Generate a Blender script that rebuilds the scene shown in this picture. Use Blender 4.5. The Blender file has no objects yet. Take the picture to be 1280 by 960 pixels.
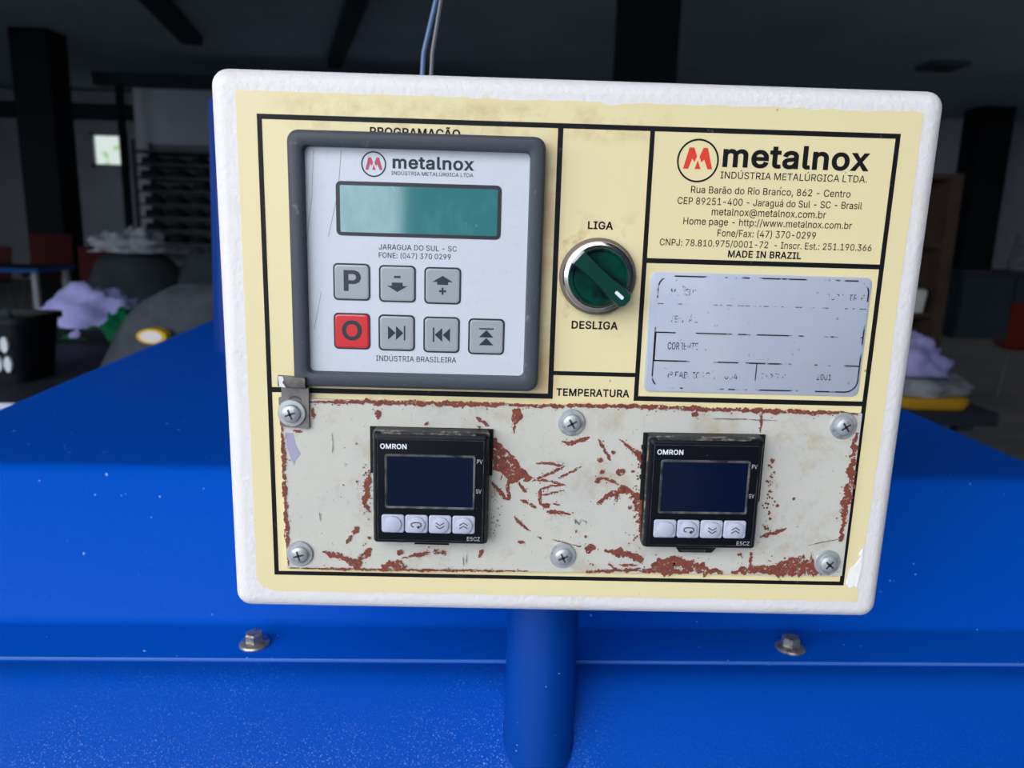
import bpy, math, random
from mathutils import Vector, Matrix, noise
from mathutils.geometry import tessellate_polygon

random.seed(7)
SC = bpy.context.scene
COL = SC.collection
S = 0.001                                   # the script is written in millimetres

# ------------------------------------------------------------------ camera, sky, exposure
FOCAL_PX = 950.0
cam_data = bpy.data.cameras.new('camera')
cam_data.sensor_width = 36.0
cam_data.lens = FOCAL_PX / 1280.0 * 36.0
cam_data.clip_start = 0.01
cam_data.clip_end = 200.0
cam = bpy.data.objects.new('camera', cam_data)
COL.objects.link(cam)
RIGHT = Vector((0.99949417, -0.0148529, 0.02812094))
DOWN = Vector((0.02446106, -0.20603919, -0.97823796))
FWD = Vector((0.02032369, 0.97843101, -0.20557165))
EYE = Vector((-0.0280, -0.28372, 0.05209))
m = Matrix.Identity(4)
for i in range(3):
    m[i][0] = RIGHT[i]; m[i][1] = -DOWN[i]; m[i][2] = -FWD[i]; m[i][3] = EYE[i]
cam.matrix_world = m
cam_data.dof.use_dof = True
cam_data.dof.focus_distance = 0.30
cam_data.dof.aperture_fstop = 14.0
SC.camera = cam

SC.view_settings.view_transform = 'Standard'
SC.view_settings.look = 'None'
SC.view_settings.gamma = 1.0
SC.view_settings.use_curve_mapping = False
SC.view_settings.exposure = 0.0

world = bpy.data.worlds.new('sky')
SC.world = world
world.use_nodes = True
wn = world.node_tree.nodes; wl = world.node_tree.links
bg = wn['Background']
tcw = wn.new('ShaderNodeTexCoord')
cln = wn.new('ShaderNodeTexNoise'); cln.inputs['Scale'].default_value = 2.2; cln.inputs['Detail'].default_value = 4
crw = wn.new('ShaderNodeValToRGB')
crw.color_ramp.elements[0].position = 0.38; crw.color_ramp.elements[0].color = (0.74, 0.83, 0.97, 1)
crw.color_ramp.elements[1].position = 0.62; crw.color_ramp.elements[1].color = (1.0, 0.985, 0.965, 1)
wl.new(tcw.outputs['Generated'], cln.inputs['Vector'])
wl.new(cln.outputs['Fac'], crw.inputs['Fac'])
wl.new(crw.outputs['Color'], bg.inputs['Color'])
# overcast, brighter low on the left where the sun stands behind the cloud
dot = wn.new('ShaderNodeVectorMath'); dot.operation = 'DOT_PRODUCT'
dot.inputs[1].default_value = Vector((-0.62, -0.75, 0.22)).normalized()
nrm = wn.new('ShaderNodeVectorMath'); nrm.operation = 'NORMALIZE'
wl.new(tcw.outputs['Generated'], nrm.inputs[0]); wl.new(nrm.outputs['Vector'], dot.inputs[0])
glow = wn.new('ShaderNodeMapRange'); glow.interpolation_type = 'SMOOTHSTEP'
glow.inputs['From Min'].default_value = 0.45; glow.inputs['From Max'].default_value = 1.0
glow.inputs['To Min'].default_value = 2.12; glow.inputs['To Max'].default_value = 5.4
wl.new(dot.outputs['Value'], glow.inputs['Value'])
wl.new(glow.outputs['Result'], bg.inputs['Strength'])

# the open front of the workshop: a portal only guides the sky light through it
OPEN_X0, OPEN_X1, OPEN_Y, OPEN_Z0, OPEN_Z1 = -6500, 400, -1300, -1050, 1900
SIDE_Y0, SIDE_Y1, SIDE_Z1 = 3600, 6000, 1500         # unseen openings added in the side walls to brighten the room
pl = bpy.data.lights.new('doorway_portal', 'AREA')
pl.shape = 'RECTANGLE'
pl.size = (OPEN_X1 - OPEN_X0) * S; pl.size_y = (OPEN_Z1 - OPEN_Z0) * S
pl.cycles.is_portal = True
po = bpy.data.objects.new('doorway_portal', pl)
po.location = ((OPEN_X0 + OPEN_X1) / 2 * S, OPEN_Y * S, (OPEN_Z0 + OPEN_Z1) / 2 * S)
po.rotation_euler = (math.radians(90), 0, 0)    # faces +Y, into the room
COL.objects.link(po)
for sx_, rot_ in ((-9.0, -90), (9.5, 90)):  # sampling portals for the added side openings
    pl2 = bpy.data.lights.new('added_side_portal', 'AREA')
    pl2.shape = 'RECTANGLE'
    pl2.size = (SIDE_Z1 - (300 if sx_ < 0 else OPEN_Z0)) * S; pl2.size_y = (SIDE_Y1 - SIDE_Y0 if sx_ < 0 else 5500) * S
    pl2.cycles.is_portal = True
    po2 = bpy.data.objects.new('added_side_portal', pl2)
    po2.location = (sx_, ((SIDE_Y0 + SIDE_Y1) / 2 if sx_ < 0 else 4250) * S, ((300 if sx_ < 0 else OPEN_Z0) + SIDE_Z1) / 2 * S)
    po2.rotation_euler = (0, math.radians(rot_), 0)
    COL.objects.link(po2)


# ------------------------------------------------------------------ materials
def lin(c):
    r = []
    for v in c:
        v = v / 255.0
        r.append(v / 12.92 if v <= 0.04045 else ((v + 0.055) / 1.055) ** 2.4)
    return (r[0], r[1], r[2], 1.0)


class Mat:
    def __init__(self, name, rgb, rough=0.5, metal=0.0, spec=0.5, coat=0.0):
        self.m = bpy.data.materials.new(name)
        self.m.use_nodes = True
        self.nt = self.m.node_tree
        self.b = self.nt.nodes['Principled BSDF']
        self.col = lin(rgb)
        self.b.inputs['Base Color'].default_value = self.col
        self.b.inputs['Roughness'].default_value = rough
        self.b.inputs['Metallic'].default_value = metal
        self.b.inputs['Specular IOR Level'].default_value = spec
        self.b.inputs['Coat Weight'].default_value = coat
        self.b.inputs['Coat Roughness'].default_value = 0.08
        self.tc = self.nt.nodes.new('ShaderNodeTexCoord')
        self.cur = None
        self.last_bump = None

    def n(self, t): return self.nt.nodes.new(t)
    def l(self, a, b): self.nt.links.new(a, b)

    def noise(self, scale, detail=3, rough=0.55, stretch=None):
        t = self.n('ShaderNodeTexNoise')
        t.inputs['Scale'].default_value = scale
        t.inputs['Detail'].default_value = detail
        t.inputs['Roughness'].default_value = rough
        if stretch:
            mp = self.n('ShaderNodeMapping'); mp.inputs['Scale'].default_value = stretch
            self.l(self.tc.outputs['Object'], mp.inputs['Vector']); self.l(mp.outputs['Vector'], t.inputs['Vector'])
        else:
            self.l(self.tc.outputs['Object'], t.inputs['Vector'])
        return t.outputs['Fac']

    def ramp(self, src, lo, hi, v0=0.0, v1=1.0):
        r = self.n('ShaderNodeMapRange')
        r.inputs['From Min'].default_value = lo; r.inputs['From Max'].default_value = hi
        r.inputs['To Min'].default_value = v0; r.inputs['To Max'].default_value = v1
        self.l(src, r.inputs['Value'])
        return r.outputs['Result']

    def mul(self, a, b):
        r = self.n('ShaderNodeMath'); r.operation = 'MULTIPLY'
        self.l(a, r.inputs[0])
        if isinstance(b, (int, float)): r.inputs[1].default_value = b
        else: self.l(b, r.inputs[1])
        return r.outputs[0]

    def tint(self, fac, rgb):
        x = self.n('ShaderNodeMix'); x.data_type = 'RGBA'
        if self.cur is None: x.inputs['A'].default_value = self.col
        else: self.l(self.cur, x.inputs['A'])
        x.inputs['B'].default_value = lin(rgb)
        self.l(fac, x.inputs['Factor'])
        self.cur = x.outputs['Result']
        self.l(self.cur, self.b.inputs['Base Color'])
        return self

    def bump(self, src, strength, dist):
        b = self.n('ShaderNodeBump')
        b.inputs['Strength'].default_value = strength
        b.inputs['Distance'].default_value = dist
        self.l(src, b.inputs['Height'])
        if self.last_bump: self.l(self.last_bump, b.inputs['Normal'])
        self.last_bump = b.outputs['Normal']
        self.l(self.last_bump, self.b.inputs['Normal'])
        return self

    def axis(self, k):
        s = self.n('ShaderNodeSeparateXYZ'); self.l(self.tc.outputs['Object'], s.inputs[0])
        return s.outputs[k]

    def window(self, k, a, b, soft):
        x = self.axis(k)
        return self.mul(self.ramp(x, a - soft, a + soft), self.ramp(x, b - soft, b + soft, 1.0, 0.0))


M = {}
# control box
w = Mat('white_textured_paint', (226, 223, 224), 0.55)
w.bump(w.noise(420, 3), 0.35, 0.0012)
w.tint(w.mul(w.ramp(w.noise(60, 4), 0.60, 0.72), 0.35), (214, 205, 190))
M['white'] = w.m
y = Mat('yellowed_sticker', (230, 217, 170), 0.38, spec=0.4)
y.tint(y.mul(y.ramp(y.noise(16, 3), 0.45, 0.75), 0.55), (228, 216, 166))
y.tint(y.mul(y.mul(y.ramp(y.noise(45, 5, 0.65), 0.40, 0.66), 0.75), y.mul(y.window('X', -.0125, -.0060, .003), y.window('Z', .090, .188, .006))), (206, 160, 118))
y.tint(y.mul(y.mul(y.ramp(y.noise(70, 5, 0.7), 0.47, 0.68), 0.5), y.mul(y.window('X', -.105, .03, .008), y.window('Z', .186, .198, .002))), (190, 158, 105))
y.tint(y.mul(y.mul(y.ramp(y.noise(110, 4), 0.55, 0.65), 0.65), y.mul(y.window('X', -.007, .027, .003), y.window('Z', .120, .157, .006))), (198, 170, 118))
y.tint(y.mul(y.ramp(y.noise(260, 2), 0.735, 0.76), 0.6), (120, 92, 55))
M['yellow'] = y.m
k = Mat('black_print', (24, 24, 28), 0.45, spec=0.15)
k.tint(k.ramp(k.noise(300, 3), 0.66, 0.74), (70, 68, 66))
M['print'] = k.m
M['thin_print'] = Mat('thin_black_print', (30, 28, 32), 0.5, spec=0.15).m
M['red_print'] = Mat('red_print', (222, 62, 40), 0.45).m
t = Mat('torn_paper', (240, 238, 236), 0.8); t.bump(t.noise(300, 4), 0.5, 0.001); M['torn'] = t.m
M['dull_red_print'] = Mat('dull_red_print', (178, 72, 86), 0.45).m
M['grey_print'] = Mat('grey_print', (54, 56, 66), 0.45, spec=0.2).m
f = Mat('dark_grey_plastic', (68, 73, 81), 0.45, spec=0.25)
f.tint(f.mul(f.ramp(f.noise(120, 5, 0.7), 0.62, 0.72), 0.55), (128, 128, 128))
f.bump(f.noise(900, 2), 0.15, 0.0006)
M['bezel'] = f.m
a = Mat('silver_grey_overlay', (203, 208, 220), 0.36, metal=0.0)
a.tint(a.mul(a.ramp(a.noise(500, 2), 0.55, 0.75), 0.25), (178, 182, 192))
M['overlay'] = a.m
M['key_border'] = Mat('key_border_print', (34, 38, 48), 0.4).m
kg = Mat('grey_key', (160, 164, 172), 0.22, coat=0.4); M['key_grey'] = kg.m
kr = Mat('red_key', (206, 44, 50), 0.22, coat=0.4); M['key_red'] = kr.m
M['legend'] = Mat('key_legend_print', (36, 42, 52), 0.35).m
lc = Mat('lcd_glass', (58, 122, 126), 0.07, spec=0.9)
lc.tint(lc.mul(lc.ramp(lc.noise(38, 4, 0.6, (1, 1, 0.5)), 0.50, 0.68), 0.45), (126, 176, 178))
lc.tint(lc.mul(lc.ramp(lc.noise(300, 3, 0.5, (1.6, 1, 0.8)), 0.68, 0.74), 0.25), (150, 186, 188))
M['lcd'] = lc.m
# rusty plate
p = Mat('chipped_grey_paint', (198, 197, 188), 0.5)
p.tint(p.mul(p.ramp(p.noise(28, 4, 0.6), 0.46, 0.72), 0.7), (186, 187, 186))
p.tint(p.mul(p.ramp(p.noise(55, 6, 0.75), 0.52, 0.72), 0.75), (176, 158, 122))
p.tint(p.mul(p.ramp(p.noise(300, 4, 0.7, (1.6, 1, 0.6)), 0.63, 0.72), 0.5), (122, 110, 92))
p.tint(p.mul(p.ramp(p.noise(420, 3), 0.70, 0.735), 0.8), (126, 70, 52))
p.bump(p.noise(350, 3), 0.15, 0.0008)
M['plate'] = p.m
r = Mat('rust_primer', (128, 62, 48), 0.75)
r.tint(r.ramp(r.noise(330, 4, 0.7), 0.48, 0.66), (98, 52, 42))
r.tint(r.mul(r.ramp(r.noise(600, 3), 0.62, 0.70), 0.7), (170, 128, 108))
er = r.ramp(r.noise(420, 4, 0.75), 0.39, 0.44)
tr_ = r.n('ShaderNodeBsdfTransparent'); mx_ = r.n('ShaderNodeMixShader')
r.l(er, mx_.inputs['Fac']); r.l(tr_.outputs[0], mx_.inputs[1]); r.l(r.b.outputs[0], mx_.inputs[2])
r.l(mx_.outputs[0], r.nt.nodes['Material Output'].inputs['Surface'])
M['rust'] = r.m
M['lilac_stain'] = Mat('lilac_stain', (160, 158, 184), 0.5).m
M['pencil'] = Mat('grey_scratch', (104, 100, 96), 0.6).m
zn = Mat('zinc_steel', (182, 186, 190), 0.42, metal=0.45)
zn.bump(zn.noise(500, 4), 0.3, 0.0006)
zn.tint(zn.ramp(zn.noise(380, 4), 0.55, 0.7), (142, 144, 148))
M['zinc'] = zn.m
M['recess'] = Mat('dark_recess', (84, 84, 86), 0.5, metal=0.6).m
br = Mat('bare_worn_steel', (128, 126, 124), 0.45, metal=0.6)
br.tint(br.ramp(br.noise(150, 4), 0.5, 0.66), (104, 98, 92))
br.tint(br.mul(br.ramp(br.noise(260, 4), 0.62, 0.7), 0.7), (150, 142, 128))
M['bracket'] = br.m
M['chip_white'] = Mat('chipped_white_paint', (226, 226, 232), 0.6).m
# controllers
bk = Mat('black_plastic', (14, 17, 24), 0.35, spec=0.16)
bk.tint(bk.mul(bk.ramp(bk.noise(500, 3), 0.70, 0.74), 0.5), (120, 120, 116))
M['black'] = bk.m
du = Mat('dusty_black_plastic', (40, 42, 46), 0.6)
du.tint(du.mul(du.ramp(du.noise(200, 5, 0.7, (1, 1, 2)), 0.50, 0.62), 0.85), (142, 134, 122))
M['dusty'] = du.m
M['matt_black'] = Mat('matt_black_plastic', (26, 27, 30), 0.6, spec=0.2).m
M['screen'] = Mat('dark_display_glass', (8, 20, 46), 0.12, spec=0.2).m
fr = Mat('worn_display_rim', (92, 92, 90), 0.45)
fr.tint(fr.ramp(fr.noise(160, 4), 0.42, 0.6), (34, 38, 44))
M['rim'] = fr.m
M['button'] = Mat('pale_grey_rubber', (180, 186, 204), 0.5).m
M['white_print'] = Mat('white_print', (226, 230, 234), 0.5).m
M['pale_print'] = Mat('pale_grey_print', (168, 174, 182), 0.5).m
# name plate
npm = Mat('anodised_name_plate', (184, 192, 210), 0.42, metal=0.15)
npm.tint(npm.mul(npm.ramp(npm.noise(30, 4, 0.6, (1, 1, 0.6)), 0.5, 0.7), 0.45), (198, 204, 216))
npm.tint(npm.mul(npm.ramp(npm.noise(420, 3), 0.71, 0.74), 0.6), (110, 104, 100))
M['nameplate'] = npm.m


def worn_ink(name, rgb, scale, lo, hi, stretch=None):
    q = Mat(name, rgb, 0.5)
    fac = q.ramp(q.noise(scale, 3, 0.6, stretch), lo, hi)
    tr = q.n('ShaderNodeBsdfTransparent'); mx = q.n('ShaderNodeMixShader')
    q.l(fac, mx.inputs['Fac']); q.l(tr.outputs[0], mx.inputs[1]); q.l(q.b.outputs[0], mx.inputs[2])
    q.l(mx.outputs[0], q.nt.nodes['Material Output'].inputs['Surface'])
    return q.m


M['ink_worn'] = worn_ink('worn_ink', (52, 50, 58), 330, 0.47, 0.53)
M['ink_faint'] = worn_ink('faint_ink', (96, 98, 110), 420, 0.50, 0.58)
M['ink_line'] = worn_ink('worn_line_ink', (44, 42, 48), 110, 0.46, 0.52)
# selector
ch = Mat('chrome', (214, 214, 218), 0.16, metal=1.0); M['chrome'] = ch.m
M['gasket'] = Mat('brown_grey_gasket', (112, 102, 92), 0.6).m
gn = Mat('dark_green_knob', (2, 62, 50), 0.22, spec=0.3)
gn.tint(gn.ramp(gn.noise(110, 4), 0.42, 0.60), (8, 26, 28))
M['green'] = gn.m
M['green_edge'] = Mat('worn_green_handle', (8, 58, 50), 0.28, spec=0.35).m
# machine
bl = Mat('blue_gloss_paint', (0, 76, 184), 0.42, spec=0.05)
bl.bump(bl.noise(260, 2), 0.10, 0.0015)
bl.tint(bl.mul(bl.ramp(bl.noise(230, 2, 0.5), 0.745, 0.775), 0.75), (150, 190, 235))
bl.tint(bl.mul(bl.ramp(bl.noise(9, 4), 0.58, 0.75), 0.25), (14, 82, 180))
M['blue'] = bl.m
bt = Mat('blue_textured_paint', (0, 72, 172), 0.42, spec=0.06)
bt.bump(bt.noise(900, 2, 0.5), 0.16, 0.001)
sparkle_specks = bt.ramp(bt.noise(1250, 2, 0.6), 0.60, 0.70)  # paint sparkle and dust specks put into the colour, denser lower left
bt.tint(bt.mul(bt.mul(sparkle_specks, 0.75), bt.mul(bt.mul(bt.ramp(bt.axis('X'), .01, .08, 1.0, 0.10), bt.ramp(bt.axis('Z'), .858, .835, 0.25, 1.0)), bt.ramp(bt.noise(14, 3), 0.30, 0.6))), (160, 198, 240))
M['blue_textured'] = bt.m
M['edge_highlight'] = Mat('edge_highlight_paint', (66, 112, 186), 0.35).m  # bright line along the flange, a highlight put into the colour
M['navy'] = Mat('dark_blue_upright_paint', (0, 48, 122), 0.4, spec=0.15).m
bp = Mat('blue_post_paint', (0, 62, 148), 0.3, spec=0.3)
bp.tint(bp.mul(bp.ramp(bp.noise(330, 2), 0.745, 0.77), 0.7), (150, 185, 230))
M['blue_post'] = bp.m
bo = Mat('bolt_steel', (168, 164, 158), 0.35, metal=0.75)
bo.tint(bo.ramp(bo.noise(300, 4), 0.5, 0.66), (120, 110, 98))
M['bolt'] = bo.m
M['cable_blue'] = Mat('blue_grey_cable', (74, 98, 140), 0.4).m
M['cable_grey'] = Mat('grey_cable', (92, 96, 104), 0.4).m


def plain(name, rgb, rough=0.8, n=0, rgb2=None, metal=0.0, spec=0.15):
    q = Mat(name, rgb, rough, metal=metal, spec=spec)
    if n: q.tint(q.ramp(q.noise(n, 4), 0.4, 0.65), rgb2)
    M[name] = q.m
    return q.m


plain('wall_paint', (168, 176, 188), 0.9, 1.3, (156, 164, 176))
plain('ceiling_concrete', (172, 192, 204), 0.9, 0.8, (158, 178, 190))
plain('floor_concrete', (130, 128, 130), 0.7, 1.5, (112, 112, 116))
plain('yard_concrete', (122, 120, 116), 0.9, 2, (108, 106, 102))
plain('column_paint', (4, 12, 20), 0.7)
plain('added_blocker_paint', (62, 66, 66), 0.9, 1.2, (50, 54, 54))
plain('beam_paint', (38, 50, 58), 0.7)
plain('dark_plastic', (18, 22, 26), 0.5)
plain('dark_cloth', (46, 54, 58), 0.9)
plain('grey_cloth', (66, 71, 77), 0.95, 30, (58, 63, 68))
plain('lilac_cloth', (160, 158, 210), 0.9, 18, (142, 142, 196))
plain('white_cloth', (136, 139, 145), 0.9, 14, (100, 103, 110))
plain('bag_cloth', (42, 48, 52), 0.9, 8, (34, 40, 44))
plain('green_cloth', (0, 84, 50), 0.9)
plain('patch_yellow', (214, 170, 30), 0.8)
plain('patch_white', (216, 214, 210), 0.8)
plain('table_dark', (40, 44, 52), 0.6)
plain('table_edge', (196, 202, 214), 0.4)
plain('table_blue', (20, 84, 160), 0.5)
plain('leg_white', (170, 174, 180), 0.5)
plain('chair_maroon', (66, 18, 24), 0.7)
plain('chair_orange', (112, 36, 20), 0.6)
plain('wood_brown', (66, 52, 44), 0.8, 6, (50, 40, 34))
plain('yellow_foam', (176, 132, 30), 0.9)
plain('box_white', (190, 192, 188), 0.8)
plain('rack_steel', (66, 72, 78), 0.6)
plain('rack_load', (40, 44, 50), 0.9)
plain('rack_gap_backing', (112, 118, 126), 0.9)
plain('cabinet_teal', (34, 48, 56), 0.8)
plain('leg_grey', (96, 100, 106), 0.5)
plain('oval_white', (206, 210, 212), 0.6)
plain('orange_cloth', (190, 100, 50), 0.9)
wp = bpy.data.materials.new('window_daylight'); wp.use_nodes = True
nt = wp.node_tree; nt.nodes.clear()
out = nt.nodes.new('ShaderNodeOutputMaterial'); em = nt.nodes.new('ShaderNodeEmission')
tc = nt.nodes.new('ShaderNodeTexCoord'); nz = nt.nodes.new('ShaderNodeTexNoise'); nz.inputs['Scale'].default_value = 4.5
rp = nt.nodes.new('ShaderNodeValToRGB')
rp.color_ramp.elements[0].position = 0.33; rp.color_ramp.elements[0].color = lin((150, 205, 140))
rp.color_ramp.elements[1].position = 0.44; rp.color_ramp.elements[1].color = lin((222, 234, 230))
nt.links.new(tc.outputs['Object'], nz.inputs['Vector']); nt.links.new(nz.outputs['Fac'], rp.inputs['Fac'])
nt.links.new(rp.outputs['Color'], em.inputs['Color']); em.inputs['Strength'].default_value = 0.95
nt.links.new(em.outputs[0], out.inputs['Surface'])
M['window'] = wp


# ------------------------------------------------------------------ mesh collector
def rr(x0, x1, z0, z1, rad, y, n=5):
    """rounded rectangle loop in the XZ plane at depth y"""
    pts = []
    for cx, cz, a0 in ((x1 - rad, z1 - rad, 0), (x0 + rad, z1 - rad, 90), (x0 + rad, z0 + rad, 180), (x1 - rad, z0 + rad, 270)):
        for i in range(n + 1):
            t = math.radians(a0 + 90 * i / n)
            pts.append((cx + rad * math.cos(t), y, cz + rad * math.sin(t)))
    return pts


def circ(cx, cz, rad, y, n=40):
    return [(cx + rad * math.cos(2 * math.pi * i / n), y, cz + rad * math.sin(2 * math.pi * i / n)) for i in range(n)]


def hcirc(cx, cy, rad, z, n=24, a0=0.0):
    return [(cx + rad * math.cos(a0 + 2 * math.pi * i / n), cy + rad * math.sin(a0 + 2 * math.pi * i / n), z) for i in range(n)]


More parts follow.
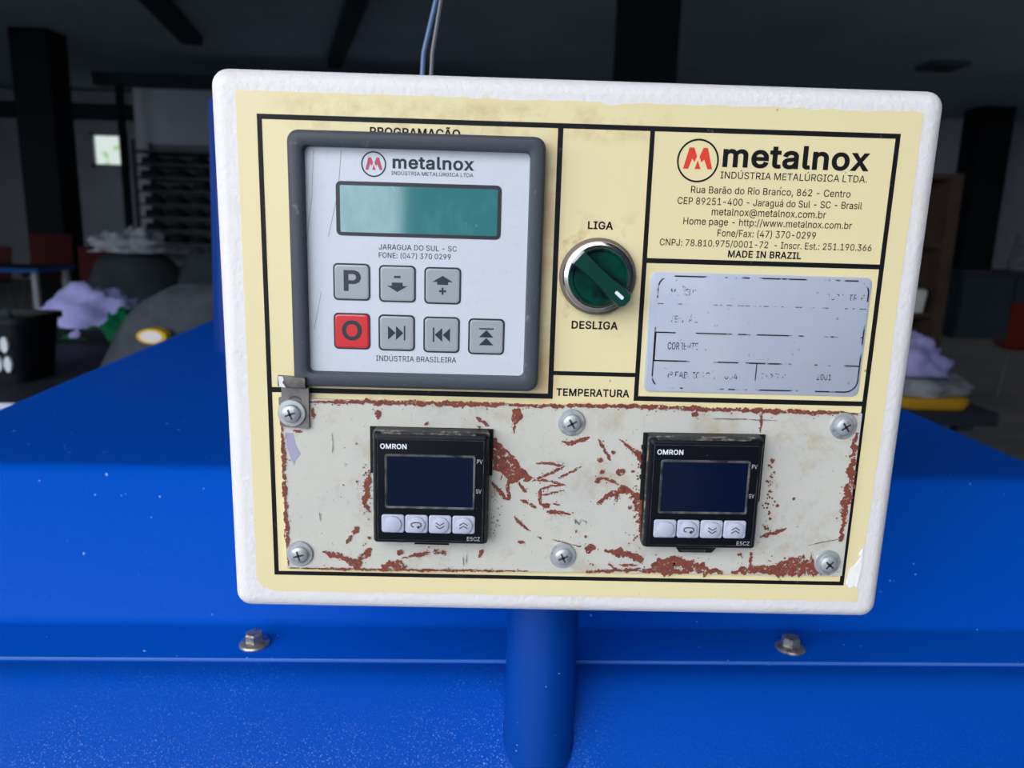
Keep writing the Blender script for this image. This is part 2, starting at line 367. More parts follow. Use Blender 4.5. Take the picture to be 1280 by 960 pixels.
GLYPHS = {
    ('r', ' '): (97, [], []),
    ('r', '('): (140, [42,103,43,122,45,142,48,162,52,183,57,202,63,221,70,239,78,256,87,272,122,272,112,251,105,232,98,213,92,194,87,175,83,156,80,138,79,120,78,103,79,88,80,73,83,58,86,42,91,26,96,9,103,-9,111,-27,122,-50,87,-50,73,-24,62,1,53,27,47,52,43,78], [0,34,20,20,19,0,1,0,19,19,18,1,2,1,18,28,27,29,11,10,9,29,27,30,27,26,30,26,25,30,31,30,25,25,24,31,32,31,24,24,23,32,33,32,23,23,22,33,22,21,33,34,33,21,20,34,21,2,18,17,3,2,17,17,16,3,4,3,16,16,15,4,5,4,15,15,14,5,6,5,14,14,13,6,7,6,13,13,12,7,8,7,12,12,11,8,11,9,8]),
    ('r', ')'): (140, [15,-50,26,-27,34,-8,41,10,46,27,51,43,54,59,57,74,58,89,58,103,58,120,56,138,53,156,49,175,45,194,39,213,32,232,25,251,15,272,50,272,59,256,66,239,73,221,79,202,85,182,89,162,92,142,94,122,95,103,93,78,89,52,83,26,74,0,64,-25,50,-50], [1,0,34,18,17,19,30,29,7,8,7,29,29,28,8,9,8,28,28,27,9,10,9,27,27,26,10,1,34,33,2,1,33,33,32,2,3,2,32,4,3,32,32,31,4,5,4,31,31,30,5,6,5,30,30,7,6,10,26,11,26,25,11,12,11,25,25,24,12,13,12,24,24,23,13,14,13,23,23,22,14,15,14,22,22,21,15,16,15,21,21,20,16,17,16,20,19,17,20]),
    ('r', ','): (97, [16,-62,32,38,72,38,44,-62], [1,0,3,3,2,1]),
    ('r', '-'): (230, [171,125,171,91,55,91,55,125], [3,2,1,1,0,3]),
    ('r', '.'): (97, [48,-5,41,-4,35,-1,30,3,26,8,23,14,22,20,23,27,26,33,30,38,35,43,41,45,48,46,54,45,60,43,66,38,70,33,72,27,73,20,72,14,70,8,66,3,60,-1,54,-4], [6,5,4,7,6,9,9,8,7,1,0,2,3,2,0,6,4,3,9,6,3,22,21,23,19,18,20,18,17,15,16,15,17,20,18,21,18,15,12,13,12,15,14,13,15,23,21,0,21,18,0,18,12,0,3,0,12,9,3,12,10,9,12,11,10,12]),
    ('r', '/'): (128, [121,269,37,-41,4,-41,87,269], [0,3,1,2,1,3]),
    ('r', '0'): (230, [113,-6,95,-4,78,1,63,10,51,22,40,38,32,56,26,77,23,101,21,127,23,153,26,177,32,198,41,217,51,232,64,244,78,253,95,259,113,260,132,259,148,253,163,244,176,232,186,217,194,198,200,177,204,153,205,127,204,101,200,77,194,56,186,38,176,22,163,10,148,1,132,-4,113,27,125,29,135,32,143,39,151,48,158,59,163,73,166,89,169,107,169,127,169,147,166,166,163,182,158,195,151,207,143,216,135,222,125,226,113,227,102,226,92,222,83,216,76,207,69,195,64,182,60,166,58,147,57,127,58,107,60,89,64,73,69,59,76,48,83,39,92,32,102,29], [8,7,65,65,64,8,9,8,64,64,63,9,63,62,9,10,9,62,62,61,10,11,10,61,1,71,2,71,70,2,56,55,16,55,17,16,2,70,3,70,69,3,4,3,69,69,68,4,5,4,68,68,67,5,6,5,67,67,66,6,7,6,66,65,7,66,11,61,60,12,11,60,60,59,12,13,12,59,59,58,13,14,13,58,58,57,14,15,14,57,57,56,15,56,16,15,37,0,35,18,53,19,37,35,34,38,37,34,53,52,20,19,53,20,29,28,43,44,43,28,28,27,44,45,44,27,46,45,27,27,26,46,47,46,26,26,25,47,38,34,33,39,38,33,33,32,39,40,39,32,32,31,40,41,40,31,31,30,41,42,41,30,30,29,42,29,43,42,47,25,48,25,24,48,49,48,24,24,23,49,50,49,23,23,22,50,51,50,22,22,21,51,52,51,21,20,52,21,71,1,0,36,71,0,0,37,36,53,18,54,55,54,18,17,55,18]),
    ('r', '1'): (230, [36,-2,36,30,198,30,198,-2,140,257,140,-2,104,-2,104,222,105,222,41,174,41,215,98,257,140,30,104,30,104,220], [1,0,6,12,13,6,3,2,5,13,12,8,10,9,7,11,10,7,7,8,11,8,4,11,4,8,12,5,2,12,6,5,12,1,6,13,7,9,14,8,7,14,13,8,14]),
    ('r', '2'): (230, [29,-2,29,25,115,116,124,126,132,135,139,143,145,150,149,157,153,164,156,171,157,178,158,186,157,194,155,201,152,208,147,214,142,218,135,222,128,225,120,227,112,227,103,227,95,225,87,222,81,217,76,212,72,206,69,198,67,190,66,178,30,178,31,196,35,210,41,222,49,234,59,243,70,250,83,256,97,259,112,260,128,259,141,256,154,251,165,243,175,234,183,224,188,212,192,200,193,186,192,177,191,167,188,158,184,149,178,138,170,128,161,116,149,103,135,88,79,29,79,31,197,31,197,-2,80,31], [1,0,58,29,28,30,31,30,28,28,27,31,32,31,27,33,32,27,27,26,33,34,33,26,26,25,34,25,35,34,38,22,21,21,20,38,37,23,22,22,38,37,18,40,19,39,19,40,57,2,59,19,39,20,38,20,39,58,62,59,1,58,59,59,2,1,35,25,24,36,35,24,24,23,36,23,37,36,17,16,42,41,17,42,49,48,11,55,54,5,6,5,54,54,53,6,7,6,53,53,52,7,8,7,52,52,51,8,9,8,51,51,50,9,10,9,50,50,49,10,49,11,10,11,48,12,48,47,12,47,46,12,13,12,46,46,45,13,14,13,45,45,44,14,15,14,44,44,43,15,16,15,43,42,16,43,58,0,61,61,60,58,62,58,60,2,57,56,3,2,56,4,3,56,56,55,4,55,5,4,17,41,18,40,18,41,57,59,62]),
    ('r', '3'): (230, [109,-6,94,-5,79,-2,65,3,53,9,42,17,33,27,26,39,21,52,19,68,57,68,59,58,61,51,65,45,70,40,76,35,84,32,91,29,100,28,109,27,119,28,128,30,136,33,144,37,150,42,155,48,159,55,161,63,162,72,161,81,159,89,156,97,151,104,144,110,136,115,126,118,114,120,100,121,76,121,76,150,141,225,141,224,32,224,32,257,189,257,189,229,104,134,103,147,124,147,140,145,155,140,168,133,179,124,188,113,194,100,198,87,199,72,198,58,194,44,187,32,179,21,168,11,155,4,141,-2,126,-5,140,224,115,147], [5,4,14,14,13,5,6,5,13,13,12,6,7,6,12,12,11,7,8,7,11,11,10,8,9,8,10,17,16,2,17,2,1,1,18,17,64,20,0,19,0,20,35,48,36,46,36,48,18,1,0,0,19,18,36,46,37,2,16,3,16,15,3,4,3,15,14,4,15,37,46,38,39,38,46,46,47,39,22,21,63,22,63,62,23,22,62,33,50,34,49,34,50,58,57,27,28,27,57,57,56,28,56,55,28,29,28,55,55,54,29,30,29,54,54,53,30,23,62,61,24,23,61,61,60,24,25,24,60,60,59,25,26,25,59,59,58,26,58,27,26,30,53,31,53,52,31,32,31,52,52,51,32,33,32,51,50,33,51,45,41,47,40,41,45,45,44,40,63,21,64,20,64,21,34,49,35,48,35,49,39,47,41,41,40,65,43,42,40,40,44,43,40,42,65,39,41,65,46,48,66,47,46,66,45,47,66]),
    ('r', '4'): (230, [17,50,17,80,122,257,160,257,57,82,57,84,209,84,209,50,138,-2,138,61,138,73,138,161,174,161,174,-2,58,84,138,50,138,84,174,84,174,50], [1,0,4,1,4,5,5,2,1,4,0,9,4,9,10,2,5,3,4,10,14,5,4,14,3,5,14,16,17,11,17,16,10,8,13,15,9,0,15,14,10,16,12,11,17,7,6,17,18,7,17,15,18,9,18,17,10,10,9,18,18,15,13]),
    ('r', '5'): (230, [111,-6,96,-5,82,-2,69,3,57,10,48,19,39,29,33,40,29,52,27,68,63,68,65,58,67,52,71,46,76,41,81,36,88,32,95,30,102,28,111,27,120,28,129,31,137,34,144,40,150,46,155,53,158,62,161,71,161,81,161,91,158,101,155,109,150,117,143,124,136,129,128,133,119,135,109,136,101,135,93,134,85,132,77,129,71,125,65,120,31,124,46,257,186,257,186,224,78,224,70,153,67,153,73,157,80,161,88,165,97,167,105,169,115,169,126,169,137,166,148,163,158,158,166,152,174,144,181,136,187,127,192,116,195,105,197,94,198,82,197,65,193,50,187,37,178,24,168,14,156,5,142,-1,127,-5,70,155], [9,8,10,50,43,42,5,4,14,14,13,5,6,5,13,13,12,6,7,6,12,12,11,7,8,7,11,10,8,11,43,50,44,45,44,50,40,39,52,39,53,52,17,1,18,55,37,56,18,1,0,0,19,18,37,55,38,54,38,55,1,17,2,16,2,17,53,39,38,38,54,53,2,16,3,16,15,3,4,3,15,14,4,15,50,42,41,49,50,41,41,40,49,51,49,40,40,52,51,50,49,77,45,50,48,20,76,21,57,36,35,35,58,57,21,76,75,22,21,75,75,74,22,74,23,22,33,60,34,60,59,34,35,34,59,58,35,59,71,70,26,27,26,70,70,69,27,28,27,69,69,68,28,68,67,28,29,28,67,67,66,29,30,29,66,66,65,30,23,74,73,24,23,73,73,72,24,25,24,72,72,71,25,71,26,25,30,65,31,65,64,31,64,63,31,32,31,63,63,62,32,33,32,62,62,61,33,60,33,61,76,20,0,19,0,20,56,37,36,36,57,56,47,46,48,45,48,46,49,51,77,48,50,77]),
    ('r', '6'): (230, [113,-6,98,-5,83,-1,70,5,58,14,48,24,40,36,34,50,30,65,29,81,30,94,33,107,38,120,44,135,54,152,67,172,125,257,165,257,77,128,68,128,73,137,77,141,81,146,86,150,91,153,97,156,103,158,110,159,117,160,133,158,147,155,159,150,170,142,179,132,187,121,193,108,196,94,197,79,196,63,192,48,186,35,178,23,168,13,156,5,143,-1,129,-5,113,27,122,28,130,30,138,33,145,38,150,45,155,52,158,60,160,69,161,79,160,88,158,97,155,106,150,113,145,119,138,124,131,127,122,129,113,130,104,129,96,127,88,124,81,119,76,113,71,106,68,98,66,89,65,79,66,69,68,60,71,52,76,45,81,38,88,33,96,30,104,28,95,155], [7,6,75,75,74,7,8,7,74,74,73,8,9,8,73,73,72,9,10,9,72,11,10,72,72,71,11,12,11,71,71,70,12,70,19,12,13,12,19,14,13,19,68,18,69,21,20,18,80,1,81,65,26,25,1,80,2,80,79,2,18,68,67,2,79,3,79,78,3,4,3,78,78,77,4,5,4,77,77,76,5,6,5,76,75,6,76,19,70,69,69,18,19,18,20,19,14,19,20,20,21,14,21,22,14,15,14,22,22,23,15,23,24,15,27,64,28,45,48,47,45,47,0,46,0,47,28,64,63,62,61,30,29,62,30,48,45,44,44,49,48,62,29,63,28,63,29,41,40,52,53,52,40,40,39,53,39,38,53,54,53,38,38,37,54,55,54,37,56,55,37,37,36,56,57,56,36,36,35,57,35,34,57,58,57,34,34,33,58,49,44,43,50,49,43,43,42,50,51,50,42,42,41,51,41,52,51,58,33,59,33,32,59,60,59,32,32,31,60,61,60,31,30,61,31,15,24,16,81,1,0,0,46,81,26,65,64,64,27,26,67,66,18,82,18,25,65,25,66,25,18,66,21,18,22,18,82,24,17,16,24,24,23,18,23,22,18,17,24,82]),
    ('r', '7'): (230, [44,-2,159,225,159,224,29,224,29,257,198,257,198,224,84,-2,159,224], [0,7,2,1,2,6,6,5,1,6,2,7,4,3,1,1,5,4,1,3,8]),
    ('r', '8'): (230, [113,-6,96,-5,81,-2,67,3,54,11,44,19,35,29,29,41,25,54,23,68,24,78,26,89,30,99,35,108,42,116,49,122,57,128,66,132,74,134,74,132,63,136,53,143,44,152,38,164,34,177,33,190,34,203,37,215,43,226,51,236,61,244,72,251,84,256,98,259,113,260,128,259,142,256,154,251,165,244,175,236,183,226,189,215,192,203,193,190,192,177,188,164,182,153,173,143,163,136,153,132,153,134,160,132,169,128,177,122,184,116,191,108,196,99,200,89,202,79,203,68,202,54,198,41,191,29,183,19,172,11,159,3,145,-2,130,-5,113,27,124,28,133,29,141,32,149,36,155,41,159,47,163,54,165,61,166,69,165,78,163,86,159,93,154,99,148,105,140,109,132,112,123,114,113,115,103,114,94,112,86,109,78,105,72,99,67,93,63,86,61,78,60,69,61,61,63,54,67,47,71,41,77,36,85,32,93,29,103,28,113,147,121,148,129,150,136,152,142,156,147,161,151,167,155,173,156,180,157,188,156,196,155,203,152,209,148,214,142,219,136,222,129,225,122,227,113,227,105,227,97,225,90,222,84,219,79,214,74,209,71,202,70,196,69,188,70,180,71,173,74,167,79,161,84,156,90,152,97,150,105,148,70,133,156,133], [6,5,98,98,97,6,7,6,97,97,96,7,8,7,96,9,8,96,96,95,9,10,9,95,95,94,10,11,10,94,94,93,11,12,11,93,13,12,93,93,92,13,14,13,92,25,24,131,131,130,25,26,25,130,136,135,18,32,125,124,86,104,139,86,139,87,138,87,139,102,1,103,87,138,88,123,33,124,32,124,33,1,102,2,102,101,2,19,90,89,89,88,19,88,138,19,18,19,138,138,137,18,136,18,137,31,126,125,125,32,31,2,101,3,101,100,3,4,3,100,100,99,4,5,4,99,98,5,99,14,92,91,15,14,91,16,15,91,91,90,16,17,16,90,90,19,17,19,18,140,140,18,20,18,135,20,21,20,135,135,134,21,22,21,134,134,133,22,23,22,133,133,132,23,24,23,132,131,24,132,26,130,129,27,26,129,28,27,129,129,128,28,29,28,128,128,127,29,30,29,127,127,126,30,126,31,30,68,0,69,121,35,34,69,0,67,67,70,69,84,106,85,105,85,106,35,121,120,109,108,50,70,67,66,71,70,66,82,49,83,84,83,49,106,84,49,49,50,106,107,106,50,50,108,107,118,37,119,37,36,119,120,119,36,35,120,36,63,62,74,75,74,62,62,61,75,76,75,61,61,60,76,60,59,76,77,76,59,59,58,77,78,77,58,58,57,78,79,78,57,57,56,79,56,55,79,80,79,55,55,54,80,44,43,113,114,113,43,43,42,114,71,66,65,72,71,65,65,64,72,73,72,64,64,63,73,63,74,73,80,54,81,54,53,81,53,52,81,82,81,52,52,51,82,49,82,51,50,49,141,109,50,48,48,47,109,110,109,47,47,46,110,111,110,46,46,45,111,112,111,45,45,44,112,44,113,112,114,42,115,42,41,115,41,40,115,116,115,40,40,39,116,117,116,39,39,38,117,118,117,38,37,118,38,103,1,0,0,68,103,85,105,86,104,86,105,121,34,122,123,122,34,33,123,34,17,19,140,49,51,141,48,50,141]),
    ('r', '9'): (230, [113,260,129,259,143,255,156,249,168,241,178,231,186,218,192,205,196,190,197,173,196,161,193,148,189,134,182,119,172,102,160,83,102,-3,61,-2,149,126,158,126,153,118,150,113,145,109,141,105,135,101,129,99,123,96,116,95,109,95,94,96,80,99,67,105,56,112,47,122,39,133,34,146,30,160,29,176,30,192,34,206,40,219,48,231,58,241,70,249,83,255,98,259,113,228,104,227,96,225,88,221,82,216,76,210,71,202,68,194,66,185,65,176,66,166,68,157,71,149,76,142,82,136,88,131,96,127,104,125,113,124,122,125,130,127,138,131,145,136,150,142,155,149,158,157,161,166,161,175,161,185,158,194,155,202,150,210,145,216,138,221,131,225,122,227,131,99], [34,33,58,58,57,34,35,34,57,36,35,57,57,56,36,37,36,56,56,55,37,55,54,37,38,37,54,54,53,38,39,38,53,27,64,28,0,47,46,28,64,63,45,48,47,47,0,45,28,63,29,63,62,29,30,29,62,61,30,62,44,49,48,48,45,44,15,24,16,30,61,31,61,60,31,32,31,60,60,59,32,33,32,59,58,33,59,39,53,52,40,39,52,41,40,52,52,51,41,42,41,51,51,50,42,43,42,50,50,49,43,49,44,43,26,25,65,1,81,80,18,21,20,18,69,68,18,68,67,80,79,2,1,80,2,14,13,19,13,12,19,70,19,12,71,70,12,12,11,71,72,71,11,11,10,72,10,9,72,73,72,9,9,8,73,74,73,8,8,7,74,75,74,7,7,6,75,76,75,6,6,5,76,23,24,15,22,23,15,15,14,22,21,22,14,20,21,14,14,19,20,18,20,19,69,18,19,19,70,69,76,5,77,5,4,77,78,77,4,4,3,78,79,78,3,2,79,3,64,27,26,26,65,64,0,46,81,81,1,0,67,66,18,82,18,25,65,25,66,25,18,66,21,18,22,18,82,24,17,16,24,24,23,18,23,22,18,17,24,82]),
    ('r', ':'): (97, [48,-5,41,-4,35,-1,30,3,26,8,23,14,22,20,23,27,26,33,30,38,35,43,41,45,48,46,54,45,60,43,66,38,70,33,72,27,73,20,72,14,70,8,66,3,60,-1,54,-4,48,133,41,134,35,136,30,140,26,145,23,151,22,158,23,165,26,171,30,176,35,180,41,183,48,183,54,183,60,180,66,176,70,171,72,165,73,158,72,151,70,145,66,140,60,136,54,134], [6,5,4,7,6,9,9,8,7,30,29,28,31,30,33,33,32,31,1,0,2,3,2,0,25,24,26,27,26,24,6,4,3,9,6,3,30,28,27,33,30,27,22,21,23,46,45,47,19,18,20,18,17,15,16,15,17,43,42,44,42,41,39,40,39,41,20,18,21,18,15,12,13,12,15,14,13,15,44,42,45,42,39,36,37,36,39,38,37,39,23,21,0,21,18,0,18,12,0,3,0,12,9,3,12,10,9,12,11,10,12,47,45,24,45,42,24,42,36,24,27,24,36,33,27,36,34,33,36,35,34,36]),
    ('r', '@'): (341, [178,-70,153,-69,131,-65,110,-59,91,-51,74,-41,59,-28,47,-13,36,3,28,22,22,43,19,65,18,90,19,113,22,135,28,156,37,174,47,191,60,206,74,218,91,229,109,237,129,243,151,247,174,248,197,247,218,243,237,237,254,228,270,218,283,205,294,192,304,176,311,160,316,143,319,126,320,108,320,95,319,83,318,71,316,59,313,47,310,37,305,27,298,19,291,12,282,7,271,4,258,3,251,3,244,4,237,6,231,8,224,12,219,16,214,21,211,27,209,32,212,32,208,26,203,19,196,13,187,8,176,5,163,4,148,5,135,9,124,16,114,24,106,35,100,47,95,61,93,76,92,91,93,106,96,120,101,134,108,145,117,155,127,163,139,169,151,173,165,174,176,173,185,171,194,168,201,163,206,159,209,155,207,155,207,170,239,170,239,55,240,49,242,44,244,39,248,35,253,33,259,32,266,33,272,35,276,40,280,46,283,54,285,64,287,76,288,91,288,108,287,122,285,136,281,149,275,162,268,174,260,185,249,195,237,203,224,210,209,215,192,218,174,219,155,218,138,215,122,210,108,203,95,195,84,184,74,172,66,159,60,144,55,127,52,109,51,89,52,69,55,51,60,34,66,19,74,5,84,-7,96,-17,109,-25,124,-32,140,-36,159,-39,179,-40,188,-40,197,-39,205,-38,214,-36,221,-34,228,-32,235,-30,240,-28,246,-26,255,-55,247,-58,241,-60,233,-62,224,-64,215,-66,206,-68,196,-69,187,-70,165,35,175,36,183,38,190,41,195,46,200,52,204,60,206,69,208,80,208,92,208,105,206,115,203,123,200,130,195,135,189,139,182,141,174,143,165,143,157,143,150,140,143,137,137,132,132,125,128,118,126,110,124,102,123,92,124,82,125,73,128,64,131,55,136,48,141,43,148,38,155,36,210,29,207,158], [12,11,131,8,7,135,9,8,135,135,134,9,10,9,134,134,133,10,11,10,133,133,132,11,131,11,132,12,131,130,13,12,130,130,129,13,14,13,129,129,128,14,15,14,128,128,127,15,16,15,127,127,126,16,17,16,126,126,18,17,5,4,138,137,5,138,122,21,123,3,139,4,138,4,139,74,73,189,20,124,123,123,21,20,5,137,6,137,136,6,7,6,136,135,7,136,18,126,125,19,18,125,125,124,19,124,20,19,65,196,66,140,2,141,66,196,67,196,195,67,183,182,79,182,80,79,121,23,22,64,162,197,180,82,181,81,181,82,119,24,120,143,0,161,161,144,143,163,63,62,62,164,163,178,84,179,83,179,84,142,1,0,0,143,142,162,64,63,63,163,162,179,83,180,82,180,83,141,2,1,1,142,141,64,197,65,196,65,197,80,182,181,181,81,80,23,121,120,120,24,23,2,140,3,139,3,140,67,195,68,195,194,68,69,68,194,194,193,69,70,69,193,193,192,70,71,70,192,192,191,71,72,71,191,191,190,72,73,72,190,189,73,190,74,189,188,188,187,74,75,74,187,187,186,75,76,75,186,186,185,76,77,76,185,185,184,77,78,77,184,184,183,78,183,79,78,121,22,122,21,122,22,145,160,159,159,146,145,176,175,89,89,87,86,198,57,59,58,55,54,55,58,56,57,198,58,148,157,156,149,148,156,115,27,116,147,158,157,157,148,147,26,117,116,116,27,26,146,159,158,158,147,146,165,60,59,59,57,165,166,165,57,167,166,57,57,58,167,168,167,58,169,168,92,170,169,92,92,171,170,174,173,91,91,88,174,175,174,88,89,175,88,89,88,199,199,88,90,88,91,90,25,118,117,117,26,25,49,97,50,98,48,47,99,98,47,151,154,153,152,151,153,48,98,49,97,49,98,113,29,114,29,28,114,42,41,103,104,103,41,41,40,104,40,39,104,105,104,39,39,38,105,106,105,38,38,37,106,107,106,37,37,36,107,36,35,107,108,107,35,35,34,108,109,108,34,34,33,109,110,109,33,33,32,110,99,47,46,100,99,46,46,45,100,101,100,45,45,44,101,44,43,101,102,101,43,43,42,102,42,103,102,110,32,111,32,31,111,112,111,31,31,30,112,113,112,30,29,113,30,149,156,155,150,149,155,155,154,150,154,151,150,50,97,51,97,96,51,52,51,96,53,52,96,96,95,53,54,53,95,58,54,95,95,94,58,94,93,58,168,58,93,92,168,93,173,172,91,114,28,115,27,115,28,144,161,160,160,145,144,164,62,61,61,60,164,60,165,164,176,89,177,89,86,177,178,177,86,86,85,178,84,178,85,24,119,118,118,25,24,56,58,198,87,89,199,171,92,172,92,91,172]),
    ('r', 'A'): (243, [5,-2,99,257,140,257,235,-2,196,-3,141,150,138,161,134,172,130,185,125,200,120,218,113,242,126,242,119,218,114,200,109,185,105,172,101,160,98,150,44,-2,52,69,52,102,187,102,187,69,119,219,81,102,159,102,170,69,69,69], [0,19,20,28,25,20,0,20,21,21,1,0,11,14,13,21,18,17,17,16,21,1,21,16,16,15,1,15,14,1,14,11,1,10,9,12,4,3,23,3,22,23,22,3,2,5,22,6,7,6,22,22,2,7,8,7,2,9,8,2,12,9,2,26,27,23,11,13,24,11,24,12,1,11,12,12,2,1,10,12,24,25,28,26,18,21,25,21,20,25,22,5,26,23,22,26,4,23,27,27,26,28,20,19,28]),
    ('r', 'B'): (231, [28,-2,28,257,121,257,137,256,152,253,166,248,177,241,186,232,193,222,198,211,201,199,202,187,201,176,199,167,196,159,191,152,186,146,180,141,173,137,166,134,160,132,160,133,166,132,175,129,183,125,191,119,198,112,203,103,208,93,211,81,211,68,210,55,207,43,202,32,195,22,185,14,173,7,159,2,142,-1,123,-2,65,31,122,31,140,32,153,36,163,42,170,49,174,58,175,68,175,76,172,84,169,91,164,97,159,102,152,107,144,110,134,112,124,113,65,113,65,145,119,145,128,146,136,148,143,150,149,154,155,159,159,165,163,171,165,178,165,186,164,196,161,205,155,213,146,218,134,222,120,223,65,223,163,133], [40,57,0,1,0,57,74,2,75,59,58,57,1,57,58,58,75,1,75,2,1,60,56,55,41,39,38,38,42,41,60,55,61,40,0,39,39,41,40,59,57,56,56,60,59,73,3,74,2,74,3,52,20,53,54,53,20,63,62,21,64,63,21,42,38,37,37,43,42,54,20,55,61,55,20,20,21,61,21,62,61,72,4,73,3,73,4,34,33,45,33,32,45,46,45,32,32,31,46,47,46,31,31,30,47,30,29,47,48,47,29,29,28,48,49,48,28,28,27,49,50,49,27,27,26,50,26,25,50,13,12,67,68,67,12,12,11,68,11,10,68,43,37,36,44,43,36,36,35,44,35,34,44,34,45,44,50,25,51,25,24,51,52,51,24,24,23,52,23,22,52,20,52,22,20,22,76,21,20,76,64,21,19,19,18,64,18,17,64,65,64,17,17,16,65,16,15,65,66,65,15,15,14,66,14,13,66,13,67,66,68,10,69,10,9,69,70,69,9,9,8,70,8,7,70,71,70,7,7,6,71,6,5,71,72,71,5,4,72,5,19,21,76]),
    ('r', 'C'): (258, [134,-6,112,-4,92,1,74,10,58,23,44,38,33,56,24,78,19,101,18,127,19,153,24,177,33,198,44,216,58,232,74,244,92,253,112,258,134,260,147,260,159,258,171,255,182,250,193,244,203,238,211,230,219,221,226,210,232,199,236,187,240,172,202,172,199,182,196,189,193,196,188,202,183,207,177,212,171,216,164,220,157,222,149,224,142,225,134,225,119,224,106,220,93,214,82,205,73,194,65,181,59,165,55,147,54,127,55,107,59,89,65,73,73,60,82,49,93,40,106,34,119,30,134,29,142,29,149,30,157,32,164,35,171,38,177,42,183,47,188,52,193,59,196,65,199,73,202,83,240,83,236,67,232,55,226,44,219,34,212,25,203,17,193,10,182,4,171,0,159,-3,147,-5], [6,5,56,56,55,6,7,6,55,55,54,7,8,7,54,54,53,8,9,8,53,52,9,53,9,52,51,10,9,51,51,50,10,11,10,50,50,49,11,12,11,49,49,48,12,13,12,48,1,59,2,59,58,2,3,2,58,57,3,58,46,45,16,45,17,16,0,61,60,85,63,62,85,62,0,61,0,62,18,44,43,43,42,18,42,19,18,0,60,1,59,1,60,17,45,44,44,18,17,3,57,4,5,4,57,56,5,57,13,48,47,14,13,47,15,14,47,47,46,15,46,16,15,40,20,41,39,21,40,20,40,21,64,84,83,65,64,83,83,82,65,66,65,82,39,38,22,21,39,22,77,76,71,72,71,76,76,75,72,73,72,75,75,74,73,30,29,31,32,31,29,29,28,32,33,32,28,28,27,33,66,82,81,67,66,81,81,80,67,68,67,80,80,79,68,69,68,79,79,78,69,70,69,78,78,77,70,77,71,70,33,27,34,27,26,34,35,34,26,26,25,35,36,35,25,25,24,36,37,36,24,24,23,37,38,37,23,22,38,23,63,85,84,84,64,63,19,42,41,41,20,19]),
    ('r', 'D'): (254, [110,-3,45,-2,45,31,107,31,127,32,143,36,158,43,170,51,180,62,187,76,193,91,196,108,197,128,196,147,193,164,187,179,180,192,170,203,159,212,145,218,129,222,110,223,44,223,44,257,113,257,137,255,158,250,178,241,194,229,208,215,219,197,227,176,232,153,233,128,232,102,227,79,219,58,208,40,194,25,177,13,157,4,134,-1,65,257,65,-2,28,-2,28,257,65,223,65,31], [45,44,22,22,23,45,0,3,43,2,43,47,0,43,1,43,2,1,44,1,2,22,44,2,22,2,46,22,46,42,23,22,42,41,5,4,24,20,25,18,26,19,5,41,40,40,6,5,25,20,19,19,26,25,41,4,0,3,0,4,20,24,21,42,21,24,27,17,28,34,33,11,12,11,33,13,12,33,33,32,13,37,36,8,9,8,36,36,35,9,10,9,35,35,34,10,34,11,10,13,32,14,32,31,14,15,14,31,31,30,15,16,15,30,30,29,16,17,16,29,28,17,29,6,40,39,7,6,39,39,38,7,38,37,7,37,8,7,17,27,18,26,18,27,21,42,46,2,47,46,43,3,47]),
    ('r', 'E'): (212, [28,-2,28,257,189,257,189,223,65,223,65,145,180,145,180,112,65,112,65,31,190,31,190,-2], [0,9,8,1,0,8,8,5,1,5,4,1,9,0,11,11,10,9,5,8,7,7,6,5,3,2,4,1,4,2]),
    ('r', 'F'): (208, [28,-2,28,257,187,257,187,223,65,223,65,142,176,142,176,108,65,108,65,-2], [9,8,0,8,5,0,1,0,5,3,2,4,5,8,7,7,6,5,1,5,4,4,2,1]),
    ('r', 'G'): (263, [134,-6,112,-4,92,1,73,10,57,23,43,38,32,57,24,78,19,101,18,127,19,153,24,177,32,198,43,216,57,232,73,244,91,253,111,258,132,260,146,260,159,258,171,254,183,249,193,244,203,237,212,228,220,219,227,209,232,199,237,187,240,172,202,172,199,181,195,189,191,195,187,201,182,207,177,211,170,216,164,219,157,222,149,224,141,225,133,225,118,224,105,220,93,214,82,205,73,194,65,181,59,165,55,147,54,127,55,107,59,89,65,73,73,60,82,49,93,40,106,34,120,30,134,29,148,30,160,33,171,38,181,44,189,53,196,63,201,74,204,87,205,104,222,99,139,97,139,130,241,130,241,100,240,80,235,61,228,44,217,29,204,17,189,7,173,0,154,-4,205,99], [6,5,56,56,55,6,7,6,55,55,54,7,8,7,54,54,53,8,9,8,53,52,9,53,9,52,51,10,9,51,51,50,10,11,10,50,50,49,11,12,11,49,49,48,12,13,12,48,59,58,2,3,2,58,57,3,58,46,45,16,45,17,16,43,18,44,60,1,0,0,61,60,18,43,42,42,19,18,59,2,1,1,60,59,17,45,44,44,18,17,3,57,4,5,4,57,56,5,57,13,48,47,14,13,47,15,14,47,47,46,15,46,16,15,40,20,41,62,83,63,39,21,40,20,40,21,63,83,82,64,63,82,82,81,64,81,65,64,37,23,38,23,22,38,39,38,22,21,39,22,76,75,71,75,74,71,78,77,67,68,67,77,77,76,68,69,68,76,76,71,69,70,84,71,71,74,70,30,29,31,32,31,29,29,28,32,65,81,80,66,65,80,80,79,66,79,78,66,78,67,66,32,28,33,28,27,33,34,33,27,27,26,34,35,34,26,26,25,35,36,35,25,25,24,36,37,36,24,23,37,24,83,62,0,61,0,62,84,70,72,73,72,70,70,74,73,19,42,41,41,20,19,69,71,84]),
    ('r', 'H'): (261, [28,-2,28,257,65,257,65,147,194,147,194,257,231,257,231,-2,194,-2,194,113,65,113,65,-3], [0,11,10,1,0,10,10,3,1,3,2,1,9,8,7,7,6,9,4,9,6,6,5,4,3,10,9,9,4,3]),
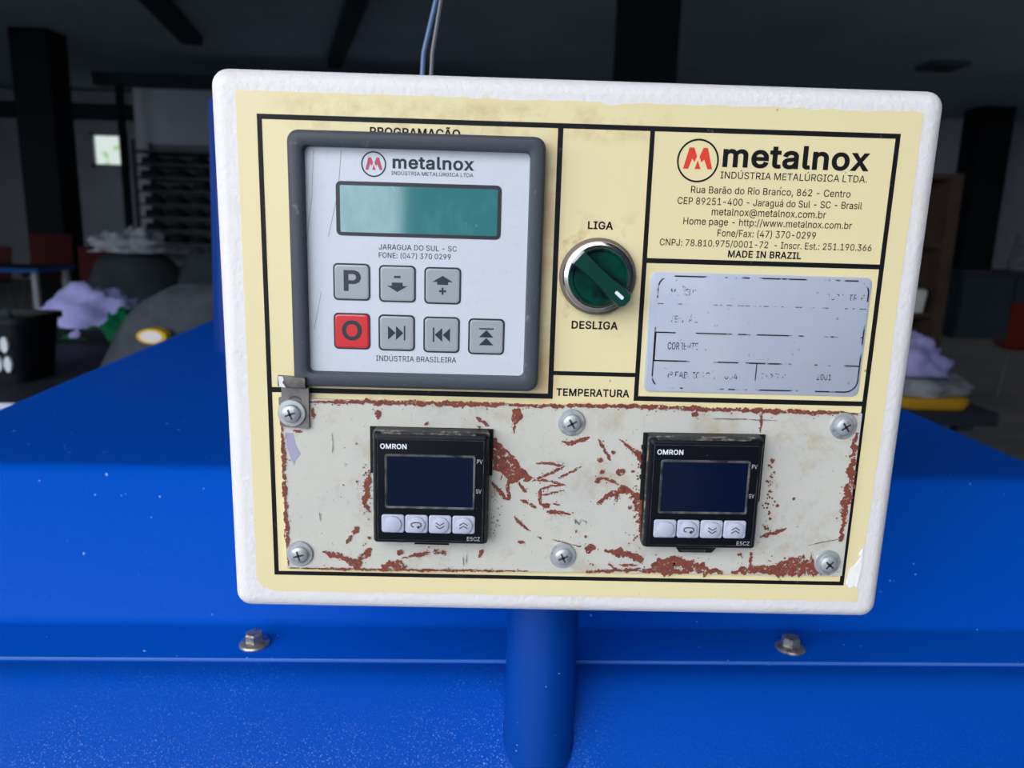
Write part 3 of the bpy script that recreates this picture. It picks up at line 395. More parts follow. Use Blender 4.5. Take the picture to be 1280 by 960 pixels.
    ('r', 'I'): (153, [13,-2,13,31,57,31,57,223,13,223,13,257,137,257,137,223,94,223,94,31,137,31,137,-2], [1,0,2,3,5,4,9,11,10,7,6,8,2,0,11,11,9,2,3,2,9,9,8,3,8,6,3,5,3,6]),
    ('r', 'J'): (201, [93,-6,71,-4,52,3,36,15,24,30,16,50,14,73,14,89,51,89,51,73,53,59,56,48,63,39,71,33,81,29,93,27,104,29,114,33,122,39,128,48,132,59,133,73,133,257,171,257,171,73,168,50,161,30,149,15,133,3,114,-4], [7,6,9,9,8,7,13,1,14,1,13,2,12,2,13,2,12,3,12,11,3,4,3,11,5,4,11,11,10,5,6,5,10,9,6,10,16,0,29,17,16,29,24,23,21,22,21,23,17,29,28,18,17,28,28,27,18,19,18,27,27,26,19,26,25,19,20,19,25,25,24,20,24,21,20,14,1,0,15,14,0,0,16,15]),
    ('r', 'L'): (199, [28,-2,28,257,65,257,65,31,183,31,183,-2], [1,0,3,3,0,5,5,4,3,1,3,2]),
    ('r', 'M'): (317, [28,-2,28,257,78,257,141,94,143,90,144,86,146,80,148,74,150,68,152,62,154,56,156,49,158,43,160,36,162,31,164,22,150,22,153,30,155,36,157,42,159,48,161,55,163,61,165,68,167,74,169,80,171,85,172,90,174,94,236,257,286,257,286,-2,250,-2,250,145,250,151,250,157,250,163,250,170,250,177,250,184,251,207,251,214,251,221,251,231,260,231,256,220,254,212,251,204,249,196,246,188,243,181,241,173,238,166,236,160,234,154,232,149,230,145,173,-3,141,-3,83,145,81,149,79,154,77,160,75,166,73,173,70,180,68,187,65,195,62,203,59,211,57,219,52,231,62,231,62,222,62,215,63,208,63,201,63,193,63,186,63,164,63,158,63,151,63,145,63,-2,157,45,250,202,63,202], [69,70,1,70,71,1,68,75,69,75,74,69,70,69,74,74,73,70,71,70,73,73,72,71,83,82,0,1,0,82,82,81,1,81,80,1,80,79,1,79,78,1,69,1,78,78,77,69,68,69,77,77,76,68,75,68,86,74,75,67,9,17,10,11,18,19,10,17,18,18,11,10,17,9,16,66,65,2,67,66,2,74,67,2,73,74,2,72,73,2,71,72,2,1,71,2,21,13,14,20,12,13,13,21,20,21,14,22,45,46,30,30,44,45,30,46,39,46,47,39,47,46,40,41,40,46,46,45,41,42,41,45,43,42,45,45,44,43,33,32,31,31,30,33,34,33,30,35,34,30,36,35,30,37,36,30,38,37,30,30,39,38,47,40,85,40,41,48,49,48,41,56,28,27,50,49,29,49,41,29,41,42,29,42,43,29,43,44,29,44,30,29,16,58,57,57,15,16,17,16,15,15,14,17,18,17,14,14,13,18,19,18,13,13,12,19,19,12,84,12,20,84,28,56,55,65,64,2,60,59,3,3,2,63,64,63,2,63,62,3,62,61,3,61,60,3,11,19,84,51,50,29,29,28,52,53,52,28,54,53,28,55,54,28,52,51,29,40,48,85,39,47,85,14,15,22,57,56,25,26,25,56,27,26,56,25,24,57,15,57,24,24,23,15,23,22,15,4,3,59,59,58,6,7,6,58,58,16,7,8,7,16,9,8,16,6,5,59,5,4,59,68,76,86,67,75,86]),
    ('r', 'N'): (265, [28,-2,28,257,69,257,174,93,177,88,180,83,184,77,187,70,192,62,196,55,200,46,205,38,211,26,200,24,199,36,198,45,198,54,197,63,197,71,197,79,197,86,197,92,197,97,197,257,234,257,234,-2,192,-2,99,144,95,150,91,157,87,164,82,172,77,180,72,189,66,200,59,212,50,228,62,230,63,215,63,203,64,192,64,182,64,172,65,164,65,157,65,150,65,145,65,-2,198,51,63,205], [35,38,36,38,37,36,44,43,1,43,42,1,36,1,42,42,41,36,41,40,36,35,36,40,40,39,35,47,46,0,1,0,46,46,45,1,44,1,45,38,35,49,34,33,38,33,2,38,37,38,2,36,37,2,1,36,2,11,13,12,12,25,11,13,11,14,15,14,11,11,10,15,17,16,10,10,11,17,18,17,11,11,25,18,19,18,25,25,12,26,12,13,26,13,14,26,14,15,8,9,8,15,15,10,48,19,25,20,21,20,25,22,21,25,25,24,22,23,22,24,26,14,8,2,33,32,28,27,3,3,2,29,30,29,2,31,30,2,32,31,2,29,28,3,10,16,48,9,15,48,3,27,26,4,3,26,5,4,26,6,5,26,7,6,26,8,7,26,35,39,49,34,38,49]),
    ('r', 'O'): (270, [133,-6,112,-4,92,1,74,10,58,23,44,38,33,56,24,78,19,101,18,127,19,153,24,177,33,198,44,216,58,232,74,244,92,253,112,258,133,260,155,258,175,253,193,244,209,232,223,216,234,198,242,177,247,153,249,127,247,101,242,78,234,57,223,38,209,23,193,10,175,1,155,-4,133,29,148,30,161,34,173,40,184,49,194,60,202,73,208,89,211,107,213,127,211,147,208,165,202,181,194,195,184,206,173,214,161,220,148,224,133,225,119,224,106,220,93,214,82,206,73,194,65,181,59,165,55,147,54,127,55,107,59,89,65,73,73,60,82,49,93,40,106,34,119,30], [7,6,66,66,65,7,8,7,65,65,64,8,9,8,64,64,63,9,63,62,9,10,9,62,62,61,10,11,10,61,61,60,11,12,11,60,2,69,3,69,68,3,71,1,0,1,71,70,17,56,55,55,18,17,1,70,2,69,2,70,15,58,57,16,15,57,57,56,16,56,17,16,3,68,4,5,4,68,68,67,5,6,5,67,66,6,67,12,60,59,13,12,59,59,58,13,14,13,58,58,15,14,35,38,37,52,19,53,51,50,21,20,51,21,38,35,34,39,38,34,34,33,39,33,40,39,51,20,52,19,52,20,30,29,42,43,42,29,29,28,43,44,43,28,28,27,44,45,44,27,46,45,27,27,26,46,47,46,26,26,25,47,48,47,25,25,24,48,40,33,32,32,31,40,41,40,31,31,30,41,30,42,41,48,24,49,24,23,49,50,49,23,23,22,50,21,50,22,35,37,0,37,36,0,71,0,36,18,55,54,54,53,18,53,19,18]),
    ('r', 'P'): (225, [28,-2,28,257,118,257,136,256,153,252,167,246,180,238,189,228,197,216,203,203,206,189,207,174,206,159,203,145,197,132,189,120,180,110,167,101,153,95,136,92,118,90,52,90,52,124,116,124,128,124,139,127,147,130,154,135,160,141,164,148,167,156,169,164,170,174,169,183,167,192,164,200,160,206,154,212,147,217,139,221,128,223,116,224,65,224,65,-2,65,124,65,90], [43,21,0,21,22,0,1,0,22,40,2,41,42,41,2,21,43,45,22,21,44,22,44,42,1,22,42,42,2,1,19,25,24,25,19,18,18,26,25,38,4,39,3,39,4,19,24,20,23,20,24,39,3,40,2,40,3,16,15,28,29,28,15,15,14,29,14,13,29,30,29,13,13,12,30,31,30,12,12,11,31,32,31,11,33,32,11,11,10,33,34,33,10,10,9,34,35,34,9,9,8,35,8,7,35,36,35,7,7,6,36,26,18,17,27,26,17,17,16,27,16,28,27,36,6,37,6,5,37,38,37,5,4,38,5,20,23,45,23,44,45,21,45,44]),
    ('r', 'R'): (227, [28,-2,28,257,118,257,137,256,153,252,168,247,180,239,190,229,197,218,203,205,206,191,207,176,206,161,203,147,197,134,190,123,180,114,168,106,153,101,137,97,118,96,46,96,46,130,117,130,129,131,139,133,148,136,155,140,160,145,165,151,168,159,169,167,170,176,169,185,168,194,165,201,160,208,155,213,148,218,139,221,129,223,116,224,65,224,65,-2,175,-2,111,117,153,117,218,-2,65,130,65,96,122,97,160,104], [21,0,43,0,21,22,1,0,22,22,42,1,40,2,41,21,43,49,22,21,49,42,22,48,41,2,42,1,42,2,26,46,27,18,46,19,25,24,46,46,26,25,39,38,4,3,39,4,50,19,45,19,46,45,23,45,24,39,3,40,2,40,3,16,15,28,29,28,15,15,14,29,30,29,14,14,13,30,13,12,30,31,30,12,12,11,31,32,31,11,33,32,11,11,10,33,34,33,10,10,9,34,9,8,34,35,34,8,8,7,35,36,35,7,7,6,36,19,50,44,18,19,44,18,44,51,46,18,51,17,16,46,27,46,16,16,28,27,36,6,37,6,5,37,38,37,5,4,38,5,20,45,49,45,23,48,48,49,45,48,22,49,45,20,50,46,24,45,17,46,51,44,47,51]),
    ('r', 'S'): (226, [112,-7,94,-6,78,-3,63,2,50,9,39,18,30,29,23,41,19,54,16,71,54,71,56,60,59,52,64,45,69,40,76,35,84,32,93,29,102,28,112,27,123,28,133,29,142,32,150,36,157,42,163,47,167,54,169,62,170,70,170,77,167,83,164,88,159,92,154,96,147,100,139,103,131,106,122,109,91,117,71,124,55,132,41,143,31,155,25,170,23,186,25,200,29,214,35,225,44,236,55,244,68,251,82,256,97,259,114,260,130,259,145,256,159,251,171,244,182,236,191,226,197,215,201,202,203,186,167,186,163,200,158,209,150,217,139,222,127,226,112,227,102,226,93,224,85,222,77,218,71,213,66,208,63,202,61,195,60,188,61,180,63,174,67,168,73,164,79,160,86,156,93,153,100,151,107,149,133,142,140,140,148,137,157,134,165,130,173,126,181,121,188,115,194,108,199,100,203,91,206,81,207,69,205,55,202,42,195,30,187,20,176,10,163,3,148,-3,131,-6], [6,5,13,13,12,6,7,6,12,12,11,7,8,7,11,11,10,8,9,8,10,42,41,80,43,42,80,80,79,43,44,43,79,79,78,44,45,44,78,78,77,45,46,45,77,77,76,46,47,46,76,76,75,47,48,47,75,73,72,50,72,51,50,0,19,18,0,18,1,17,1,18,87,86,38,85,38,86,52,71,70,1,17,2,16,2,17,38,85,39,85,84,39,83,39,84,51,72,71,71,52,51,2,16,3,16,15,3,4,3,15,15,14,4,5,4,14,13,5,14,39,83,40,83,82,40,41,40,82,82,81,41,80,41,81,48,75,74,49,48,74,74,73,49,73,50,49,88,36,89,20,108,21,36,88,37,21,108,107,22,21,107,107,106,22,106,23,22,34,91,35,91,90,35,36,35,90,89,36,90,66,56,67,56,55,67,68,67,55,54,68,55,103,102,26,27,26,102,102,101,27,28,27,101,101,100,28,100,99,28,29,28,99,99,98,29,30,29,98,98,97,30,97,96,30,31,30,96,96,95,31,62,61,63,64,63,61,61,60,64,60,59,64,23,106,105,24,23,105,105,104,24,25,24,104,104,103,25,103,26,25,31,95,32,95,94,32,94,93,32,33,32,93,93,92,33,34,33,92,91,34,92,64,59,65,59,58,65,66,65,58,58,57,66,56,66,57,108,20,0,19,0,20,87,38,37,37,88,87,68,54,69,54,53,69,70,69,53,52,70,53]),
    ('r', 'T'): (227, [13,223,13,257,211,257,211,223,131,223,131,-3,94,-2,94,223], [1,0,7,3,2,4,5,4,6,7,6,4,4,2,7,1,7,2]),
    ('r', 'U'): (262, [129,-7,110,-5,92,-1,76,5,62,15,50,26,40,39,33,53,29,69,28,86,28,257,65,257,65,89,66,78,68,67,73,58,78,49,86,42,95,36,105,32,117,29,129,28,142,29,154,32,164,36,173,42,180,49,186,58,190,67,193,78,194,89,194,257,231,257,231,86,230,69,225,53,218,39,209,26,197,15,183,5,167,-1,149,-5], [9,8,13,13,12,9,10,9,12,12,11,10,18,2,19,20,1,0,19,2,1,1,20,19,2,18,3,17,3,18,3,17,4,17,16,4,5,4,16,16,15,5,6,5,15,7,6,15,15,14,7,8,7,14,13,8,14,41,23,22,23,41,40,24,23,40,40,39,24,39,25,24,35,34,28,29,28,34,34,33,29,30,29,33,33,32,30,31,30,32,25,39,38,26,25,38,38,37,26,27,26,37,37,36,27,36,35,27,35,28,27,41,22,0,22,21,0,20,0,21]),
    ('r', 'V'): (243, [100,-3,5,257,44,257,98,104,102,94,106,83,110,69,115,54,120,36,127,13,114,13,121,36,126,54,131,70,135,83,139,94,142,104,196,257,235,257,141,-3,121,35], [3,0,4,0,3,1,2,1,3,7,10,8,10,7,0,7,6,0,6,5,0,4,0,5,12,11,9,17,16,18,18,16,19,15,19,16,12,9,19,13,12,19,14,13,19,19,15,14,10,0,19,19,9,10,10,9,20,9,11,20,8,10,20]),
    ('r', 'Z'): (222, [18,-2,18,24,135,194,140,202,145,209,151,217,157,224,163,232,171,243,177,225,164,224,153,224,143,224,132,223,122,223,111,223,18,223,18,257,201,257,201,230,86,63,81,55,75,47,69,39,63,31,57,23,48,12,42,29,55,30,66,31,76,31,86,31,97,31,107,31,202,31,202,-2,156,224,63,30], [28,25,37,27,26,25,25,28,27,1,0,26,26,27,1,33,32,26,32,31,26,31,30,26,25,26,30,30,29,25,37,25,29,28,24,23,27,28,23,23,22,27,22,21,27,21,20,27,1,27,20,1,20,2,7,6,10,7,10,9,8,7,9,9,19,8,19,18,8,19,2,20,19,9,2,3,2,9,4,3,9,5,4,9,9,10,5,10,6,36,36,6,11,6,7,11,12,11,7,7,8,12,13,12,8,14,13,8,15,14,8,26,0,35,33,26,35,35,34,33,17,16,15,15,8,17,8,18,17,5,10,36,24,28,37]),
    ('r', 'a'): (198, [80,-7,68,-6,57,-4,46,0,37,6,28,13,22,21,17,31,14,42,13,54,13,65,16,74,19,82,24,88,31,94,38,99,45,102,53,105,62,108,71,110,80,111,89,112,99,114,109,115,117,116,123,117,128,118,131,120,133,121,135,124,135,128,135,128,135,135,133,142,131,147,128,152,124,156,119,159,113,161,106,162,98,163,90,162,82,161,76,159,70,156,65,153,61,149,57,145,54,140,51,134,17,144,23,158,30,167,38,175,46,181,56,186,66,190,76,193,87,194,97,195,104,194,112,194,120,192,128,190,136,187,144,182,152,177,158,170,163,161,168,151,170,139,171,126,171,-2,136,-2,136,23,138,23,136,20,132,15,128,10,122,6,116,2,109,-2,100,-5,91,-6,85,25,96,26,105,28,113,32,120,36,125,42,130,48,133,55,135,62,135,69,136,90,137,91,134,90,130,89,126,87,121,86,116,85,111,85,106,84,100,83,96,83,92,82,88,82,81,80,74,79,68,77,62,75,58,72,54,68,51,64,49,59,48,52,49,47,50,42,53,38,56,34,61,31,66,28,72,27,78,26,136,20], [5,4,119,119,118,5,6,5,118,118,117,6,7,6,117,117,116,7,8,7,116,116,115,8,9,8,115,115,114,9,10,9,114,11,10,114,114,113,11,12,11,113,13,12,113,113,112,13,14,13,112,15,14,112,51,50,49,49,48,51,1,122,2,122,121,2,83,85,84,21,106,105,83,84,0,123,0,84,20,107,106,106,21,20,57,42,41,41,58,57,0,123,1,122,1,123,18,109,108,19,18,108,108,107,19,107,20,19,43,42,56,42,57,56,2,121,3,121,120,3,4,3,120,119,4,120,15,112,111,16,15,111,111,110,16,17,16,110,110,109,17,109,18,17,51,48,47,52,51,47,47,46,52,53,52,46,46,45,53,54,53,45,45,44,54,55,54,44,44,43,55,43,56,55,103,22,104,59,40,60,22,103,102,102,101,22,101,23,22,60,40,39,39,61,60,24,100,99,24,99,98,98,25,24,86,81,80,80,79,86,87,86,79,79,78,87,23,101,100,100,24,23,61,39,38,38,62,61,73,72,75,71,70,31,76,74,77,91,90,75,92,91,75,75,72,92,93,92,72,72,71,93,71,95,93,95,94,93,28,27,95,95,71,28,29,28,71,30,29,71,31,70,32,70,69,32,33,32,69,69,68,33,34,33,68,68,67,34,87,78,77,88,87,77,77,74,88,89,88,74,74,75,89,75,90,89,25,98,97,97,96,25,26,25,96,96,95,26,95,27,26,34,67,35,67,66,35,66,65,35,36,35,65,65,64,36,37,36,64,64,63,37,38,37,63,62,38,63,85,83,82,82,81,85,81,86,85,21,105,104,104,22,21,40,59,41,58,41,59,75,74,124,73,75,124]),
    ('r', 'b'): (215, [115,-7,103,-6,94,-4,85,0,78,4,72,9,67,14,63,19,60,24,58,27,58,27,58,-2,24,-2,24,257,59,257,59,162,58,162,60,165,63,169,67,174,72,180,78,184,85,189,93,192,103,194,115,195,130,193,145,189,158,182,169,173,179,161,187,147,193,131,196,114,198,94,196,75,193,57,187,41,179,27,170,15,158,6,145,-1,130,-5,110,26,121,27,130,30,138,35,145,41,151,50,156,59,159,70,161,82,162,95,161,107,159,119,156,130,151,139,145,147,138,154,130,159,121,161,110,162,99,161,90,159,82,154,75,148,69,140,65,131,62,120,60,108,59,95,60,81,62,69,65,58,70,49,75,41,82,34,90,30,100,27,58,26,59,165], [13,12,16,9,12,79,73,72,9,12,9,72,72,71,12,70,12,71,12,70,69,16,12,69,69,68,16,68,67,16,18,17,15,2,78,3,78,77,3,22,63,62,62,23,22,3,77,4,5,4,77,77,76,5,6,5,76,20,19,64,64,63,20,21,20,63,63,22,21,6,76,7,8,7,76,76,75,8,10,8,75,75,74,10,73,9,74,16,67,66,15,16,66,66,65,15,65,64,15,18,15,64,64,19,18,13,16,14,61,25,24,43,1,0,0,44,43,25,61,60,60,26,25,58,27,59,44,0,42,45,44,42,42,41,45,41,46,45,26,60,59,59,27,26,37,36,49,50,49,36,36,35,50,51,50,35,35,34,51,52,51,34,53,52,34,34,33,53,54,53,33,33,32,54,55,54,32,32,31,55,46,41,40,40,39,46,47,46,39,39,38,47,48,47,38,38,37,48,37,49,48,55,31,56,31,30,56,57,56,30,30,29,57,58,57,29,29,28,58,27,58,28,78,2,1,1,43,78,61,24,62,23,62,24,8,10,79,12,11,79,15,17,80,16,15,80,14,16,80]),
    ('r', 'c'): (201, [104,-7,87,-5,71,-1,57,6,45,16,34,27,26,41,20,57,16,75,15,94,16,113,20,131,26,147,34,161,45,172,57,182,71,189,87,193,104,195,113,194,122,193,131,191,139,188,147,184,154,180,161,175,167,169,172,162,177,155,180,147,184,137,150,128,147,135,146,139,143,143,140,147,137,150,133,153,129,156,125,158,120,160,115,161,110,162,104,162,92,161,83,158,74,153,67,146,61,138,57,128,53,117,51,106,51,94,51,82,53,70,57,60,61,50,67,42,74,35,83,30,92,27,104,26,110,26,115,27,121,28,125,30,130,32,134,35,138,38,141,42,144,46,146,50,148,54,150,62,185,53,181,42,177,34,173,27,167,20,161,14,155,9,147,4,139,0,131,-3,122,-5,113,-6], [6,5,56,56,55,6,7,6,55,55,54,7,8,7,54,54,53,8,9,8,53,53,52,9,52,51,9,10,9,51,51,50,10,11,10,50,50,49,11,12,11,49,0,61,60,41,19,42,85,62,0,61,0,62,18,44,43,43,42,18,42,19,18,0,60,1,2,1,60,59,2,60,16,45,44,17,16,44,44,18,17,2,59,3,59,58,3,4,3,58,58,57,4,5,4,57,56,5,57,12,49,48,13,12,48,48,47,13,14,13,47,47,46,14,15,14,46,46,45,15,45,16,15,84,64,63,39,21,40,20,40,21,64,84,83,65,64,83,83,82,65,66,65,82,39,38,22,21,39,22,77,76,71,72,71,76,76,75,72,73,72,75,75,74,73,30,29,31,32,31,29,29,28,32,33,32,28,28,27,33,66,82,81,67,66,81,81,80,67,68,67,80,80,79,68,69,68,79,79,78,69,70,69,78,78,77,70,77,71,70,33,27,34,27,26,34,35,34,26,26,25,35,36,35,25,25,24,36,37,36,24,24,23,37,38,37,23,22,38,23,84,63,85,62,85,63,40,20,41,19,41,20]),
    ('r', 'd'): (215, [98,-7,82,-5,68,-1,54,6,43,15,33,27,25,41,19,57,16,75,15,94,16,114,19,131,25,147,33,161,43,173,55,182,68,189,82,193,98,195,109,194,119,192,128,189,135,184,141,180,146,174,149,169,153,165,155,162,153,162,153,257,188,257,188,-2,154,-2,154,27,155,27,153,24,149,19,145,14,140,9,134,4,127,0,119,-4,109,-6,102,26,113,27,122,30,130,34,137,41,143,49,147,58,151,69,153,81,153,95,153,108,151,120,147,131,143,140,137,148,130,154,122,159,113,161,102,162,91,161,82,159,74,154,67,147,61,139,57,130,53,119,51,107,51,95,51,82,53,70,57,59,61,50,67,41,74,35,82,30,92,27,153,165,154,26], [8,7,72,72,71,8,9,8,71,71,70,9,70,69,9,10,9,69,69,68,10,11,10,68,68,67,11,12,11,67,17,63,62,42,43,0,0,43,78,61,18,62,17,62,18,0,78,1,78,77,1,2,1,77,76,2,77,16,64,63,63,17,16,2,76,3,4,3,76,76,75,4,5,4,75,75,74,5,6,5,74,74,73,6,7,6,73,72,7,73,12,67,66,13,12,66,66,65,13,14,13,65,65,64,14,15,14,64,64,16,15,60,20,19,44,41,40,40,45,44,59,21,60,20,60,21,45,40,39,39,38,45,46,45,38,38,37,46,58,23,59,23,22,59,21,59,22,31,30,27,31,34,32,50,49,34,34,31,50,51,50,31,31,52,51,52,31,53,31,27,53,54,53,27,55,54,27,26,25,28,28,27,79,27,30,79,46,37,36,36,35,46,47,46,35,35,33,47,48,47,33,33,34,48,34,49,48,55,27,56,27,28,56,57,56,28,58,57,28,28,25,58,25,24,58,23,58,24,41,44,42,43,42,44,60,19,61,18,61,19,30,29,79,33,35,80,34,33,80,32,34,80]),
    ('r', 'e'): (205, [106,-7,88,-5,72,-1,57,6,45,16,34,27,26,41,19,57,16,74,15,93,16,112,19,130,25,146,34,160,44,172,56,182,70,189,86,193,103,195,113,194,124,192,134,189,144,185,153,179,161,172,169,164,176,153,181,142,185,129,187,114,188,97,188,82,35,82,35,113,174,112,153,97,152,113,150,124,147,133,142,142,137,149,130,155,122,159,113,162,103,163,92,162,83,159,75,155,67,149,61,142,57,134,53,125,51,115,50,105,50,89,51,76,54,64,57,54,63,46,69,38,77,33,86,29,95,26,106,26,113,26,120,27,126,29,132,31,136,34,141,38,145,43,148,48,151,56,186,47,181,35,176,26,169,18,161,11,152,5,142,0,131,-4,119,-6,152,112,51,113,51,82], [8,7,32,9,8,32,35,34,82,52,51,33,7,6,56,32,7,56,56,55,32,54,53,32,53,33,32,9,32,33,10,9,33,11,10,33,33,51,11,12,11,51,0,63,62,18,45,44,0,62,1,61,1,62,17,46,45,45,18,17,1,61,2,61,60,2,3,2,60,59,3,60,16,47,46,46,17,16,3,59,4,59,58,4,5,4,58,58,57,5,6,5,57,56,6,57,12,51,50,13,12,50,50,49,13,14,13,49,49,48,14,15,14,48,48,47,15,47,16,15,64,81,65,65,81,80,80,66,65,42,20,43,19,43,20,66,80,79,79,67,66,42,41,22,22,21,42,20,42,21,30,29,34,29,28,34,75,74,71,72,71,74,74,73,72,31,35,54,31,30,35,30,34,35,37,36,34,34,28,37,28,27,37,67,79,78,68,67,78,78,77,68,69,68,77,77,76,69,70,69,76,76,75,70,75,71,70,37,27,38,27,26,38,39,38,26,26,25,39,40,39,25,25,24,40,24,23,40,41,40,23,22,41,23,81,64,0,63,0,64,53,54,35,43,19,44,18,44,19,32,55,84,54,32,84,52,33,83,34,36,82,33,53,83,53,35,82,53,82,83,31,54,84]),
    ('r', 'g'): (216, [103,-78,90,-77,77,-75,66,-72,56,-68,47,-63,39,-57,33,-50,27,-43,22,-34,51,-17,56,-23,59,-27,63,-31,67,-35,72,-39,78,-42,85,-44,94,-46,103,-46,117,-45,129,-41,140,-36,147,-27,152,-17,153,-3,153,32,154,32,152,29,149,24,145,19,140,14,134,10,127,6,119,2,109,1,97,0,82,1,68,5,55,11,43,20,33,31,25,44,19,59,16,76,15,96,16,115,19,132,25,148,33,161,43,173,55,182,68,189,82,193,98,195,109,194,119,192,128,189,135,184,141,180,146,175,150,170,153,165,155,162,154,162,154,192,189,192,189,-5,187,-20,184,-34,177,-46,169,-56,158,-64,146,-70,133,-74,119,-77,102,32,113,33,122,35,130,40,137,45,143,53,148,61,151,72,153,83,154,96,153,109,151,121,148,131,143,140,137,148,130,154,122,159,113,161,102,162,92,161,82,159,74,154,67,147,61,139,57,130,53,120,51,109,51,96,51,84,53,72,57,62,61,53,67,46,74,40,82,36,92,33,153,30,154,164], [11,10,8,9,8,10,43,42,106,106,105,43,44,43,105,105,104,44,45,44,104,104,103,45,103,102,45,46,45,102,102,101,46,47,46,101,101,100,47,48,47,100,36,76,111,94,54,95,17,1,18,36,111,37,110,37,111,53,96,95,95,54,53,1,17,2,17,16,2,3,2,16,15,3,16,37,110,38,109,38,110,52,97,96,96,53,52,3,15,4,15,14,4,5,4,14,6,5,14,14,13,6,7,6,13,13,12,7,8,7,12,11,8,12,38,109,39,40,39,109,109,108,40,41,40,108,108,107,41,42,41,107,106,42,107,48,100,99,49,48,99,99,98,49,50,49,98,98,97,50,51,50,97,97,52,51,19,0,75,20,19,75,77,35,34,34,33,77,33,78,77,92,57,93,57,56,93,55,93,56,31,30,79,20,75,74,74,21,20,78,33,32,32,31,78,31,79,78,91,59,92,59,58,92,57,92,58,64,63,113,67,66,85,113,63,66,71,70,23,70,69,23,24,23,69,69,68,24,25,24,68,68,67,25,67,27,25,29,28,26,83,82,27,27,67,83,84,83,67,67,85,84,85,66,86,87,86,66,66,63,87,88,87,63,64,62,61,21,74,73,22,21,73,73,72,22,72,71,22,71,23,22,79,30,29,29,26,79,80,79,26,81,80,26,26,27,81,27,82,81,88,63,89,63,64,89,90,89,64,91,90,64,64,61,91,61,60,91,59,91,60,18,1,0,0,19,18,76,36,35,35,77,76,93,55,94,54,94,55,26,28,112,27,26,112,25,27,112,62,64,113,66,65,113]),
    ('r', 'h'): (208, [59,113,59,-2,24,-3,24,257,59,257,59,141,47,141,56,161,64,174,75,183,86,190,99,193,114,195,126,194,138,191,149,186,158,180,166,172,173,162,177,150,180,136,181,120,181,-2,146,-2,146,118,144,131,141,142,135,150,127,157,117,161,105,162,97,161,89,160,82,156,75,152,70,147,65,140,62,132,60,123,59,166], [3,2,6,6,7,3,1,0,2,6,2,0,0,38,6,7,6,5,10,32,31,34,33,8,9,8,33,33,32,9,32,10,9,6,38,37,5,6,37,37,36,5,36,35,5,3,7,4,12,29,13,29,12,30,11,30,12,13,29,28,28,14,13,24,23,22,22,21,24,24,21,25,21,20,25,20,19,25,26,25,19,19,18,26,18,17,26,27,26,17,17,16,27,16,15,27,28,27,15,14,28,15,30,11,31,10,31,11,35,34,8,39,5,8,5,35,8,7,5,39,4,7,39]),
    ('r', 'i'): (86, [24,-3,24,192,59,192,59,-2,42,219,36,220,30,222,25,225,21,230,19,236,18,242,19,248,21,253,25,258,30,261,36,264,42,264,48,264,54,261,59,258,63,253,65,248,66,242,65,236,63,230,59,225,54,222,48,220], [10,9,8,11,10,12,13,7,14,4,15,5,14,7,6,6,5,14,5,15,14,10,8,7,7,13,10,12,10,13,17,16,27,18,26,25,25,19,18,26,18,27,17,27,18,22,21,20,23,22,24,24,22,25,19,25,22,22,20,19,1,0,3,3,2,1,27,16,4,15,4,16]),
    ('r', 'l'): (98, [70,-4,56,-2,44,2,35,8,29,18,25,29,24,42,24,257,59,257,59,49,60,42,61,36,62,33,64,30,68,29,73,28,76,28,78,29,80,29,81,29,83,29,87,30,93,-1,88,-2,85,-2,81,-3,77,-3,74,-4], [14,13,1,2,1,13,13,12,2,3,2,12,4,3,12,12,11,4,5,4,11,11,10,5,6,5,10,10,9,6,7,6,9,9,8,7,15,0,27,15,27,26,26,16,15,24,23,19,20,19,23,23,22,20,22,21,20,16,26,25,17,16,25,18,17,25,25,24,18,24,19,18,14,1,0,0,15,14]),
    ('r', 'm'): (308, [24,-3,24,192,58,192,59,145,50,145,55,158,59,167,64,175,71,181,77,186,85,190,93,193,101,195,110,196,123,194,135,190,145,182,153,172,159,161,164,145,153,145,157,157,161,166,167,173,173,180,181,185,189,190,198,193,208,195,218,196,229,195,240,192,250,188,259,182,266,175,273,165,277,154,280,142,281,128,281,-2,245,-2,245,127,244,139,241,148,235,154,227,159,219,162,209,163,202,162,195,160,188,158,183,154,178,149,175,144,172,138,171,131,170,124,170,-3,135,-2,135,130,133,139,130,147,125,154,118,159,109,162,100,163,93,162,86,161,80,158,74,154,69,149,65,143,62,136,60,128,59,119,59,-3,59,166,159,162], [1,0,4,4,5,1,75,74,0,4,0,74,5,4,3,1,5,2,69,68,7,68,8,7,4,74,73,73,72,4,3,4,72,72,71,3,71,70,3,70,69,6,69,7,6,65,11,66,63,14,64,14,13,64,12,64,13,64,12,65,11,65,12,60,59,20,61,60,20,20,21,61,62,61,21,21,17,62,17,16,62,62,16,63,16,15,63,14,63,15,8,68,67,9,8,67,67,66,9,10,9,66,66,11,10,55,54,19,26,49,48,48,27,26,25,50,49,49,26,25,19,54,53,53,52,19,18,19,52,22,18,52,52,51,22,23,22,51,51,50,23,24,23,50,50,25,24,29,47,46,31,30,45,46,45,30,29,46,30,41,40,39,39,38,41,38,37,41,41,37,42,37,36,42,43,42,36,36,35,43,35,34,43,44,43,34,34,33,44,33,32,44,45,44,32,31,45,32,27,48,47,28,27,47,47,29,28,57,56,58,59,58,56,20,59,56,56,55,20,55,19,20,21,20,19,19,18,21,21,18,77,18,22,77,3,70,6,76,3,6,5,3,76,2,5,76,17,21,77]),
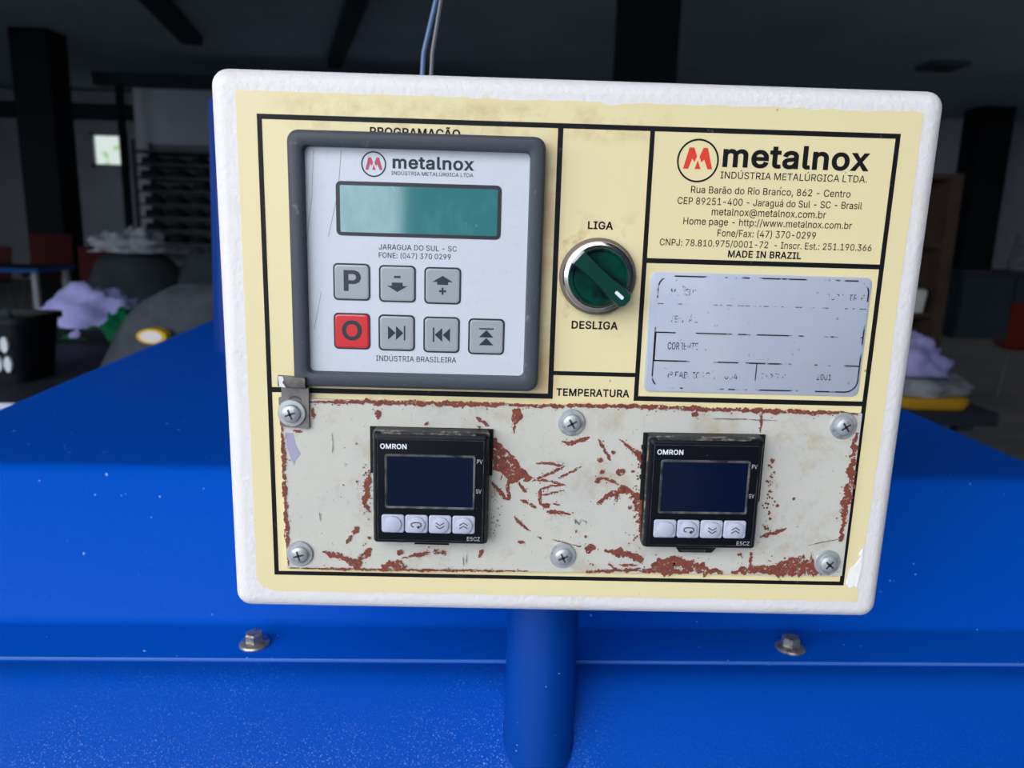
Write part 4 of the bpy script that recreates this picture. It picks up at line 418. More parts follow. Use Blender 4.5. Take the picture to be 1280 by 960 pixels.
    ('r', 'n'): (208, [59,113,59,-2,24,-3,24,192,58,192,59,141,47,141,56,161,64,174,75,183,86,190,99,193,114,195,126,194,138,191,149,186,158,180,166,172,173,162,177,150,180,136,181,120,181,-2,146,-2,146,118,144,131,141,142,135,150,127,157,117,161,105,162,97,161,89,160,82,156,75,152,70,147,65,140,62,132,60,123,58,165], [3,2,6,6,7,3,1,0,2,6,2,0,0,38,6,7,6,5,3,7,4,10,32,31,34,33,8,9,8,33,33,32,9,32,10,9,6,38,37,5,6,37,37,36,5,36,35,5,7,5,39,12,29,13,29,12,30,11,30,12,13,29,28,28,14,13,24,23,22,22,21,24,24,21,25,21,20,25,20,19,25,26,25,19,19,18,26,18,17,26,27,26,17,17,16,27,16,15,27,28,27,15,14,28,15,30,11,31,10,31,11,35,34,8,39,5,8,5,35,8,4,7,39]),
    ('r', 'o'): (211, [104,-7,87,-5,71,-1,57,6,45,16,34,27,26,41,20,57,16,75,15,94,16,113,20,131,26,147,34,161,45,172,57,182,71,189,87,193,104,195,121,193,136,189,151,182,163,172,174,161,182,147,188,131,192,113,193,94,192,75,188,57,182,41,173,27,163,16,151,6,136,-1,121,-5,104,26,115,27,125,30,134,35,141,42,147,50,151,60,154,70,156,82,157,94,156,106,154,117,151,128,147,138,141,146,134,153,125,158,115,161,104,162,92,161,83,158,74,153,67,146,61,138,57,128,53,117,51,106,51,94,51,82,53,70,57,60,61,50,67,42,74,35,83,30,92,27], [7,6,66,66,65,7,8,7,65,65,64,8,9,8,64,64,63,9,63,62,9,10,9,62,62,61,10,11,10,61,61,60,11,12,11,60,1,71,2,71,70,2,3,2,70,69,3,70,57,56,15,16,15,56,56,55,16,55,17,16,3,69,4,69,68,4,5,4,68,68,67,5,6,5,67,66,6,67,12,60,59,13,12,59,59,58,13,14,13,58,58,57,14,57,15,14,37,35,34,38,37,34,34,33,38,33,39,38,52,51,21,21,20,52,53,52,20,19,53,20,30,29,42,43,42,29,29,28,43,44,43,28,28,27,44,45,44,27,46,45,27,27,26,46,47,46,26,26,25,47,48,47,25,25,24,48,39,33,32,40,39,32,32,31,40,41,40,31,31,30,41,30,42,41,48,24,49,24,23,49,50,49,23,23,22,50,51,50,22,21,51,22,35,37,0,37,36,0,1,0,36,71,1,36,17,55,54,18,17,54,54,53,18,53,19,18]),
    ('r', 'p'): (215, [24,-74,24,192,58,192,58,162,58,162,60,165,63,169,67,174,72,180,78,184,85,189,93,192,103,194,115,195,130,193,145,189,158,182,169,173,179,161,187,147,193,131,196,114,198,94,196,75,193,57,187,41,179,27,170,15,158,6,145,-1,130,-5,115,-7,103,-6,94,-4,85,0,78,4,72,9,67,14,63,19,60,24,58,27,59,27,59,-74,110,26,121,27,130,30,138,35,145,41,151,50,156,59,159,70,161,82,162,95,161,107,159,119,156,130,151,139,145,147,138,154,130,159,121,161,110,162,99,161,90,159,82,154,75,148,69,140,65,131,62,120,60,108,59,95,60,81,62,69,65,58,70,49,75,41,82,34,90,30,100,27,58,163,59,24], [1,0,40,40,0,80,41,40,80,39,38,41,73,72,40,72,71,40,1,40,71,70,1,71,1,70,69,69,68,1,4,1,68,68,67,4,1,4,2,33,78,34,78,77,34,10,63,62,62,11,10,34,77,35,36,35,77,77,76,36,37,36,76,8,7,64,64,63,8,9,8,63,63,10,9,37,76,38,41,38,76,76,75,41,75,74,41,40,41,74,73,40,74,4,67,66,66,65,3,5,3,65,65,64,5,6,5,64,64,7,6,61,13,12,43,32,31,31,44,43,13,61,60,60,14,13,58,15,59,44,31,30,45,44,30,30,29,45,29,46,45,14,60,59,59,15,14,25,24,49,50,49,24,24,23,50,51,50,23,23,22,51,52,51,22,53,52,22,22,21,53,54,53,21,21,20,54,55,54,20,20,19,55,46,29,28,28,27,46,47,46,27,27,26,47,48,47,26,26,25,48,25,49,48,55,19,56,19,18,56,57,56,18,18,17,57,58,57,17,17,16,58,15,58,16,78,33,32,32,43,78,61,12,62,11,62,12,3,5,79,2,4,79,39,41,80,0,42,80]),
    ('r', 'r'): (133, [24,-3,24,192,58,192,58,163,56,163,60,171,66,179,75,186,85,191,95,194,106,195,109,195,112,195,115,195,124,194,124,158,120,159,118,159,115,160,111,160,107,160,104,160,95,160,88,158,81,155,75,151,69,146,65,140,62,134,60,127,59,118,59,-3,58,167], [31,30,0,1,0,30,1,4,2,1,30,29,4,1,29,29,28,4,28,27,4,3,4,27,27,26,3,26,25,3,25,24,3,5,3,24,24,6,5,8,23,22,22,9,8,10,21,20,20,11,10,9,22,21,21,10,9,18,13,19,12,19,13,15,14,16,17,16,14,13,18,17,17,14,13,19,12,20,11,20,12,6,24,23,7,6,23,23,8,7,3,5,32,4,3,32,2,4,32]),
    ('r', 's'): (185, [91,-7,78,-6,66,-4,55,-1,45,4,37,10,29,17,23,26,18,36,15,49,49,56,53,45,57,38,63,32,71,28,80,26,91,25,103,26,113,29,121,33,127,39,130,45,131,51,131,57,129,62,125,66,120,70,114,73,105,75,74,83,58,88,45,94,34,102,27,112,22,124,21,137,22,148,25,158,30,167,38,175,46,182,57,188,68,192,80,194,94,195,106,194,118,192,128,189,137,184,145,178,151,171,157,163,161,155,165,143,133,136,129,144,125,150,120,156,113,160,104,163,94,164,83,163,75,160,67,156,61,151,58,145,57,139,58,133,60,128,64,124,69,120,77,117,86,114,115,107,131,102,145,96,155,87,162,78,167,66,168,53,167,42,164,32,158,22,151,14,142,7,131,1,119,-3,105,-6], [5,12,6,12,11,6,7,6,11,8,7,11,11,10,8,9,8,10,36,35,66,0,16,1,16,15,1,71,29,72,1,15,2,15,14,2,29,71,30,70,30,71,62,61,42,61,43,42,2,14,3,14,13,3,4,3,13,5,4,13,12,5,13,30,70,31,70,69,31,32,31,69,69,68,32,33,32,68,68,67,33,34,33,67,35,34,67,66,35,67,36,66,65,37,36,65,38,37,65,65,64,38,39,38,64,40,39,64,64,63,40,41,40,63,63,62,41,62,42,41,27,73,28,60,59,45,44,60,45,17,87,86,18,17,86,47,46,58,59,58,46,45,59,46,82,81,21,81,80,21,22,21,80,80,79,22,23,22,79,79,78,23,78,77,23,53,52,54,18,86,85,19,18,85,85,84,19,20,19,84,84,83,20,83,82,20,82,21,20,23,77,24,77,76,24,25,24,76,76,75,25,26,25,75,75,74,26,27,26,74,73,27,74,54,52,55,52,51,55,56,55,51,51,50,56,50,49,56,57,56,49,49,48,57,58,57,48,47,58,48,16,0,87,87,17,16,72,29,28,28,73,72,43,61,60,60,44,43]),
    ('r', 't'): (117, [104,192,104,161,1,161,1,192,30,238,65,238,65,49,66,42,68,36,70,32,73,30,78,28,85,27,87,27,90,28,92,28,95,28,98,29,103,30,109,-1,104,-3,100,-3,96,-4,92,-4,88,-4,84,-5,68,-3,55,1,44,9,36,19,31,32,30,46,65,192,65,161,30,161,30,192], [11,10,26,26,10,27,10,9,27,28,27,9,29,28,9,9,8,29,30,29,8,8,7,30,31,30,7,7,6,31,33,34,6,12,25,24,24,13,12,13,24,23,23,14,13,20,19,17,18,17,19,14,23,22,15,14,22,22,21,15,16,15,21,21,20,16,20,17,16,11,26,25,25,12,11,32,35,33,35,32,5,1,0,32,33,1,32,31,6,34,3,2,34,35,3,34,34,33,35,5,4,35]),
    ('r', 'u'): (208, [91,-5,79,-4,67,-1,56,3,47,10,39,18,32,28,28,40,25,54,24,69,24,192,59,192,59,72,61,59,64,48,70,39,78,33,88,29,100,28,108,28,116,30,123,33,130,37,135,43,139,50,143,57,145,66,146,76,146,192,181,192,181,-2,147,-2,147,48,157,48,149,29,140,16,130,6,118,0,105,-4,147,25], [10,9,12,17,0,18,0,17,1,16,1,17,1,16,2,2,16,3,16,15,3,4,3,15,5,4,15,15,14,5,6,5,14,7,6,14,14,13,7,8,7,13,9,8,13,12,9,13,10,12,11,19,38,37,37,20,19,20,37,36,21,20,36,36,35,21,35,22,21,33,30,29,30,33,34,32,34,33,30,34,31,32,33,25,26,25,33,27,26,33,33,29,27,28,27,29,34,32,39,24,23,32,32,25,24,18,0,38,38,19,18,22,35,23,39,32,35,32,23,35,31,34,39]),
    ('r', 'w'): (287, [67,-2,8,192,45,192,69,108,72,96,76,83,79,69,83,54,86,38,91,18,79,18,83,38,87,53,90,68,94,82,97,95,101,108,124,192,160,192,183,108,186,95,190,82,193,68,197,54,200,38,204,18,193,18,197,38,200,53,204,68,208,82,211,95,214,108,238,192,276,192,217,-2,182,-2,157,85,155,94,152,103,150,112,147,121,145,130,143,140,141,149,138,159,135,171,148,171,145,159,143,149,141,140,138,130,136,121,134,112,131,103,129,94,126,85,101,-3,85,45,199,45,142,144], [6,5,0,5,4,0,1,0,4,4,3,1,2,1,3,11,10,9,9,8,11,11,8,58,10,11,0,11,7,0,6,0,7,15,14,56,56,55,15,16,15,55,50,44,51,16,55,54,54,53,16,53,52,16,52,51,16,51,44,16,44,45,16,45,46,16,10,0,57,9,10,57,8,9,56,12,8,56,13,12,56,56,14,13,16,46,17,49,43,42,38,37,20,20,19,38,39,38,19,39,19,40,41,40,19,42,41,19,49,42,19,48,49,19,47,48,19,19,18,47,27,24,59,34,33,32,30,29,35,31,30,35,35,34,31,34,32,31,27,26,25,24,27,25,25,35,24,35,29,24,28,24,29,35,25,36,25,26,36,26,27,37,27,23,37,23,22,37,22,21,37,20,37,21,36,26,37,44,50,60,44,60,49,45,44,49,49,48,45,46,45,48,48,47,46,17,46,47,47,18,17,8,12,58,7,11,58,24,28,59,23,27,59,9,57,56,43,49,60]),
    ('r', 'x'): (192, [6,-2,87,114,87,81,10,192,51,192,76,154,82,145,87,136,92,128,96,120,101,112,108,100,83,100,90,112,95,120,99,128,103,136,109,145,114,154,139,192,180,192,103,80,103,112,183,-2,142,-2,113,41,108,50,102,59,98,67,93,75,89,82,82,93,107,93,100,82,96,75,91,67,87,59,82,50,76,41,47,-3,76,97,87,100,87,107,96,121,103,100,103,109,114,96,87,85,87,93,103,93,103,87,94,73], [5,4,3,0,39,38,2,36,35,35,29,2,30,2,29,13,14,1,14,8,1,7,1,8,36,2,37,12,1,40,1,7,6,27,21,28,34,28,21,33,34,21,10,22,9,15,9,22,22,16,15,19,18,20,24,23,25,21,27,26,26,25,21,32,11,44,45,11,22,32,21,46,16,22,17,34,29,51,30,29,34,34,33,30,14,13,10,10,9,14,14,9,43,6,5,1,40,1,3,5,3,1,42,41,13,41,42,12,0,38,40,37,2,40,38,37,40,2,31,40,31,12,40,9,15,43,30,33,47,11,45,44,12,31,41,1,12,42,13,1,42,8,14,43,25,23,21,46,21,23,49,50,32,10,13,45,13,41,44,44,45,13,22,10,45,20,18,46,17,22,46,18,17,46,22,11,46,11,32,46,29,35,51,2,30,47,31,2,47,47,48,31,41,31,48,44,41,49,41,48,49,50,49,33,49,48,33,48,47,33,32,44,49,21,32,50,33,21,50,28,34,51]),
    ('r', 'º'): (170, [84,108,70,109,57,112,45,117,35,125,26,134,19,144,14,156,11,170,10,184,11,199,14,212,19,224,26,235,35,244,45,251,57,257,70,260,84,261,98,260,110,257,122,251,132,244,141,235,148,224,153,212,156,199,157,184,156,170,153,156,148,144,141,134,132,125,122,117,110,112,98,109,84,137,92,138,99,140,105,143,111,148,115,154,118,160,121,168,122,176,122,184,122,193,121,201,118,208,115,215,111,221,105,225,99,229,92,231,84,232,75,231,68,229,62,225,57,221,53,215,49,208,47,201,45,193,45,184,45,176,47,168,49,160,53,154,57,148,62,143,68,140,75,138], [8,7,65,65,64,8,9,8,64,64,63,9,63,62,9,10,9,62,62,61,10,11,10,61,0,71,1,70,1,71,55,17,56,1,70,2,70,69,2,16,57,56,56,17,16,2,69,3,4,3,69,69,68,4,5,4,68,68,67,5,6,5,67,67,66,6,7,6,66,65,7,66,11,61,60,12,11,60,60,59,12,13,12,59,59,58,13,14,13,58,58,57,14,15,14,57,57,16,15,35,38,37,52,19,53,18,53,19,38,35,34,39,38,34,51,20,52,19,52,20,29,28,43,44,43,28,28,27,44,45,44,27,46,45,27,27,26,46,47,46,26,26,25,47,39,34,33,33,32,39,40,39,32,32,31,40,41,40,31,31,30,41,42,41,30,30,29,42,29,43,42,47,25,48,25,24,48,49,48,24,24,23,49,50,49,23,23,22,50,51,50,22,22,21,51,20,51,21,35,37,0,37,36,0,71,0,36,53,18,54,55,54,18,17,55,18]),
    ('r', 'Ã'): (243, [5,-2,99,257,140,257,235,-2,196,-3,141,150,138,161,134,172,130,185,125,200,120,218,113,242,126,242,119,218,114,200,109,185,105,172,101,160,98,150,44,-2,52,69,52,102,187,102,187,69,142,285,138,286,133,286,129,288,125,289,121,291,117,293,114,294,110,296,107,298,105,299,103,299,101,299,99,299,98,298,96,296,95,294,95,291,94,286,68,286,69,299,71,308,75,315,81,321,89,325,98,326,102,326,107,325,111,324,115,322,118,321,122,319,125,317,128,315,131,314,134,313,136,312,139,312,141,312,142,313,143,314,144,316,145,319,146,326,172,326,171,313,168,304,164,296,158,290,151,286,119,219,81,102,159,102,170,69,69,69], [0,19,20,20,21,0,17,16,21,37,49,48,78,75,20,42,41,43,44,43,41,41,40,44,45,44,40,40,39,45,46,45,39,39,38,46,47,46,38,38,37,47,37,48,47,35,51,36,50,36,51,11,14,13,15,14,1,14,11,1,54,53,33,34,33,53,53,52,34,35,34,52,51,35,52,21,18,17,49,37,36,36,50,49,9,12,10,25,61,26,61,60,26,26,60,27,60,59,27,28,27,59,29,28,59,59,58,29,4,3,23,3,22,23,22,3,2,62,24,73,63,62,73,73,72,63,72,71,63,64,63,71,71,70,64,65,64,70,70,69,65,66,65,69,67,66,69,69,68,67,5,22,6,7,6,22,22,2,7,8,7,2,9,8,2,12,9,2,61,25,24,24,62,61,76,77,23,11,13,74,11,74,12,1,11,12,12,2,1,29,58,30,58,57,30,31,30,57,57,56,31,32,31,56,56,55,32,33,32,55,54,33,55,0,21,1,16,15,1,1,21,16,10,12,74,75,78,76,18,21,75,21,20,75,22,5,76,23,22,76,4,23,77,77,76,78,20,19,78]),
    ('r', 'Ç'): (258, [134,-6,112,-4,92,1,74,10,58,23,44,38,33,56,24,78,19,101,18,127,19,153,24,177,33,198,44,216,58,232,74,244,92,253,112,258,134,260,147,260,159,258,171,255,182,250,193,244,203,238,211,230,219,221,226,210,232,199,236,187,240,172,202,172,199,182,196,189,193,196,188,202,183,207,177,212,171,216,164,220,157,222,149,224,142,225,134,225,119,224,106,220,93,214,82,205,73,194,65,181,59,165,55,147,54,127,55,107,59,89,65,73,73,60,82,49,93,40,106,34,119,30,134,29,142,29,149,30,157,32,164,35,171,38,177,42,183,47,188,52,193,59,196,65,199,73,202,83,240,83,236,67,232,55,226,44,219,34,212,25,203,17,193,10,182,4,171,0,159,-3,147,-5,112,-76,112,-53,134,-53,140,-52,143,-52,146,-51,147,-49,148,-47,148,-44,148,-41,147,-39,146,-37,143,-36,140,-36,134,-35,117,-35,123,9,144,9,144,-2,144,-14,152,-15,161,-18,168,-22,172,-28,175,-35,176,-44,175,-54,172,-62,166,-68,157,-72,147,-75,134,-76,121,-5,144,-5], [9,8,53,53,52,9,52,51,9,10,9,51,2,58,3,57,3,58,46,45,16,47,46,15,46,16,15,3,57,4,5,4,57,57,56,5,6,5,56,56,55,6,7,6,55,55,54,7,8,7,54,53,8,54,10,51,50,11,10,50,50,49,11,12,11,49,49,48,12,13,12,48,48,47,13,14,13,47,47,15,14,60,102,61,87,86,88,100,0,101,101,0,118,0,102,118,102,60,59,43,18,44,17,44,18,89,117,116,90,89,116,99,98,105,88,86,117,117,89,88,99,105,100,0,100,105,0,105,119,0,119,104,104,103,0,102,0,103,61,102,103,103,62,61,18,43,42,42,19,18,1,102,2,102,59,2,58,2,59,44,17,45,16,45,17,40,20,41,114,113,92,93,92,113,113,112,93,112,111,93,94,93,111,111,110,94,95,94,110,110,109,95,96,95,109,109,108,96,107,96,108,83,65,64,39,21,40,20,40,21,75,74,73,80,79,68,69,68,79,79,78,69,70,69,78,78,77,70,71,70,77,77,76,71,72,71,76,76,75,72,75,73,72,30,29,31,32,31,29,29,28,32,33,32,28,28,27,33,34,33,27,27,26,34,35,34,26,26,25,35,36,35,25,25,24,36,65,83,82,66,65,82,82,81,66,67,66,81,81,80,67,80,68,67,36,24,37,24,23,37,38,37,23,23,22,38,39,38,22,21,39,22,90,116,115,91,90,115,115,114,91,114,92,91,96,107,97,107,106,97,98,97,106,105,98,106,104,85,84,103,104,84,84,83,103,83,64,103,64,63,103,62,103,63,19,42,41,41,20,19,102,1,118,85,104,119]),
    ('r', 'Ú'): (262, [129,-7,110,-5,92,-1,76,5,62,15,50,26,40,39,33,53,29,69,28,86,28,257,65,257,65,89,66,78,68,67,73,58,78,49,86,42,95,36,105,32,117,29,129,28,142,29,154,32,164,36,173,42,180,49,186,58,190,67,193,78,194,89,194,257,231,257,231,86,230,69,225,53,218,39,209,26,197,15,183,5,167,-1,149,-5,112,277,138,332,178,332,142,277], [8,7,14,14,13,8,9,8,13,13,12,9,10,9,12,12,11,10,2,18,3,18,17,3,20,0,21,0,20,1,19,1,20,1,19,2,18,2,19,3,17,4,17,16,4,5,4,16,16,15,5,6,5,15,7,6,15,14,7,15,22,41,23,24,40,39,25,24,39,23,41,40,40,24,23,43,45,44,37,36,27,36,35,27,28,27,35,35,34,28,29,28,34,34,33,29,30,29,33,33,32,30,31,30,32,25,39,38,26,25,38,38,37,26,37,27,26,41,22,0,21,0,22,45,43,42]),
    ('r', 'á'): (198, [80,-7,68,-6,57,-4,46,0,37,6,28,13,22,21,17,31,14,42,13,54,13,65,16,74,19,82,24,88,31,94,38,99,45,102,53,105,62,108,71,110,80,111,89,112,99,114,109,115,117,116,123,117,128,118,131,120,133,121,135,124,135,128,135,128,135,135,133,142,131,147,128,152,124,156,119,159,113,161,106,162,98,163,90,162,82,161,76,159,70,156,65,153,61,149,57,145,54,140,51,134,17,144,23,158,30,167,38,175,46,181,56,186,66,190,76,193,87,194,97,195,104,194,112,194,120,192,128,190,136,187,144,182,152,177,158,170,163,161,168,151,170,139,171,126,171,-2,136,-2,136,23,138,23,136,20,132,15,128,10,122,6,116,2,109,-2,100,-5,91,-6,77,212,103,267,144,267,108,212,85,25,96,26,105,28,113,32,120,36,125,42,130,48,133,55,135,62,135,69,136,90,137,91,134,90,130,89,126,87,121,86,116,85,111,85,106,84,100,83,96,83,92,82,88,82,81,80,74,79,68,77,62,75,58,72,54,68,51,64,49,59,48,52,49,47,50,42,53,38,56,34,61,31,66,28,72,27,78,26,136,20], [5,4,123,123,122,5,6,5,122,122,121,6,7,6,121,121,120,7,8,7,120,120,119,8,9,8,119,119,118,9,10,9,118,11,10,118,118,117,11,12,11,117,13,12,117,117,116,13,14,13,116,15,14,116,51,50,49,49,48,51,113,112,18,112,19,18,0,88,127,21,110,109,109,108,21,88,0,83,83,89,88,20,111,110,110,21,20,57,42,41,41,58,57,0,127,1,126,1,127,19,112,111,111,20,19,56,43,42,42,57,56,1,126,2,126,125,2,3,2,125,125,124,3,4,3,124,123,4,124,15,116,115,16,15,115,115,114,16,17,16,114,114,113,17,113,18,17,51,48,47,52,51,47,47,46,52,53,52,46,46,45,53,54,53,45,45,44,54,55,54,44,44,43,55,43,56,55,59,40,60,22,107,106,106,105,22,105,23,22,60,40,39,39,61,60,24,104,103,24,103,102,102,25,24,90,81,80,80,79,90,91,90,79,79,78,91,23,105,104,104,24,23,61,39,38,38,62,61,73,72,75,76,74,77,95,94,75,96,95,75,75,72,96,97,96,72,72,71,97,71,99,97,99,98,97,28,27,99,99,71,28,29,28,71,30,29,71,71,70,31,32,31,70,70,69,32,33,32,69,69,68,33,34,33,68,68,67,34,91,78,77,92,91,77,77,74,92,93,92,74,74,75,93,75,94,93,25,102,101,101,100,25,26,25,100,100,99,26,99,27,26,34,67,35,67,66,35,66,65,35,36,35,65,65,64,36,37,36,64,64,63,37,38,37,63,62,38,63,85,87,86,89,83,82,82,81,89,81,90,89,107,22,108,21,108,22,40,59,41,58,41,59,87,85,84,75,74,128,73,75,128]),
    ('r', 'ã'): (198, [80,-7,68,-6,57,-4,46,0,37,6,28,13,22,21,17,31,14,42,13,54,13,65,16,74,19,82,24,88,31,94,38,99,45,102,53,105,62,108,71,110,80,111,89,112,99,114,109,115,117,116,123,117,128,118,131,120,133,121,135,124,135,128,135,128,135,135,133,142,131,147,128,152,124,156,119,159,113,161,106,162,98,163,90,162,82,161,76,159,70,156,65,153,61,149,57,145,54,140,51,134,17,144,23,158,30,167,38,175,46,181,56,186,66,190,76,193,87,194,97,195,104,194,112,194,120,192,128,190,136,187,144,182,152,177,158,170,163,161,168,151,170,139,171,126,171,-2,136,-2,136,23,138,23,136,20,132,15,128,10,122,6,116,2,109,-2,100,-5,91,-6,117,221,112,221,108,222,104,223,100,224,96,226,92,228,88,230,85,231,82,233,80,234,77,235,76,235,74,234,72,234,71,232,70,229,69,227,69,221,42,221,44,234,46,243,50,251,56,257,63,260,72,262,77,261,82,261,86,259,90,258,93,256,97,254,100,252,103,251,106,249,109,248,111,248,114,247,116,248,117,248,118,249,119,252,120,255,121,261,147,261,145,248,143,239,139,231,133,225,125,222,85,25,96,26,105,28,113,32,120,36,125,42,130,48,133,55,135,62,135,69,136,90,137,91,134,90,130,89,126,87,121,86,116,85,111,85,106,84,100,83,96,83,92,82,88,82,81,80,74,79,68,77,62,75,58,72,54,68,51,64,49,59,48,52,49,47,50,42,53,38,56,34,61,31,66,28,72,27,78,26,136,20], [4,3,170,170,169,4,5,4,169,169,168,5,6,5,168,168,167,6,7,6,167,167,166,7,8,7,166,166,165,8,9,8,165,165,164,9,10,9,164,11,10,164,164,163,11,12,11,163,13,12,163,163,162,13,14,13,162,15,14,162,162,161,15,16,15,161,161,160,16,160,17,16,51,50,49,49,48,51,48,47,51,52,51,47,47,46,52,53,52,46,109,97,96,96,110,109,97,109,108,173,0,134,21,156,155,134,0,83,83,135,134,20,157,156,156,21,20,114,113,93,94,93,113,112,94,113,0,173,1,172,1,173,19,158,157,157,20,19,56,43,42,57,56,42,42,41,57,41,58,57,94,112,95,112,111,95,96,95,111,110,96,111,1,172,2,172,171,2,3,2,171,170,3,171,17,160,159,18,17,159,159,158,18,158,19,18,53,46,45,54,53,45,45,44,54,55,54,44,44,43,55,43,56,55,102,101,103,104,103,101,101,100,104,105,104,100,100,99,105,106,105,99,99,98,106,107,106,98,98,97,107,97,108,107,153,22,154,22,153,152,39,60,40,59,40,60,87,119,88,89,88,119,119,118,89,24,150,149,61,38,62,121,85,84,122,121,84,136,81,80,80,79,136,79,137,136,22,152,151,23,22,151,151,150,23,150,24,23,38,61,39,60,39,61,85,121,86,121,120,86,87,86,120,119,87,120,25,148,147,25,147,146,26,25,146,144,143,145,73,72,75,72,71,143,145,143,71,71,70,31,76,74,77,74,75,139,140,139,75,141,140,75,142,141,75,75,72,142,72,143,142,26,146,145,27,26,145,28,27,145,145,71,28,29,28,71,71,30,29,31,70,32,70,69,32,33,32,69,69,68,33,34,33,68,68,67,34,35,34,67,67,66,35,66,65,35,36,35,65,65,64,36,137,79,78,78,77,137,138,137,77,77,74,138,74,139,138,24,149,148,148,25,24,36,64,37,64,63,37,38,37,63,62,38,63,122,84,133,123,122,133,133,132,123,132,131,123,124,123,131,131,130,124,125,124,130,130,129,125,126,125,129,127,126,129,129,128,127,135,83,82,82,81,135,81,136,135,21,155,154,154,22,21,40,59,41,58,41,59,89,118,90,118,117,90,91,90,117,117,116,91,92,91,116,116,115,92,93,92,115,114,93,115,75,74,174,73,75,174]),
    ('b', ' '): (108, [], []),
    ('b', 'A'): (254, [-9,-12,92,266,146,266,249,-12,189,-12,132,147,130,153,128,160,126,167,123,174,121,182,118,191,115,201,112,212,108,223,100,251,139,251,130,223,127,211,124,201,121,191,118,182,115,174,113,166,111,159,109,153,107,147,51,-12,43,59,43,111,197,111,197,59,119,186,94,111,145,111,164,59,76,59], [28,0,27,0,28,29,36,33,28,14,15,29,15,1,29,0,29,1,21,11,22,12,22,11,22,12,23,13,23,12,29,26,25,25,24,29,24,23,29,23,13,29,14,29,13,20,10,9,9,19,20,18,8,7,19,9,8,8,18,19,31,4,3,3,30,31,16,17,30,2,16,30,30,3,2,5,30,6,7,6,30,18,7,30,30,17,18,34,35,31,11,21,32,11,32,20,20,19,11,12,11,19,19,18,12,13,12,18,18,17,13,14,13,17,17,16,14,15,14,16,1,15,16,16,2,1,10,20,32,33,36,34,26,29,33,29,28,33,30,5,34,31,30,34,4,31,35,35,34,36,28,27,36]),
    ('b', 'B'): (242, [18,-12,18,266,121,266,132,266,142,265,152,263,161,260,170,256,178,251,185,246,191,240,196,234,201,227,205,219,207,212,209,204,211,195,211,187,211,180,210,173,209,166,207,160,204,154,201,149,198,145,194,140,189,136,185,133,180,130,176,128,171,125,166,123,169,125,169,142,164,142,170,141,176,139,182,136,188,133,194,129,199,124,204,119,208,114,212,107,215,101,218,93,220,85,221,77,221,68,221,59,219,51,217,43,214,35,210,27,206,20,200,14,193,8,186,3,177,-2,168,-6,158,-8,147,-10,136,-12,123,-12,74,41,122,41,133,41,141,42,148,44,153,46,157,49,160,52,163,56,164,59,165,64,166,68,165,72,165,76,164,79,163,82,161,86,159,89,157,91,154,94,151,96,147,98,143,100,139,102,135,103,130,103,124,103,74,103,74,155,119,155,123,155,128,155,132,156,135,157,139,159,142,161,145,163,147,165,150,167,152,170,153,173,154,175,155,179,156,182,156,186,156,191,155,195,153,199,151,202,148,206,145,208,140,211,135,212,128,213,120,214,74,214,169,125,169,141,186,134], [92,91,93,0,64,91,1,0,91,91,92,1,92,119,1,2,118,117,64,0,63,63,65,64,93,91,90,90,94,93,118,2,119,1,119,2,96,89,88,62,66,63,65,63,66,94,90,89,95,94,89,89,96,95,116,4,117,4,3,117,2,117,3,66,62,61,67,66,61,61,60,67,60,68,67,6,5,115,116,115,5,4,116,5,36,29,28,28,37,36,27,38,122,28,29,39,39,38,28,38,27,28,37,28,27,27,122,37,26,25,37,36,37,25,35,30,29,29,36,35,33,35,36,52,51,73,51,50,73,74,73,50,50,49,74,75,74,49,49,48,75,48,47,75,76,75,47,47,46,76,77,76,46,46,45,77,78,77,45,45,44,78,79,78,44,44,43,79,43,42,79,30,32,41,29,30,41,41,40,29,39,29,40,36,25,24,24,23,36,33,36,23,23,22,33,68,60,59,69,68,59,59,58,69,58,57,69,70,69,57,57,56,70,56,55,70,71,70,55,55,54,71,72,71,54,54,53,72,53,52,72,52,73,72,79,42,80,42,41,80,41,32,80,81,80,32,32,31,81,82,81,31,83,82,31,84,83,31,85,84,31,86,85,31,87,86,31,88,87,31,96,88,31,31,34,96,97,96,34,98,97,34,99,98,34,100,99,34,101,100,34,102,101,34,103,102,34,34,33,103,104,103,33,105,104,33,33,22,105,22,21,105,106,105,21,21,20,106,20,19,106,107,106,19,19,18,107,108,107,18,18,17,108,17,16,108,109,108,16,16,15,109,110,109,15,15,14,110,14,13,110,111,110,13,13,12,111,112,111,12,12,11,112,11,10,112,113,112,10,10,9,113,9,8,113,114,113,8,8,7,114,115,114,7,6,115,7,30,35,120,34,31,120,120,121,34,121,120,35,35,33,121,26,37,122]),
